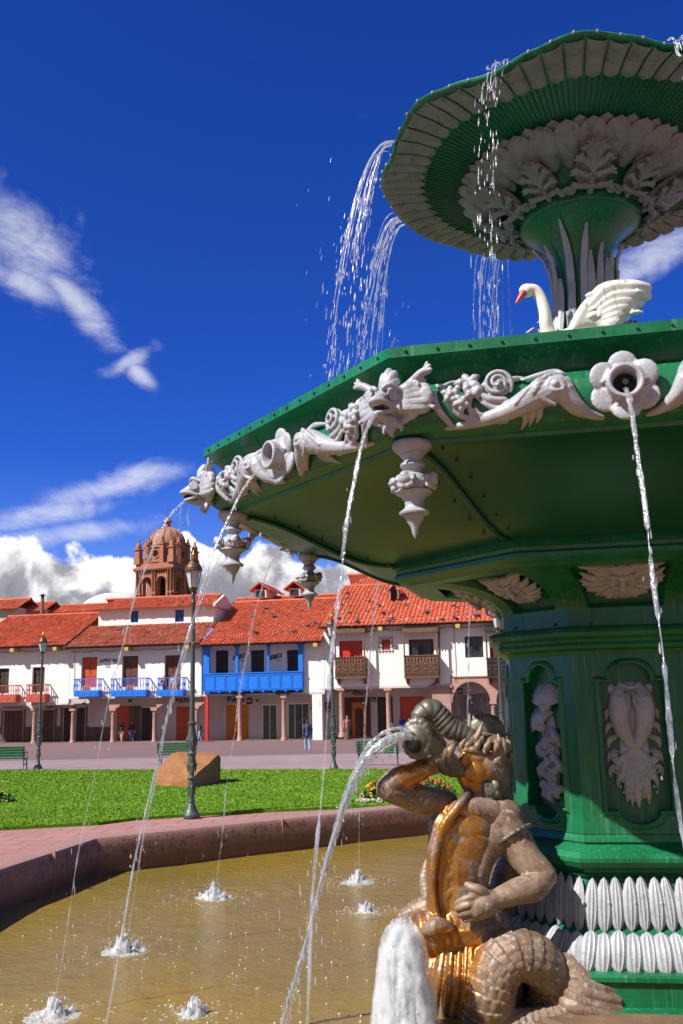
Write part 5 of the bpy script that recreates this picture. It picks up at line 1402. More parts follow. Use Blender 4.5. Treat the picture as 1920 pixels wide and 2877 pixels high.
def ground_floor(B_, s0, s1, zl, zbase, holes, back='plaster_old', dado=None, dz=1.35):
    b = MB(); wallT(b, R4((s0, s1, zbase, zl)), [R4(h) for h in holes], DG, .25, False); B_.p(b, 'arcade_wall', back)
    b = MB(); b.box2((s0, .0, zl-.002), (s1, DG+.3, zl+.06)); B_.p(b, 'arcade_ceiling', back)
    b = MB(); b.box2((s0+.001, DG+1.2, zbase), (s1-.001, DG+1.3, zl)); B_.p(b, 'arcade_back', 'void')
    if dado:
        xs = sorted([s0]+[x for h in holes for x in (h[0]-.22, h[1]+.22)]+[s1]); b = MB()
        for i in range(0, len(xs)-1, 2):
            if xs[i+1]-xs[i] > .05: B_.box('masonry_dado', 'dado', xs[i], xs[i+1], DG-.05, DG-.002, zbase, zbase+dz)
        for h in holes:
            for a, c in ((h[0]-.22, h[0]-.095), (h[1]+.095, h[1]+.22)): B_.box('stone_jamb', 'dado', a, c, DG-.07, DG-.003, zbase, h[3]+.1)
SL = .46
# ---------------- A: red balconies
sA0 = c1(-260, 1000)[0]; sA1 = c1(545, 1000)[0]; zlA = c1(200, 1170)[1]; zeA = c1(300, 712, -.8)[1]
A = Bld('arcade_building', 'white arcaded building with two small red balconies at the left edge', sA0)
winA = [rect(c1, -20, 890, 72, 1022), rect(c1, 256, 880, 352, 1012)]
b = MB(); wallT(b, R4((sA0, sA1, zlA, zeA+.45)), [R4((w_[0], w_[1], w_[2]-.65, w_[3])) for w_ in winA], 0, .45); A.p(b, 'wall', 'plaster')
for w_ in winA: A.door((w_[0], w_[1], w_[2]-.65, w_[3]), .2, 'darkwood')
for r_ in ((-60, 1022, 125, 1158), (207, 1014, 355, 1156)): balcony(A, rect(c1, *r_, -.7), 'redwood', .7)
A.box('ledge', 'plaster_old', sA0, sA1, -.10, .35, zlA-.12, zlA-.002)
gA = [rect(c1, 30, 1222, 180, 1472, DG), rect(c1, 335, 1216, 425, 1462, DG), rect(c1, 500, 1202, 562, 1470, DG), rect(c1, 600, 1200, 668, 1470, DG)]
zA = c1(200, 1480, DG)[1]; gA = [(a, c, zA+.02, z) for a, c, _, z in gA]
ground_floor(A, sA0, c1(700, 1300, DG)[0], zlA-.12, zA, gA, dado=True)
A.door(gA[0], DG+.05, 'doorbrown', panels=(4, 2)); A.door(gA[1], DG+.05, 'doorbrown'); A.door(gA[2], DG+.05, 'darkwood'); A.door(gA[3], DG+.05, 'darkwood')
r_ = rect(c1, 347, 1182, 425, 1212, DG-.05); A.box('sign_board', 'board', r_[0]-.25, r_[1]+.12, DG-.10, DG-.06, r_[2]-.05, r_[3]+.1); A.text('COFFEE', r_[0]+.2, r_[1], (r_[2]+r_[3])/2, DG-.11, height=.2)
r_ = rect(c1, 20, 1208, 180, 1220, DG-.05); A.box('door_hood', 'board', r_[0], r_[1], DG-.25, DG-.08, r_[2], r_[3])
for px_, tp, bt in ((-30, 1205, 1492), (277, 1205, 1490), (580, 1206, 1490)): A.column(px_, c1, tp, bt, 0, .17, bracket='plaster_old' if px_ < 500 else None)
tile_roof('roof', sA0, c1(520, 712, -.8)[0], -.95, zeA, SL, 6.7, A.r, A.off, 'tile', .205, .38)
eave(A, sA0, sA1, zeA, [c1(100, 770, -.8)[0], c1(437, 752, -.8)[0]])
# ---------------- B: small blue balconies with a recessed upper storey
sB0, sB1 = c1(547, 1000)[0], c2(262, 900)[0]; zlB = c1(800, 1116)[1]; zeB = c1(1000, 708, -.8)[1]
Bb = Bld('arcade_building', 'white arcaded building with three small bright blue balconies and a second roof storey', sB0)
winB = [rect(c1, 641, 800, 765, 965), rect(c1, 962, 792, 1088, 960), rect(c1, 1296, 786, 1424, 955)]; winB = [(a, c, z-.75, e) for a, c, z, e in winB]
b = MB(); wallT(b, R4((sB0+.003, sB1-.003, zlB, zeB+.45)), [R4(w_) for w_ in winB], .004, .45); Bb.p(b, 'wall', 'plaster')
for i, w_ in enumerate(winB): Bb.door(w_, .22, 'doorbrown' if i else 'doorred', panels=(2, 3), frame='blue_d')
for r_ in ((582, 970, 775, 1112), (872, 966, 1150, 1110), (1240, 960, 1440, 1106)):
    rr_ = rect(c1, *r_, -.75); balcony(Bb, rr_, 'blue', .75, panel=.34)
Bb.box('ledge', 'plaster_old', sB0, sB1, -.10, .35, zlB-.13, zlB-.004)
a0 = rect(c1, 785, 820, 930, 848); Bb.text('CAPPUCCINO', a0[0], a0[1], (a0[2]+a0[3])/2, .0, arc=.08, height=.26)
cs, cz = c1(850, 864); b = MB(); b.tube(spline([(cs-.12, -.01, cz+.1), (cs-.10, -.01, cz-.06), (cs, -.01, cz-.12), (cs+.10, -.01, cz-.06), (cs+.12, -.01, cz+.1)])[0], .012, 5); b.box((cs, -.01, cz-.16), (.42, .02, .025)); b.tube(spline([(cs+.12, -.01, cz+.06), (cs+.19, -.01, cz), (cs+.10, -.01, cz-.05)])[0], .010, 5); Bb.p(b, 'cup_emblem', 'letter')
zB = c1(1000, 1478, DG)[1]; gB = [rect(c1, 918, 1185, 1015, 1478, DG), rect(c1, 1112, 1200, 1205, 1475, DG), rect(c1, 1388, 1190, 1470, 1478, DG)]; gB = [(a, c, zB+.02, z) for a, c, _, z in gB]
gB[2] = (gB[2][0], c2(205, 1400, DG)[0], gB[2][2], gB[2][3])
ground_floor(Bb, c1(700, 1300, DG)[0]+.002, c2(290, 1300, DG)[0], zlB-.13, zB, gB)
r_ = rect(c1, 700, 1352, 800, 1470, DG); Bb.box('masonry_dado', 'dado', r_[0], c1(905, 1400, DG)[0], DG-.05, DG-.002, zB, r_[3]); r_ = rect(c1, 1018, 1185, 1108, 1478, DG); Bb.box('stone_pier', 'dado', r_[0], r_[1], DG-.06, DG-.003, zB, r_[3])
Bb.door(gB[0], DG+.05, 'doorred', panels=(1, 3)); Bb.door(gB[1], DG+.05, 'darkwood'); Bb.door(gB[2], DG+.05, 'doorred')
r_ = rect(c2, 42, 1210, 132, 1262, DG-.05); Bb.text('MAMA', r_[0], r_[1]+.5, (r_[2]+r_[3])/2+.05, DG-.06, height=.46, bold=.0)
for px_, tp in ((895, 1206), (1220, 1204)): Bb.column(px_, c1, tp, 1488, 0, .17, bracket='stonepink')
Bb.column(222, c2, 1280, 1598, 0, .16, bracket='stonepink')
b = MB(); 
for f_, x_, y_ in ((c1, 660, 1170), (c1, 1025, 1145)): s_, z_ = f_(x_, y_, .1); b.box((s_, .1, z_), (.28, .12, .22)); b.box((s_+.1, .1, z_+.22), (.04, .04, .22))
Bb.p(b, 'hanging_sign', 'darkwood')
def ridge_run(s, ze, py, d0=-.95):
    lo_, hi_ = 1, 14
    for _ in range(30):
        m_ = (lo_+hi_)/2; P = Fw(s, d0+m_, ze+SL*m_); v = (P-CAM); yc = v.y*math.cos(PITCH)+v.z*math.sin(PITCH); zc = -v.y*math.sin(PITCH)+v.z*math.cos(PITCH)
        u, vv = FPX*v.x/yc, -FPX*zc/yc; y_ = 1438.5+u*math.sin(ROLL)+vv*math.cos(ROLL)
        if y_ > py: lo_ = m_
        else: hi_ = m_
    return m_
runB = ridge_run(c1(1100, 540, 4)[0], zeB, 1560+545/2.8)
tile_roof('roof', c1(500, 715, -.8)[0], sB1+.1, -.95, zeB, SL, runB, Bb.r, Bb.off, 'tile_old', .23, .40, ridge=False)
eave(Bb, sB0, sB1, zeB, [c1(1000, 737, -.8)[0], c1(1478, 738, -.8)[0]])
dU = -.95+runB-.15; zU0 = zeB+SL*runB-.5
sU0, sU1 = c1(777, 480, dU)[0], c2(362, 480, dU)[0]; zU1 = c1(1100, 412, dU)[1]
wU = [rect(c1, 1030, 437, 1090, 530, dU), rect(c1, 1378, 428, 1448, 525, dU)]
b = MB(); wallT(b, R4((sU0, sU1, zU0, zU1)), [R4(w_) for w_ in wU], dU, .3); b.box2((sU0, dU+.31, zU0), (sU0+.3, dU+6, zU1)); b.box2((sU1-.3, dU+.31, zU0), (sU1, dU+6, zU1)); Bb.p(b, 'upper_wall', 'plaster')
for w_ in wU: Bb.window(w_, dU+.08, 'blue', bars=(1, 2), fw=.05)
runU = ridge_run(sU1, zU1, 1560+300/2.8, dU-.5); LU = runU/math.cos(math.atan(SL)); hipL = c1(960, 315, dU+runU)[0]-sU0
tile_roof('upper_roof', sU0-.3, sU1+.1, dU-.55, zU1-.1, SL, runU, Bb.r, Bb.off, 'tile', .25, .40, hi=lambda s: min(LU, max(0, (s-sU0+.3)/max(.5, hipL+.3)*LU)))
b = MB(); b.prism([(dU-.5, zU1-.2), (dU-.5, zU1-.02), (dU-.55+runU, zU1-.15+SL*runU), (dU+2*runU, zU1-.2)], sU1+.12, sU1+.34, 0); Bb.p(b, 'gable', 'plaster_old')
b = MB(); b.add([(sU0-.3, dU-.55, zU1-.1), (sU0-.3+hipL+.3, dU-.55+runU, zU1-.1+SL*runU), (sU0-.3, dU+2*runU, zU1-.1)], [(0, 1, 2)]); Bb.p(b, 'hip_slope', 'doorred')
# ---------------- C: long blue balcony
sC0, sC1 = sB1, c2(1300, 900)[0]; zlC = c2(700, 1172)[1]; zeC = c2(760, 742, -.8)[1]
Cc = Bld('arcade_building', 'white arcaded building with one long bright blue roofed balcony and black sign lettering', sC0)
dW = .75
winC = [rect(c2, 382, 806, 488, 1000, dW), rect(c2, 680, 804, 792, 1000, dW), rect(c2, 986, 802, 1080, 1000, dW)]; winC = [(a, c, z-1.0, e) for a, c, z, e in winC]
b = MB(); wallT(b, R4((sC0+.003, c2(1128, 900, dW)[0], zlC, zeC+.8)), [R4(w_) for w_ in winC], dW, .3); Cc.p(b, 'balcony_wall', 'plaster')
for w_ in winC:
    o = Cc.door(w_, dW+.1, 'void', panels=(2, 2), frame='blue_d'); b = MB(); zt = w_[3]-.35
    for q in range(4): x = lerp(w_[0], w_[1], q/3); b.box((x, dW+.06, zt+.17), (.04, .04, .3))
    b.box2((w_[0], dW+.03, zt-.05), (w_[1], dW+.07, zt)); Cc.p(b, 'transom', 'blue_d', False, o)
b = MB(); b.box2((c2(1120, 900)[0], .0, zlC), (sC1, .5, zeC+.45)); Cc.p(b, 'wall', 'plaster')
b = MB(); b.box2((sC0+.003, 0, zlC-.16), (sC1-.003, .5, zlC-.003)); Cc.p(b, 'ledge', 'plaster_old')
rB = rect(c2, 278, 1000, 1120, 1148, -.35); dB = -.35
b = MB(); b.box2((rB[0], dB, rB[2]), (rB[1], dB+.06, rB[3])); b.box2((rB[0], dB+.062, rB[2]), (rB[1], dW-.01, rB[2]+.08)); b.box2((rB[1]-.06, dB+.062, rB[2]+.082), (rB[1], dW-.01, rB[3])); b.box2((rB[0], dB+.062, rB[2]+.082), (rB[0]+.06, dW-.01, rB[3]))
n_ = 9
for i in range(n_):
    x0, x1 = lerp(rB[0], rB[1], i/n_), lerp(rB[0], rB[1], (i+1)/n_)
    for a, c in ((x0+.03, x0+.09), (x1-.09, x1-.03)): b.box2((a, dB-.03, rB[2]+.1), (c, dB-.001, rB[3]-.08))
    for a, c in ((rB[2]+.1, rB[2]+.16), (rB[3]-.16, rB[3]-.08)): b.box2((x0+.092, dB-.03, a), (x1-.092, dB-.001, c))
    b.box(((x0+x1)/2, dB+.25, rB[2]-.06), (.16, .9, .11))
b.box2((rB[0]-.04, dB-.05, rB[3]+.002), (rB[1]+.04, dB+.10, rB[3]+.08)); lb = Cc.p(b, 'balcony', 'blue')
zT = c2(700, 757, dB)[1]
b = MB(); b.box2((rB[0], dB+.01, zT), (rB[1], dB+.14, zT+.2)); Cc.p(b, 'balcony_beam', 'blue_d', False, lb)
for x0, x1 in ((276, 325), (545, 570), (818, 835), (1080, 1118)):
    q = rect(c2, x0, 760, x1, 1000, dB); b = MB(); b.box2((q[0], dB+.02, rB[3]+.083), (q[1], dB+.02+min(.2, q[1]-q[0]), zT-.002)); b.prism([(q[0]-.18, zT-.003), (q[0], zT-.22), (q[1], zT-.22), (q[1]+.18, zT-.003)], dB+.03, dB+.13, 1); Cc.p(b, 'balcony_post', 'blue', False, lb)
b = MB(); b.box2((rB[0], dB+.15, zT+.02), (rB[0]+.05, dW-.02, zT+.18)); Cc.p(b, 'side_beam', 'blue', False, lb)
for x0, x1 in ((526, 640), (832, 946)):
    r_ = rect(c2, x0, 838, x1, 880, dW-.02); Cc.text('BEMBOS', r_[0], r_[1], (r_[2]+r_[3])/2, dW-.01, ital=.25, rise=.18, height=.36, bold=.02)
    b = MB(); L = [(lerp(r_[0], r_[1], q), dW-.03, lerp(r_[2], r_[3], .5)-.27-.08*math.sin(PI*(q-.55)/.4)) for q in np.linspace(.55, .95, 9)]; b.tube(L, .02, 5); Cc.p(b, 'sign_swoosh', 'letter')
zC = c2(800, 1578, DG)[1]; gC = [rect(c2, 472, 1268, 660, 1575, DG), rect(c2, 772, 1262, 904, 1575, DG), rect(c2, 988, 1252, 1178, 1572, DG)]; gC = [(a, c, zC+.02, z) for a, c, _, z in gC]
ground_floor(Cc, c2(290, 1300, DG)[0]+.002, c2(1345, 1300, DG)[0], zlC-.16, zC, gC)
Cc.door(gC[0], DG+.05, 'doorwood', panels=(2, 2))
for g_, nb in ((gC[1], 1), (gC[2], 2)): Cc.window(g_, DG+.05, 'plaster', 'shopglass', (nb, 0), 'shop_window', .09)
for g_ in gC[1:]:
    b = MB()
    for q in (.18, .36): b.box2((g_[0]+.2, DG+.5, lerp(g_[2], g_[3], q)), (g_[1]-.2, DG+.8, lerp(g_[2], g_[3], q+.07)))
    Cc.p(b, 'shop_shelves', 'board')
r_ = rect(c2, 480, 1204, 628, 1238, DG-.02); Cc.text('P', r_[0], r_[0]+.32, (r_[2]+r_[3])/2, DG-.03, 'letterwarm', height=.50); Cc.text('ANORAMA', r_[0]+.36, r_[1], (r_[2]+r_[3])/2-.06, DG-.03, 'letterwarm', height=.36); Cc.text('HOTEL', r_[0]+.5, r_[0]+.8, r_[3]+.06, DG-.03, 'letterwarm', height=.08)
def box_sign(B_, f, x0, y0, x1, y1, d):
    r_ = rect(f, x0, y0, x1, y1, d); o = B_.p(MB().box2((r_[0], d-.10, r_[2]), (r_[1], d+.10, r_[3])).box(((r_[0]+r_[1])/2, d, r_[3]+.13), (.03, .03, .26)), 'hanging_sign', 'letter')
    c_ = ((r_[0]+r_[1])/2, (r_[2]+r_[3])/2); w_ = (r_[1]-r_[0]); B_.p(MB().box2((c_[0]-w_*.28, d-.115, c_[1]-w_*.18), (c_[0]+w_*.28, d-.102, c_[1]+w_*.18)), 'sign_panel', 'board', False, o)
    B_.p(MB().box2((c_[0]-w_*.10, d-.125, c_[1]-w_*.09), (c_[0]+w_*.10, d-.116, c_[1]+w_*.09)), 'sign_mark', 'letter', False, o)
box_sign(Cc, c2, 645, 1206, 690, 1262, .6)
r_ = rect(c2, 724, 1222, 744, 1240, DG-.05); Cc.box('small_plaque', 'letter', r_[0], r_[1], DG-.08, DG-.03, r_[2], r_[3])
for px_ in (587, 958): Cc.column(px_, c2, 1190, 1578, 0, .17, m='stonepink', bracket='darkwood')
r_ = rect(c2, 294, 1185, 318, 1590, -.05); Cc.box('red_drainpipe', 'doorbright', r_[0], r_[1], -.12, .06, r_[2], r_[3])
r_ = rect(c2, 1200, 1172, 1284, 1575, -.02); Cc.box('white_pier', 'plaster', r_[0], r_[1], -.02, .7, r_[2], zlC-.162)
runC = ridge_run(c2(600, 395, 5)[0], zeC, 1560+393/3.0154)
tile_roof('roof', c2(248, 750, -.8)[0], c2(1278, 715, -.8)[0], -.95, zeC, SL, runC, Cc.r, Cc.off, 'tile', .225, .36)
eave(Cc, sC0, sC1, zeC, [c2(1227, 740, -.8)[0]])
# ---------------- D: carved wooden balconies
sD0, sD1 = sC1+.02, c3(1078, 900)[0]; zlD = c3(600, 1030)[1]; zeD = c3(600, 545, -.8)[1]
Dd = Bld('arcade_building', 'tall white building with two carved brown wooden balconies and the hostel lettering', sD0)
winD = [rect(c3, 207, 672, 390, 960), rect(c3, 538, 662, 608, 745), rect(c3, 756, 660, 952, 950)]
b = MB(); wallT(b, R4((sD0, sD1, zlD, zeD+.45)), [R4(w_) for w_ in winD], 0, .45); Dd.p(b, 'wall', 'plaster')
Dd.door(winD[0], .2, 'doorbright', panels=(2, 4)); o = Dd.door(winD[2], .2, 'doorbrown', panels=(2, 3))
for q in (0, 1):
    a, c = lerp(winD[2][0], winD[2][1], .12+.5*q), lerp(winD[2][0], winD[2][1], .38+.5*q); Dd.box('pane', 'winglass', a, c, .16, .195, winD[2][2]+.9, winD[2][3]-.25, o)
w_ = Dd.window(winD[1], .12, 'doorred', 'doorred', (1, 1), 'barred_window'); b = MB()
for q in range(5): x = lerp(winD[1][0]-.15, winD[1][1]+.15, q/4); b.box((x, -.06, (winD[1][2]+winD[1][3])/2), (.025, .025, winD[1][3]-winD[1][2]+.5))
for q in range(4): z = lerp(winD[1][2]-.1, winD[1][3]+.1, q/3); b.box(((winD[1][0]+winD[1][1])/2, -.03, z), (winD[1][1]-winD[1][0]+.5, .025, .025))
Dd.p(b, 'window_bars', 'darkwood', False, w_)
def carved(B_, f, x0, yt, x1, yr, yb, m, mp='brownwood'):
    """roofed balcony with fringe, posts and a panelled parapet"""
    d = -.8; r_ = rect(f, x0, yr, x1, yb, d); s0, s1, z0, z1 = r_; zt = f((x0+x1)/2, yt, d)[1]; b = MB()
    b.box2((s0, d, z0), (s1, d+.07, z1)); b.box2((s0, d+.072, z0), (s1, -.002, z0+.08)); 
    for x in (s0, s1-.07): b.box2((x, d+.072, z0+.082), (x+.07, -.002, z1))
    n = 4
    for i in range(n):
        for j in range(2):
            a, c = lerp(s0, s1, i/n)+.05, lerp(s0, s1, (i+1)/n)-.05; e, g = lerp(z0+.42, z1-.42, j/2)+.03, lerp(z0+.42, z1-.42, (j+1)/2)-.03
            for q, w2 in ((0, .03), (.12, .025)):
                b.box2((a+q, d-.035, e+q), (c-q, d-.001, e+q+w2)); b.box2((a+q, d-.035, g-q-w2), (c-q, d-.001, g-q)); b.box2((a+q, d-.035, e+q+w2), (a+q+w2, d-.001, g-q-w2)); b.box2((c-q-w2, d-.035, e+q+w2), (c-q, d-.001, g-q-w2))
            b.ball(((a+c)/2, d-.01, (e+g)/2), (.10, .04, .10), seg=8, rings=6)
    for i in range(int((s1-s0)/.09)): x = s0+.05+i*.09; b.box((x, d-.02, z0+.25), (.04, .035, .26)); b.box((x, d+.03, z1-.20), (.035, .05, .32)) if False else None
    b.box2((s0-.04, d-.05, z1+.001), (s1+.04, d+.10, z1+.07)); b.box2((s0-.04, d-.05, z0-.07), (s1+.04, d+.2, z0-.002))
    o = B_.p(b, 'carved_balcony', mp)
    k = MB()
    for i in range(11): x = lerp(s0+.06, s1-.06, i/10); k.lathe([(.028, z1-.36), (.05, z1-.22), (.02, z1-.06)], 6, (x, d-.03, 0))
    B_.p(k, 'balusters', mp, True, o)
    q = MB(); 
    for x in (s0, s1-.10): q.box2((x, d, z1+.072), (x+.10, d+.10, zt))
    B_.p(q, 'posts', mp, False, o)
    h = MB(); zc = zt; h.box2((s0-.05, d-.05, zc+.002), (s1+.05, -.002, zc+.34))
    for i in range(int((s1-s0)/.22)): x = s0+.11+i*.22; h.prism([(x-.09, zc+.001), (x+.09, zc+.001), (x, zc-.2)], d-.03, d+.02, 1)
    B_.p(h, 'canopy', m, False, o)
    for x in (s0+.15, s1-.15): B_.p(MB().prism([(-.8, z0-.075), (0, z0-.075), (0, z0-.5), (-.15, z0-.45)], x-.08, x+.08, 0), 'corbel', mp, False, o)
    return o
carved(Dd, c3, 172, 612, 412, 806, 962, 'brownwood'); carved(Dd, c3, 716, 606, 988, 792, 958, 'brownwood')
Dd.box('ledge', 'plaster_old', sD0+.002, sD1-.002, -.02, .5, zlD-.15, zlD-.003)
zD = c3(500, 1425, DG)[1]; gD = [rect(c3, 248, 1115, 455, 1420, DG), rect(c3, 508, 1113, 630, 1418, DG), rect(c3, 686, 1111, 884, 1412, DG)]; gD = [(a, c, zD+.02, z) for a, c, _, z in gD]
ground_floor(Dd, c2(1345, 1300, DG)[0]+.003, sD1+.5, zlD-.15, zD, gD)
Dd.door(gD[0], DG+.1, 'doorbrown', panels=(3, 3)); Dd.door(gD[1], DG+.1, 'darkwood'); Dd.door(gD[2], DG+.06, 'doorred', panels=(2, 3))
g_ = gD[0]; b = MB(); wallT(b, R4((lerp(g_[0], g_[1], .28), lerp(g_[0], g_[1], .82), g_[2], lerp(g_[2], g_[3], .86))), [arch4(lerp(g_[0], g_[1], .40), lerp(g_[0], g_[1], .70), g_[2]+.02, lerp(g_[2], g_[3], .62))], DG+.04, .05); Dd.p(b, 'carved_arch_door', 'doorwood')
r_ = rect(c3, 200, 1034, 364, 1054, DG-.02); Dd.text('HOSTAL', r_[0], r_[1], (r_[2]+r_[3])/2-.14, DG-.03, 'letterwarm', height=.34); r_ = rect(c3, 307, 1073, 424, 1097, DG-.02); Dd.text('VIRREY', r_[0], r_[1], (r_[2]+r_[3])/2, DG-.03, 'letterwarm', height=.36)
r_ = rect(c3, 456, 1116, 494, 1152, DG-.05); o = Dd.box('plaque', 'darkwood', r_[0], r_[1], DG-.08, DG-.03, r_[2], r_[3]); b = MB(); [b.box((lerp(r_[0], r_[1], .25+.25*q), DG-.085, lerp(r_[2], r_[3], .38-.03*q)), (.06, .01, .18)) for q in range(3)]; Dd.p(b, 'plaque_marks', 'beam', False, o)
r_ = rect(c3, 388, 1040, 415, 1050, DG-.05); Dd.box('small_plaque', 'letter', r_[0], r_[1], DG-.08, DG-.03, r_[2], r_[3])
r_ = rect(c3, 40, 1160, 146, 1212, DG-.02); Dd.text('BEMBOS', r_[0]-.6, r_[1], (r_[2]+r_[3])/2, DG-.03, ital=.25, height=.52, bold=.03, rise=.1); b = MB(); b.tube([(lerp(r_[0], r_[1], q), DG-.04, r_[2]-.06-.1*math.sin(PI*(q-.5)/.48)) for q in np.linspace(.5, .98, 9)], .03, 5); Dd.p(b, 'sign_swoosh', 'letter')
for px_ in (222, 590): Dd.column(px_, c3, 1046, 1432, 0, .19)
runD = ridge_run(c3(500, 228, 6)[0], zeD, 1560+232/2.8)
sDe = c3(1620, 600, -.8)[0]
tile_roof('roof', c3(58, 560, -.8)[0], sDe, -.95, zeD, SL, runD, Dd.r, Dd.off, 'tile', .33, .46, jit=.02)
eave(Dd, sD0-.3, sDe, zeD, [c3(530, 595, -.8)[0], c3(1140, 575, -.8)[0]])
s_, z_ = c3(645, 300, 4.0); b = MB(); b.box2((s_-.35, 3.4, z_-.5), (s_-.28, 4.6, z_+.3)); b.box2((s_+.28, 3.4, z_-.5), (s_+.35, 4.6, z_+.3)); b.prism([(s_-.55, z_+.25), (s_, z_+.75), (s_+.55, z_+.25), (s_+.5, z_+.18), (s_, z_+.62), (s_-.5, z_+.18)], 3.3, 5.2, 1); b.cap((s_, 3.5, z_+.75), (s_, 3.5, z_+1.0), .05, .02); dm = Dd.p(b, 'dormer', 'tile_old' if False else 'stonepink'); Dd.box('dormer_hollow', 'void', s_-.27, s_+.27, 3.75, 3.8, z_-.5, z_+.3, dm)
# ---------------- E: stone arches
sE0, sE1 = sD1+.003, sDe; zlE = c3(1240, 950)[1]
Ee = Bld('arcade_building', 'white building over pink stone arches with a black balcony next to the fountain pedestal', sE0)
winE = [rect(c3, 1195, 638, 1338, 804), rect(c3, 1392, 632, 1500, 930)]
b = MB(); wallT(b, R4((sE0, sE1, zlE, zeD+.45)), [R4(w_) for w_ in winE], 0.002, .45); Ee.p(b, 'wall', 'plaster')
Ee.window(winE[0], .15, 'darkwood', bars=(2, 0)); Ee.door(winE[1], .2, 'doorbrown')
carved(Ee, c3, 1368, 598, 1560, 812, 956, 'darkwood', 'darkwood')
Ee.box('ledge', 'kerb', sE0+.2, sE1, -.10, .4, zlE-.10, zlE-.002)
aS, aZ = c3(1095, 1170), c3(1240, 995)[1]; a0, a1 = c3(1095, 1100)[0], c3(1392, 1100)[0]; a2, a3 = c3(1440, 1100)[0], c3(1440, 1100)[0]+(a1-a0); zsp = c3(1400, 1150)[1]; zE = c3(1300, 1400, DG)[1]
hgt = aZ-zsp; 
def ell_arch(s0, s1, z0, zs, h, n=18): r_ = (s1-s0)/2; c_ = (s0+s1)/2; return [(s0, z0), (s1, z0)]+[(c_+r_*math.cos(PI*i/n), zs+h*math.sin(PI*i/n)) for i in range(n+1)]
zbm = zsp-.02
b = MB(); wallT(b, [(sE0+.002, zbm-.01), (a0, zbm-.01)]+[((a0+a1)/2-(a1-a0)/2*math.cos(PI*i/18), zsp+hgt*math.sin(PI*i/18)) for i in range(19)]+[(a2, zbm-.01)]+[((a2+a3)/2-(a3-a2)/2*math.cos(PI*i/18), zsp+hgt*math.sin(PI*i/18)) for i in range(19)]+[(sE1, zbm-.01), (sE1, zlE-.103), (sE0+.002, zlE-.103)], [], -.03, .55); Ee.p(b, 'arch_wall', 'stonepink')
M['ashlar'] = stone('pink_ashlar', (.50, .27, .22), (.36, .27, .25), .75, .42, (.40, .27, .23), joint=.01, big=1.2)
r_ = rect(c3, 942, 1042, 1088, 1420, -.05); b = MB(); b.box2((r_[0], -.06, r_[2]), (r_[1], .7, r_[3])); b.box2((r_[0]-.12, -.16, r_[3]+.002), (r_[1]+.12, .8, r_[3]+.2)); Ee.p(b, 'stone_pier', 'ashlar')
Ee.column(1416, c3, 1150, 1420, .2, .17)
gE = [rect(c3, 1090, 1108, 1160, 1264, DG), rect(c3, 1324, 1082, 1404, 1405, DG), rect(c3, 1446, 1082, 1512, 1405, DG)]; gE[1] = (*gE[1][:2], zE+.02, gE[1][3]); gE[2] = (*gE[2][:2], zE+.02, gE[2][3])
ground_floor(Ee, sE0+.5, sE1, zlE-.10, zE, gE); Ee.window(gE[0], DG+.05, 'doorred', 'doorred', (1, 1), 'shutter'); Ee.door(gE[1], DG+.05, 'doorred', panels=(1, 4)); Ee.door(gE[2], DG+.05, 'doorred', panels=(1, 4))
box_sign(Ee, c3, 1134, 1046, 1178, 1094, .8)
b = MB(); b.tube(spline([(*c3(990, 600), 0)][0:1]+[(0, 0, 0)])[0] if False else [(c3(992, y_)[0], -.05, c3(992, y_)[1]) for y_ in (600, 700, 800, 940)]+[(c3(960, 1010)[0], -.08, c3(960, 1012)[1]), (c3(915, 1030)[0], -.08, c3(915, 1030)[1])], .05, 6); Ee.p(b, 'drainpipe', 'darkwood', True)
for B_, s0, s1, ze in ((A, sA0, sA1, zeA), (Bb, sB0, sB1, zeB), (Dd, sD0, sD1, zeD), (Ee, sE0, sE1, zeD)):     # cables pinned under the eaves
    n_ = max(2, round((s1-s0)/2.2)); L = []
    for i in range(n_*6+1): t = i/(n_*6); L.append((lerp(s0+.1, s1-.1, t), -.05, ze-.30-.10*abs(math.sin(PI*t*n_))))
    B_.p(MB().tube(L, .018, 5), 'cable', 'darkwood')
    B_.p(MB().tube([(s0+.4, -.04, ze-.3), (s0+.45, -.04, (ze+1)/2), (s0+.38, -.04, 2.9)], .015, 5), 'cable', 'darkwood')
# sidewalk with kerb in front of the whole row
b = MB(); b.box2((sA0-20, -1.7, -2), (sDe+25, DG+1.5, zA-.02)); b.box2((sA0-20, -1.85, -2), (sDe+25, -1.702, zA-.02))
o = b.build('sidewalk', M['kerb'], None, False, (0, 0, 0)); o.location = FO; o.rotation_euler = (0, 0, -FA); o['kind'] = 'structure'
# ---------------- roofs behind the row
def back_house(label, f, x0, x1, ye, yr, d, m='tile', wall='plaster', zbase=-1, pitch=.3, sl=.46, name='back_house', hl=0):
    s0, z0 = f(x0, ye, d); s1 = f(x1, ye, d)[0]; z0 = f((x0+x1)/2, ye, d)[1]
    H = Bld(name, label, s0, 0, ZB, 'house', 'houses behind the arcaded row')
    run = ridge_run((s0+s1)/2, z0, f(x0, yr)[1] if False else (1560+yr/(3.0154 if f is c2 else 2.8)), d); L = run/math.cos(math.atan(sl))
    hi = (lambda s: min(L, max(0, (s-s0)/hl*L))) if hl else None
    b = MB(); b.box2((s0+.2, d+.5, zbase), (s1-.2, d+2*run-.4, z0+.15)); H.p(b, 'wall', wall)
    tile_roof('roof', s0, s1, d, z0, sl, run, H.r, H.off, m, pitch, .5, hi=hi); return H, s0, s1, z0, run
h1, s0, s1, z0, rn = back_house('low house with cream walls and red roof at the far left behind the row', c1, -140, 130, 425, 345, 9, 'tile', 'cream')
b = MB(); b.box((s0+.4, 9.4, z0-.5), (.6, .06, .9)); h1.p(b, 'window', 'void')
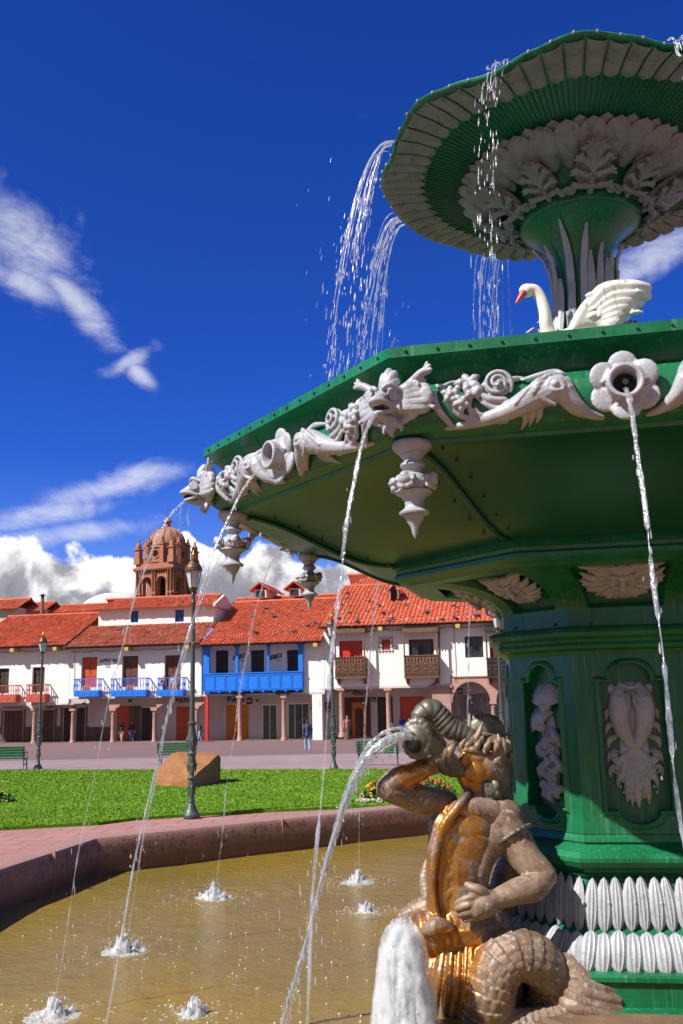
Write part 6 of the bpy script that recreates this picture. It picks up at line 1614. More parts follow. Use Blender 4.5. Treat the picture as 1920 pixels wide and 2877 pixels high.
h2, s0, s1, z0, rn = back_house('red roofed house with dark windows behind the left roofs beside the tall flue', c1, 132, 352, 440, 372, 11, 'tile', 'cream')
b = MB(); [b.box((lerp(s0, s1, q), 11.47, z0-.75), (.7, .08, 1.0)) for q in (.2, .38, .62)]; h2.p(b, 'window_row', 'void')
h3, s0, s1, z0, rn = back_house('red roofed house with a shaded brown front next to the white dome', c1, 355, 800, 447, 388, 12, 'tile', 'plaster_old')
b = MB(); b.box2((s0+.5, 12.38, z0-1.2), (s1-.3, 12.47, z0-.25)); h3.p(b, 'veranda', 'doorbrown')
s_, z_ = c1(337, 310, 8.5); b = MB(); b.lathe([(.16, z_-5), (.16, z_-.05), (0, z_-.05)], 12, (0, 0, 0)); fl_ = b.build('flue_pipe', paint('rusty_flue', (.10, .055, .05), (.07, .045, .045), .7), None, True)
P = Fw(s_, 8.5, 0); fl_.location = P; tag(fl_, 'tall dark metal flue pipe with a small conical cap above the left roofs', 'flue')
MB().lathe([(0, z_+.12), (.34, z_-.06), (.3, z_-.06), (0, z_+.02)], 12).build('cowl', M['kerb'], fl_, True)
h4, s0, s1, z0, rn = back_house('long red roof with two dormer windows rising behind the blue balcony building', c2, 440, 1480, 430, 285, 9, 'tile', 'plaster', pitch=.27, sl=.30)
for x0, x1, yt, yb in ((722, 800, 300, 360), (1012, 1088, 290, 345)):
    r_ = rect(c2, x0, yt, x1, yb, 10.5); b = MB(); b.box2((r_[0]-.1, 10.5, r_[2]), (r_[1]+.1, 14, r_[3]+.1)); dmr = h4.p(b, 'dormer', 'plaster')
    b = MB(); cs_ = (r_[0]+r_[1])/2; b.prism([(r_[0]-.55, r_[3]+.05), (cs_, r_[3]+.75), (r_[1]+.55, r_[3]+.05), (r_[1]+.5, r_[3]-.05), (cs_, r_[3]+.62), (r_[0]-.5, r_[3]-.05)], 10.1, 15, 1); h4.p(b, 'dormer_roof', 'doorred', False, dmr)
    h4.p(MB().box2((r_[0]+.05, 10.44, r_[2]+.05), (r_[1]-.05, 10.49, r_[3]-.02)), 'dormer_window', 'winglass', False, dmr)
h5, s0, s1, z0, rn = back_house('broad red roof behind the carved balconies below the brown hill', c3, 200, 1100, 260, 135, 11, 'tile', 'plaster', pitch=.3, hl=2.5)
dmB = at(330, 1690, 105); dome = MB().lathe([(4.0*math.cos(a), 4.0*math.sin(a)*.75) for a in np.linspace(0, PI/2, 14)], 32).build('white_dome', M['plaster'], None, True); dome.location = at(316, 1742, 105); tag(dome, 'smooth white dome peeking over the roofs left of the church tower', 'dome')
MB().lathe([(4.0, 0), (4.0, -14)], 32).build('drum', M['plaster'], dome, True)
# ---------------- church tower
M['church'] = paint('red_church_stone', (.40, .165, .095), (.33, .13, .08), .85, .5, 1, .4, 3, c3=(.20, .085, .06), s3=1.1, t3=(.52, .75)); M['church_d'] = paint('dark_church_dome', (.38, .20, .14), (.30, .14, .095), .8, .6, 1, .3, 3, c3=(.18, .09, .07), s3=1.4)
tb = at(468, 1668, 150); TH = R(24)
tw = empty('church_tower', (tb.x, 150, tb.z-9), -TH, 'red stone church bell tower with ribbed dome and arched belfry behind the roofs', 'church tower')
zA_, zB_ = 9.0, 9.0+3.6; a_ = 3.35
b = MB()
for i in range(4):
    w2 = MB(); wallT(w2, R4((-a_, a_, 0, zB_)), [arch4(-2.15, -.55, zA_-.8, zA_+1.55), arch4(.55, 2.15, zA_-.8, zA_+1.55)], -a_, .9, False); w2.xf(Matrix.Rotation(i*PI/2, 4, 'Z')); b.merge(w2)
bs = b.build('belfry', M['church'], tw)
b = MB()
for i in range(4):
    w2 = MB()
    for x in (-3.2, -2.65, -.22, .22, 2.65, 3.2):
        w2.lathe([(.17, zA_-1), (.17, zB_-.5), (.24, zB_-.4), (.24, zB_-.25)], 8, (x, -a_-.14, 0)); w2.box((x, -a_-.14, zA_-.2), (.46, .4, .3))
    for s_ in (-1.35, 1.35):
        w2.tube([(s_+.92*math.cos(q), -a_-.04, zA_+1.55+.92*math.sin(q)) for q in np.linspace(0, PI, 13)], .10, 6)
    w2.xf(Matrix.Rotation(i*PI/2, 4, 'Z')); b.merge(w2)
b.build('belfry_columns', M['church'], bs, 40)
b = MB()
for z0, z1, o_ in ((zB_-.22, zB_, .25), (zB_+.002, zB_+.22, .55), (zB_+.222, zB_+.40, .35), (zB_+.402, zB_+.9, .12)): b.box((0, 0, (z0+z1)/2), (2*(a_+o_), 2*(a_+o_), z1-z0))
for i in range(4):
    for j in range(16):
        w2 = MB().box((-a_-.2+j*.46, -a_-.40, zB_-.12), (.2, .3, .2)); w2.xf(Matrix.Rotation(i*PI/2, 4, 'Z')); b.merge(w2)
b.build('cornice', M['church'], bs)
for x, y in ((-1.35, -1.7), (1.35, -1.7)): MB().lathe([(0, zA_+1.5), (.12, zA_+1.45), (.25, zA_+1.2), (.30, zA_+.7), (.45, zA_+.35), (.40, zA_+.35), (0, zA_+.6)], 14, (x, y, 0)).build('bell', M['bronze_dark'], tw, True)
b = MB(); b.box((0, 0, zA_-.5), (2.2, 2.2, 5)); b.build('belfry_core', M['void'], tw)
zD_ = zB_+.9
b = MB(); ro = 3.05; w_ = ro*math.tan(PI/8)
for i in range(8):
    c_ = [(.52*math.cos(q), zD_+1.55+.52*math.sin(q)) for q in np.linspace(0, 2*PI, 17)[:-1]] if i % 2 == 0 else arch4(-.32, .32, zD_+.8, zD_+1.9)
    w2 = MB(); wallT(w2, R4((-w_, w_, zD_, zD_+3.0)), [c_], -ro, .4, False); w2.box((0, -ro+.45, zD_+1.5), (1.6, .05, 2.4)); w2.xf(Matrix.Rotation(i*PI/4, 4, 'Z')); b.merge(w2)
    w2 = MB(); w2.box((w_, -ro-.1, zD_+1.5), (.7, .5, 3.0)); w2.box((w_, -ro-.12, zD_+3.1), (.9, .7, .25)); w2.lathe([(.3, zD_+3.22), (.34, zD_+3.5), (.16, zD_+3.75), (.2, zD_+3.9), (.03, zD_+4.5), (0, zD_+4.5)], 8, (w_, -ro-.1, 0))
    w2.tube([(.7*math.cos(q), -ro-.04, zD_+1.55+.7*math.sin(q)) for q in np.linspace(0, 2*PI, 17)], .11, 6, False); w2.box((0, -ro-.06, zD_+.35), (2.4, .3, .25)); w2.box((0, -ro-.06, zD_+2.75), (2.4, .3, .3)); w2.xf(Matrix.Rotation(i*PI/4, 4, 'Z')); b.merge(w2)
dr = b.build('drum', M['church'], tw, 40)
b = MB()
for sx in (-1, 1):
    for sy in (-1, 1):
        b = MB(); c_ = (sx*3.2, sy*3.2, 0); b.box((c_[0], c_[1], zD_+.5), (1.1, 1.1, 1.0)); b.box((c_[0], c_[1], zD_+1.65), (.85, .85, 1.3)); b.box((c_[0], c_[1], zD_+2.38), (1.2, 1.2, .16)); b.lathe([(.45, zD_+2.46), (.48, zD_+2.9), (.36, zD_+3.3), (.16, zD_+3.5), (.2, zD_+3.65), (.03, zD_+4.3), (0, zD_+4.3)], 10, c_); b.build('corner_turret', M['church'], tw, 40)
zC_ = zD_+3.1; b = MB(); n = 16
b.lathe([(3.15, zC_-.1), (3.2, zC_+.1), (2.95, zC_+.15)]+[(2.92*math.cos(q)**.9, zC_+.2+2.85*math.sin(q)) for q in np.linspace(0, 1.36, 14)], 48); dm_ = b.build('dome', M['church_d'], tw, 40)
b = MB()
for i in range(n):
    q2 = 2*PI*i/n; b.tube([(2.95*math.cos(q)**.9*math.cos(q2), 2.95*math.cos(q)**.9*math.sin(q2), zC_+.2+2.88*math.sin(q)) for q in np.linspace(0, 1.36, 12)], .085, 6)
b.build('dome_ribs', M['church'], dm_, True)
zL_ = zC_+2.95; b = MB().lathe([(.8, zL_), (.75, zL_+.15), (.48, zL_+.25), (.46, zL_+1.0), (.8, zL_+1.12), (.75, zL_+1.25), (.45, zL_+1.5), (.3, zL_+1.8), (.12, zL_+1.9), (0, zL_+1.95)], 12); ln = b.build('lantern', M['church'], dm_, 40)
b = MB(); b.box((0, 0, zL_+2.8), (.07, .07, 1.9)); b.box((0, 0, zL_+3.2), (.6, .07, .07)); b.build('cross', M['iron'], dm_)
# ---------------- hill
M['hill'] = paint('brown_hillside', (.15, .085, .07), (.10, .075, .045), .95, .03, 1, .3, .4, c3=(.08, .075, .03), s3=.12)
b = MB(); hx = np.linspace(-160, 420, 70); rows = []
for j, dy in enumerate((0, 60, 130, 200, 330)):
    rows.append([(x, 420+dy+x*.1, -4+[0, 12, 24, 27, 0][j]*max(.0, 1.25*math.exp(-((x-85)/95)**2)+.55*math.exp(-((x-260)/120)**2)+.62*math.exp(-((x+10)/40)**2)+.12)*(1+.10*mnoise.noise(Vector((x*.03, dy*.03, 0))))) for x in hx])
b.rings(rows, closed=False); b.build('hill', M['hill'], None, True)['kind'] = 'structure'
# ================================================================== WATER IN THE AIR
def drop(b, p, r_, ln, d=(0, 0, -1)):
    d = Vector(d).normalized(); p = Vector(p); b.tube([p-d*ln*.5, p-d*ln*.25, p+d*ln*.15, p+d*ln*.42, p+d*ln*.5], [r_*.12, r_*.6, r_, r_*.7, r_*.1], 6)
drops = MB()
def jet(label, k, r0, z0, r1, land=None, rad=.018, seed=0, zmin=WATER_Z):
    """one parabolic jet from a spout to the pool, lumpy and twisting"""
    g = np.random.default_rng(seed+11)
    a = ang(k); A = Vector((FX+r0*math.cos(a), FY+r0*math.sin(a), z0))
    L = Vector((land[0], land[1], zmin)) if land else Vector((FX+r1*math.cos(a), FY+r1*math.sin(a), zmin))
    n = 150; pts = []; rr = []
    ph = g.uniform(0, 6)
    for i in range(n+1):
        t = i/n; p = A.lerp(L, t); p.z = A.z+(L.z-A.z)*(.10*t+.90*t*t)
        w_ = .010*t; p.x += w_*math.sin(t*31+ph); p.y += w_*math.cos(t*27+ph)
        pts.append(p); s_ = .5+.5*mnoise.noise(Vector((t*34, seed, 1.3)))+.35*mnoise.noise(Vector((t*90, seed, 7)))
        thin = .30 if (t > .45 and mnoise.noise(Vector((t*16, seed*3.1, 2))) > .12) else 1.0
        rr.append(max(.0045, rad*(1-.30*t)*(.55+.75*s_)*thin*(1 if t < .94 else .8)))
    b = MB(); b.tube(pts, rr, 8, flat=.62, twist=.35)
    o = b.build('water_jet', M['jet'], None, True); tag(o, label, 'water jet', 'water jets from the basin rim')
    for i in range(46):
        t = g.uniform(.1, 1); p = pts[int(t*n)]; q = g.normal(0, .012+.05*t, 3); drop(drops, p+Vector(q)*.7, g.uniform(.003, .007), g.uniform(.02, .07))
    return o
names = {.5: 'water jet from the flower spout on the front face nearest the right edge', 1: 'water jet from the near corner dolphin head falling past the large pendant', 1.5: 'water jet from the flower spout facing left of the near dolphin head',
         2: 'water jet from the leftmost corner dolphin head arching against the sky', 2.5: 'water jet falling from the hidden side just behind the left hanging pendant', 3: 'water jet crossing the long blue balcony before the rear pendant',
         3.5: 'water jet passing in front of the white pier and the right lamp post', 4: 'water jet falling before the carved balcony at the back of the basin'}
for k in names:
    half = (k*2) % 2 == 1
    r0, z0 = (3.98, 4.20) if half else (4.42, 4.14)
    land = {2: SPOTS[3], 2.5: SPOTS[4], 3: SPOTS[5], 3.5: SPOTS[6]}.get(k)
    jet(names[k], k, r0, z0, 5.45, land, .019 if k in (.5, 1) else .0165, int(k*2))
for i in range(26):      # thin dribble below the leftmost dolphin head
    drop(drops, at(506+rng.normal(0, 3)+(i % 2)*22, 1425+i*(3.6 if i % 2 == 0 else 2.0), 9.25), .0055, .03)
# water spilling over the upper basin
def stream(label, a_deg, spread, n, r_land, z_end=4.72, seed=0, rad=.012, solid=.35, r0=2.245):
    """water spilling over the upper rim: strands that break into drops"""
    g = np.random.default_rng(seed+100); b = MB()
    for i in range(n):
        a = R(a_deg+g.normal(0, spread)); rl = r_land*g.uniform(.90, 1.08)
        A = Vector((FX+r0*math.cos(a), FY+r0*math.sin(a), 8.125)); a2 = a+g.normal(0, .02); L = Vector((FX+rl*math.cos(a2), FY+rl*math.sin(a2), z_end))
        def P(t): p = A.lerp(L, t**.85); p.z = A.z+(L.z-A.z)*(.06*t+.94*t*t)+(.018*math.sin(PI*min(1, t*4)) if t < .25 else 0); return p
        te = solid*g.uniform(.5, 1.5); m_ = 46; q = rad*g.uniform(.5, 1.15)
        pts = [P(te*j/m_) for j in range(m_+1)]
        b.tube(pts, [max(.0025, q*(.75+.9*mnoise.noise(Vector((j*.33, i, seed))))*(1-.6*j/m_)) for j in range(m_+1)], 6, flat=.7, twist=.3)
        t = te*.6
        while t < 1:
            t += g.exponential(.030)
            if t < 1:
                p = P(t); d = P(min(1, t+.02))-p; drop(b, p+Vector(g.normal(0, .008+.022*t, 3)), g.uniform(.003, .009), g.uniform(.03, .15), d)
    o = b.build('falling_stream', M['spray'], None, True); tag(o, label, 'falling water', 'water spilling over the upper basin'); return o
stream('broad stream of water arching off the left rim of the upper basin', -164, 1.8, 12, 3.05, 4.65, 1, .0115, .6)
stream('second water stream breaking up below the left rim of the upper basin', 152, 2.6, 13, 3.0, 4.65, 2, .0115, .55)
stream('curtain of thin water falling behind the upper basin left of the stem', 106, 3.4, 15, 2.7, 4.65, 3, .008, .7)
stream('chain of bright drops falling in front of the fluted upper basin', -121, 2.6, 5, 2.9, 4.75, 4, .009, .10)
stream('drops of water falling off the front rim at the right edge of the photo', -79, 2.2, 5, 2.9, 4.75, 5, .009, .10)
# stream out of the merman's horn
def path_px(P, rad): return spline([at(*p) for p in P], rad, 10)
b = MB(); g = np.random.default_rng(5)
for i in range(9):
    o_ = g.normal(0, 1, 2)*(.7 if i else 0)
    P_, Q_ = path_px([(1176+4*o_[0], 2078+8*o_[1], 8.60), (1130+8*o_[0], 2068+12*o_[1], 8.58), (1080+8*o_[0], 2085+13*o_[1], 8.57), (1030+7*o_[0], 2130+11*o_[1], 8.56), (985+6*o_[0], 2215+8*o_[1], 8.56), (945+5*o_[0], 2330+6*o_[1], 8.55), (905+4*o_[0], 2470, 8.55), (862+4*o_[0], 2640, 8.54), (822+5*o_[0], 2780, 8.52), (792+6*o_[0], 2885, 8.5)],
                     [.05, .062, .060, .050, .036, .026, .020, .017, .014, .011] if i == 0 else [.02, .026, .026, .022, .018, .014, .011, .009, .008, .006])
    Q_ = [q*(.75+.6*mnoise.noise(Vector((j*.35, i*3.3, 1)))) for j, q in enumerate(Q_)]
    b.tube(P_, Q_, 10, flat=.8, twist=.25)
    for j in range(22):
        p = P_[int(g.uniform(.15, .98)*len(P_))]; drop(b, p+Vector(g.normal(0, .03, 3))+Vector((0, 0, -.02-.1*g.random()*(j % 3 == 0))), g.uniform(.005, .012), g.uniform(.02, .09))
hs = b.build('horn_stream', M['jet'], None, True); tag(hs, 'thick arching stream of water pouring out of the merman\'s shell horn', 'falling water')
# upward bubbling foam in the foreground, left of the merman
def foam(label, name, base, h, w0, w1, seed):
    g = np.random.default_rng(seed); b = MB(); rows = []; n, m_ = 90, 96
    for j in range(n+1):
        t = j/n; row = []
        for i in range(m_):
            a = 2*PI*i/m_; ca, sa = math.cos(a), math.sin(a)
            r_ = lerp(w0, w1, t**1.1)*(math.sqrt(max(0, 1-((t-.80)/.20)**2)) if t > .80 else 1)
            q = mnoise.noise(Vector((ca*2.6, sa*2.6, t*2.4+seed)))*.20+mnoise.noise(Vector((ca*7, sa*7, t*3.6+seed)))*.15+mnoise.noise(Vector((ca*18, sa*18, t*11)))*.06+mnoise.noise(Vector((ca*40, sa*40, t*30)))*.045
            r_ *= 1+q; row.append((r_*ca, r_*sa*.85, h*t*(1+.05*q)))
        rows.append(row)
    b.rings(rows, capb=True)
    for i in range(620):      # bursting beads on the outside
        t = g.random()**.7; a = g.uniform(0, 6.28); r_ = lerp(w0, w1, t)*(.99+abs(g.normal(0, .07)))*(1 if t < .85 else .75)
        b.ball((r_*math.cos(a), r_*math.sin(a)*.85, h*t*1.04), (g.uniform(.002, .006),)*2+(g.uniform(.004, .016),), seg=6, rings=4)
    o = b.build(name, M['foamw'], None, True); o.location = Vector(base); tag(o, label, 'foam'); return o
M['foamw'] = water_mat('foaming_water', .92, .25)
fb = at(1138, 2860, 8.25)
def mist_mat():
    m = bpy.data.materials.new('foam_mist'); m.use_nodes = True; k = NT(m.node_tree); k.n.remove(k.n['Principled BSDF']); t = k.add('ShaderNodeTexCoord').outputs['Object']
    n = k.noise(k.mapv(t, (9, 9, 5)), 1.0, 6, .65); v = k.add('ShaderNodeVolumePrincipled', {'Color': (.97, .98, 1), 'Density': k.m('MULTIPLY', k.smooth(n, .42, .70), 55.0), 'Anisotropy': .2})
    k.l.new(v.outputs[0], k.n['Material Output'].inputs['Volume']); return m
M['mist'] = mist_mat()
fcol = foam('tall white column of foaming water beside the merman\'s tail', 'foam_column', (fb.x, 8.25, -.72), at(1120, 2598, 8.25).z+.72, .275, .105, 3)
mb = MB(); hF = at(1120, 2598, 8.25).z+.72
mb.rings([[(lerp(.33, .16, t**1.1)*q_*math.cos(a), lerp(.33, .16, t**1.1)*q_*math.sin(a)*.85, hF*1.06*t) for a in np.linspace(0, 2*PI, 33)[:-1]] for t, q_ in [(j/14, math.sqrt(max(.002, 1-(max(0, j/14-.8)/.2)**2))) for j in range(15)]], capa=True, capb=True)
mb.build('spray_mist', M['mist'], fcol, True)
def splash(label, px, py, size, seed):
    """splash on the pool: a small boil of foam, fine flung beads, thin scraps of froth drifting off"""
    g = np.random.default_rng(seed); p = atz(px, py, WATER_Z); b = MB(); n, m_ = 46, 64
    rows = []
    for j in range(n+1):
        rr_ = j/n; row = []
        for i in range(m_):
            a = 2*PI*i/m_; ca, sa = math.cos(a), math.sin(a); R_ = rr_*.62*size
            q = mnoise.noise(Vector((R_*ca*7/size, R_*sa*7/size, seed)))+.6*mnoise.noise(Vector((R_*ca*19/size, R_*sa*19/size, seed+4)))+.4*mnoise.noise(Vector((R_*ca*45/size, R_*sa*45/size, seed+8)))
            hh = size*(.085*math.exp(-(rr_/.20)**2)*(1+1.2*q)+.030*math.exp(-(rr_/.45)**2)*(1+1.5*q)-.020+.014*q*(1-rr_))
            row.append((R_*ca, R_*sa*.8, max(hh, -.03)))
        rows.append(row)
    b.rings(rows)
    for i in range(16):      # fingers of water thrown up in the middle
        a = g.uniform(0, 6.28); r_ = abs(g.normal(0, .075))*size; h2 = g.uniform(.06, .20)*size*math.exp(-(r_/(.14*size))**2)+.03
        b.chain([(r_*math.cos(a), r_*math.sin(a), -.02), (r_*1.15*math.cos(a), r_*1.15*math.sin(a), h2*.6), (r_*1.3*math.cos(a), r_*1.3*math.sin(a), h2)], [.05*size, .032*size, .008], 9)
    for i in range(110):
        a = g.uniform(0, 6.28); r_ = abs(g.normal(0, .2))*size; hh = size*.26*math.exp(-(r_/(.2*size))**2)*g.random()**.8
        b.ball((r_*math.cos(a), r_*math.sin(a), hh+.01), g.uniform(.0025, .0075)*size**.5, seg=6, rings=4)
    for i in range(60): a = g.uniform(0, 6.28); r_ = g.uniform(.2, .8)*size; b.ball((r_*math.cos(a), r_*math.sin(a)*.8, .004), (g.uniform(.005, .02), g.uniform(.004, .012), .005), seg=6, rings=4)
    o = b.build('splash', M['froth'], None, True); o.location = p; tag(o, label, 'splash', 'splashes where the jets land'); return o
M['froth'] = water_mat('splash_froth', .85, .34)
splash('splash on the pool below the boulder, farther of the two central ones', 600, 2522, .95, 1)
splash('splash in the left middle of the pool, nearer than the one below the boulder', 350, 2672, .9, 2)
splash('splash in the bottom left corner of the pool', 150, 2852, .75, 3)
splash('splash near the far pool wall left of the merman', 1008, 2478, .75, 4)
splash('splash beside the merman\'s hip', 1030, 2560, .6, 5)
splash('faint splash at the bottom edge below the middle of the pool', 545, 2850, .6, 6)
bb = MB(); g = np.random.default_rng(9)
for i in range(170):
    px_, py_ = g.uniform(0, 1080), lerp(2440, 2877, g.random()**.7); p = atz(px_, py_, WATER_Z)
    if p.x < -4.2 or p.y > 17: continue
    q = g.uniform(.003, .010); bb.ball(p+Vector((0, 0, .002)), (q, q, q), seg=7, rings=5)
o = bb.build('bubbles', M['foam'], None, True); tag(o, 'small white bubbles floating on the murky pool water', 'bubbles', kind='stuff')
for i in range(150):      # drizzle around the streams
    a = R(g.uniform(95, 210)); r_ = g.uniform(2.4, 3.3); drop(drops, (FX+r_*math.cos(a), FY+r_*math.sin(a), g.uniform(4.8, 7.6)), g.uniform(.002, .005), g.uniform(.03, .11), (math.cos(a)*.2, math.sin(a)*.2, -1))
for i in range(110):
    p = atz(g.uniform(250, 1080), g.uniform(2480, 2860), WATER_Z); drop(drops, p+Vector((0, 0, g.uniform(.05, .9))), g.uniform(.002, .004), g.uniform(.02, .08))
o = drops.build('water_droplets', M['spray'], None, True); tag(o, 'fine drops of water flying round the fountain', 'droplets', kind='stuff')

# ================================================================== PEOPLE, CHAIRS, PIGEONS
M['skin'] = paint('skin', (.36, .19, .12), (.30, .15, .10), .6, 8); M['hair'] = paint('dark_hair', (.02, .015, .012), (.03, .02, .015), .6, 8)
cloth = {}
def cl(c):
    if c not in cloth: cloth[c] = paint('cloth', c, tuple(x*.7 for x in c), .85, 6, 1, .2, 20)
    return cloth[c]
def person(label, loc, H, yaw, top, legs, stride=.0, bag=None, skirt=False, lean=0.0, arms=(.1, -.1)):
    r = empty('person', loc, yaw, label, 'person', 'people in the plaza and under the arcades')
    k = H/1.75; V_ = lambda x, y, z: Vector((x*k, (y+lean*max(0, z-.9))*k, z*k))
    st = stride
    def limbs(b, g_):
        pass
    B = MB()
    leg = lambda s, f, g_: [V_(s*.09, 0, .92), V_(s*.10, -f*.22-.02, .50), V_(s*.10, -f*.42+(.10 if f < 0 else 0), .08)]
    arm = lambda s, f: [V_(s*.19, 0, 1.42), V_(s*.25, -f*.12+.03, 1.15), V_(s*.24, -f*.34-.06, .92)]
    for s in (-1, 1):
        B.chain(leg(s, st*s, 0), [.085*k, .058*k, .042*k], 10); f = leg(s, st*s, 0)[-1]; B.cap(f+Vector((0, .02*k, -.04*k)), f+Vector((0, -.15*k, -.045*k)), .042*k, .03*k, 9)
        a = arm(s, -st*s+arms[0 if s < 0 else 1]); B.chain(a, [.055*k, .043*k, .034*k], 9); h = a[-1]; B.ball(h+Vector((0, -.01*k, -.05*k)), (.03*k, .04*k, .055*k))
        for q in range(4): B.cap(h+Vector((0, (-.035+.022*q)*k, -.09*k)), h+Vector((0, (-.045+.024*q)*k, -.155*k)), .0105*k, .008*k, 6)
        B.cap(h+Vector((0, -.045*k, -.05*k)), h+Vector((0, -.075*k, -.10*k)), .012*k, .009*k, 6)
    B.chain([V_(0, 0, .92), V_(0, 0, 1.12), V_(0, 0, 1.36), V_(0, 0, 1.46)], [.135*k, .125*k, .15*k, .10*k], 14); B.cap(V_(0, 0, 1.45), V_(0, -.01, 1.56), .055*k, .05*k)
    B.ball(V_(0, -.012, 1.635), (.076*k, .095*k, .115*k)); B.cap(V_(0, -.10, 1.63), V_(0, -.115, 1.605), .012*k, .016*k, 7)
    for s in (-1, 1): B.ball(V_(s*.076, 0, 1.63), (.012*k, .02*k, .03*k)); B.ball(V_(s*.03, -.098, 1.655), (.014*k, .008*k, .010*k))
    B.chain([V_(-.025, -.10, 1.578), V_(0, -.106, 1.576), V_(.025, -.10, 1.578)], .007*k, 6)
    B.sculpt('body', M['skin'], .016*k, 1, r)
    C_ = MB(); C_.chain([V_(0, 0, .90), V_(0, 0, 1.12), V_(0, 0, 1.34), V_(0, 0, 1.46)], [.155*k, .15*k, .17*k, .11*k], 14)
    for s in (-1, 1):
        a = arm(s, -st*s+arms[0 if s < 0 else 1]); C_.chain([a[0], a[1], a[1].lerp(a[2], .85)], [.072*k, .06*k, .05*k], 10)
    C_.sculpt('jacket', cl(top), .018*k, 1, r)
    T = MB()
    if skirt: T.chain([V_(0, 0, 1.0), V_(0, 0, .6), V_(0, 0, .16)], [.15*k, .19*k, .22*k], 14)
    else:
        for s in (-1, 1): L_ = leg(s, st*s, 0); T.chain([V_(s*.07, 0, .96), L_[0], L_[1], L_[1].lerp(L_[2], .9)], [.10*k, .105*k, .074*k, .062*k], 10)
    T.sculpt('skirt' if skirt else 'trousers', cl(legs), .018*k, 1, r)
    Hh = MB(); Hh.ball(V_(0, .018, 1.665), (.085*k, .098*k, .098*k)); Hh.ball(V_(0, .05, 1.61), (.07*k, .06*k, .08*k)); Hh.sculpt('hair', M['hair'], .016*k, 1, r)
    if bag:
        g_ = MB(); g_.ball(V_(.24, .02, .95), (.05*k, .15*k, .13*k)); g_.tube([V_(.20, -.1, 1.02), V_(.05, -.13, 1.3), V_(-.1, 0, 1.45)], .012*k, 5); g_.sculpt('shoulder_bag', cl(bag), .015*k, 1, r)
    return r
def arc_pt(f, x, y, d): s, z = f(x, y, d); return Fw(s, d, z)
zS = zA-.02
def onwalk(f, x, d): s = f(x, 1480 if f is c1 else 1590, d)[0]; P = Fw(s, d, 0); P.z = zS; return P
person('person in a dark navy jacket and pale jeans walking away on the street', gpt(865, 2111), 1.68, PI+.2, (.05, .06, .15), (.30, .42, .55), .22, (.03, .03, .05))
person('person with pale trousers and dark jacket under the arcade before the orange door', onwalk(c1, 958, 1.0), 1.66, -.6, (.03, .03, .03), (.45, .38, .34), .15)
o = person('person in blue jeans carrying a white bag under the arcade', onwalk(c1, 1035, .9), 1.66, .5, (.035, .03, .035), (.10, .17, .38), .10, (.75, .75, .75))
person('person in pale blue jeans with a brown bag walking past the red drainpipe', onwalk(c2, 246, -1.0), 1.62, PI/2+.1, (.05, .045, .05), (.36, .48, .66), .42, (.16, .06, .04))
person('tall person in a brown robe beside the first pink column right of the white pier', onwalk(c3, 274, -.2), 1.9, .2, (.32, .16, .14), (.14, .085, .07), .05, None, True)
person('person in a bright blue jacket standing before the double red brown door', onwalk(c3, 713, 1.6), 1.72, .3, (.02, .06, .45), (.03, .03, .05), .05)
person('person in a purple jacket next to the one in bright blue', onwalk(c3, 765, 1.5), 1.62, -.3, (.12, .03, .10), (.2, .14, .14), .08)
zb_ = rect(c1, 1240, 960, 1440, 1106, -.75)[2]
def onbalc(x, d): P = Fw(c1(x, 1000, d)[0], d, 0); P.z = zb_+.08; return P
person('dark haired person in orange behind the rightmost small blue balcony', onbalc(1292, -.15), 1.45, .4, (.55, .2, .04), (.1, .1, .12), 0)
person('person in a white and black top behind the rightmost small blue balcony', onbalc(1362, -.2), 1.52, -.3, (.6, .58, .56), (.03, .03, .03), 0)
ch_m = paint('orange_cover', (.75, .24, .03), (.62, .18, .02), .8, 5)
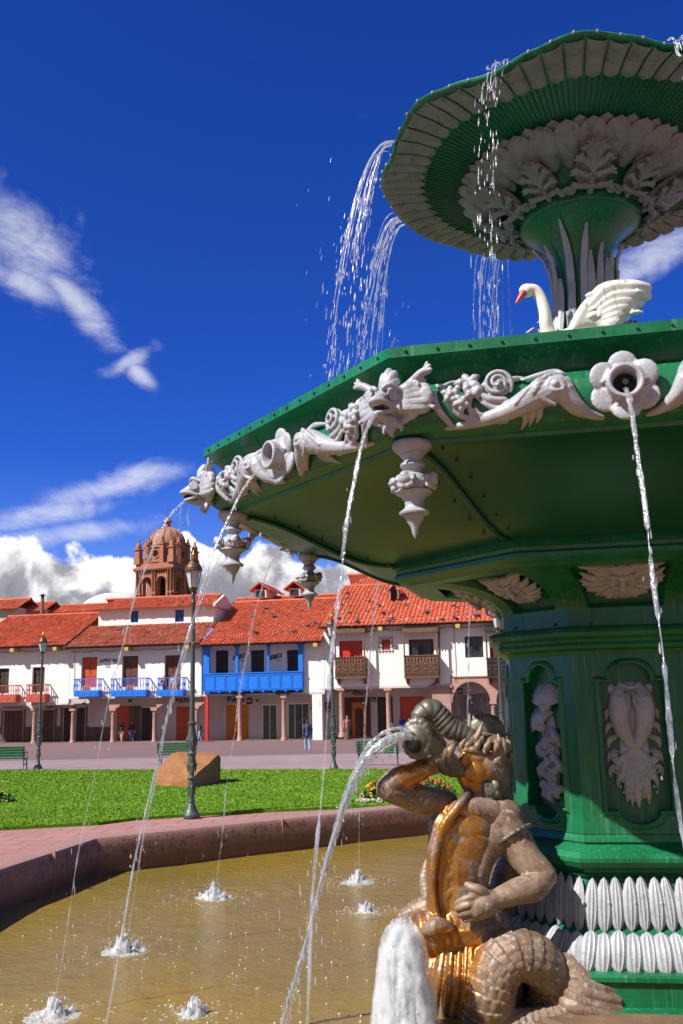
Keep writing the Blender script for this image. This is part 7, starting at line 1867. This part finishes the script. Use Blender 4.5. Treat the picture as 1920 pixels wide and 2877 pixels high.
for x_, wd, lab in ((690, -.3, 'leftmost'), (1030, -.3, 'middle'), (1372, -.42, 'rightmost')):
    P = Fw(c1(x_, 1000, wd)[0], wd, 0); P.z = zb_+.075
    c_ = empty('chair', P, -FA+PI, f'chair with an orange cover on the {lab} of the small blue balconies', 'chair', 'orange chairs on the blue balconies')
    b = MB(); b.box((0, 0, .45), (.62, .40, .04)); b.build('seat', M['brownwood'], c_)
    b = MB(); b.box((0, .16, .72), (.66, .05, .30)); b.box((0, .19, .62), (.68, .02, .4)); b.build('orange_backrest', ch_m, c_)
    for sx in (-1, 1):
        for sy in (-1, 1): MB().tube([(sx*.27, sy*.16, 0), (sx*.27, sy*.16, .45)], .02, 6).build('leg', M['brownwood'], c_)
# pigeons
B = MB(); B.chain([(0, .16, .10), (0, .05, .12), (0, -.08, .15), (0, -.13, .22), (0, -.15, .27)], [.02, .07, .075, .045, .04], 10); B.chain([(0, .1, .11), (0, .22, .08), (0, .28, .07)], [.05, .035, .02], 8); B.cap((0, -.18, .275), (0, -.22, .265), .015, .006, 6)
for s in (-1, 1): B.cap((s*.03, -.02, .10), (s*.03, -.03, .0), .012, .012, 6); B.ball((s*.06, .04, .13), (.025, .12, .05))
M['pigeon'] = paint('pigeon_grey', (.06, .06, .07), (.12, .12, .14), .7, 12)
pg = B.sculpt('pigeon', M['pigeon'], .016, 1); first_pg = True
def roof_hit(f, x, y, ze):
    prev = None
    for d in np.arange(-.9, 9, .05):
        s, z = f(x, y, d)
        if z <= ze+SL*(d+.95)+.06: return Fw(s, d, ze+SL*(d+.95)+.05)
    return None
def flock(f, pts, ze, label, group):
    global first_pg
    for x, y in pts:
        P = roof_hit(f, x, y, ze)
        if P is None: continue
        o = pg if first_pg else link('pigeon', pg.data); first_pg = False
        o.location = P; o.rotation_euler = (0, 0, rng.uniform(0, 6.28)); o.scale = (1.15,)*3; tag(o, label, 'pigeon', group)
flock(c3, [(272, 345), (222, 395), (282, 458), (165, 470), (195, 505), (180, 490), (350, 520), (345, 535), (550, 465), (600, 530), (620, 510), (515, 400), (725, 395), (895, 460), (900, 450), (1015, 515), (1110, 405), (1110, 495), (1125, 510), (1280, 490), (1300, 480), (1390, 480), (270, 310), (445, 370)], zeD, 'grey pigeon resting on the tall right hand red roof', 'pigeons on the tall red roof')
flock(c2, [(805, 460), (875, 530), (690, 528), (715, 665), (728, 672), (1165, 608), (1215, 580), (1040, 660)], zeC, 'grey pigeon resting on the roof above the long blue balcony', 'pigeons above the long blue balcony')
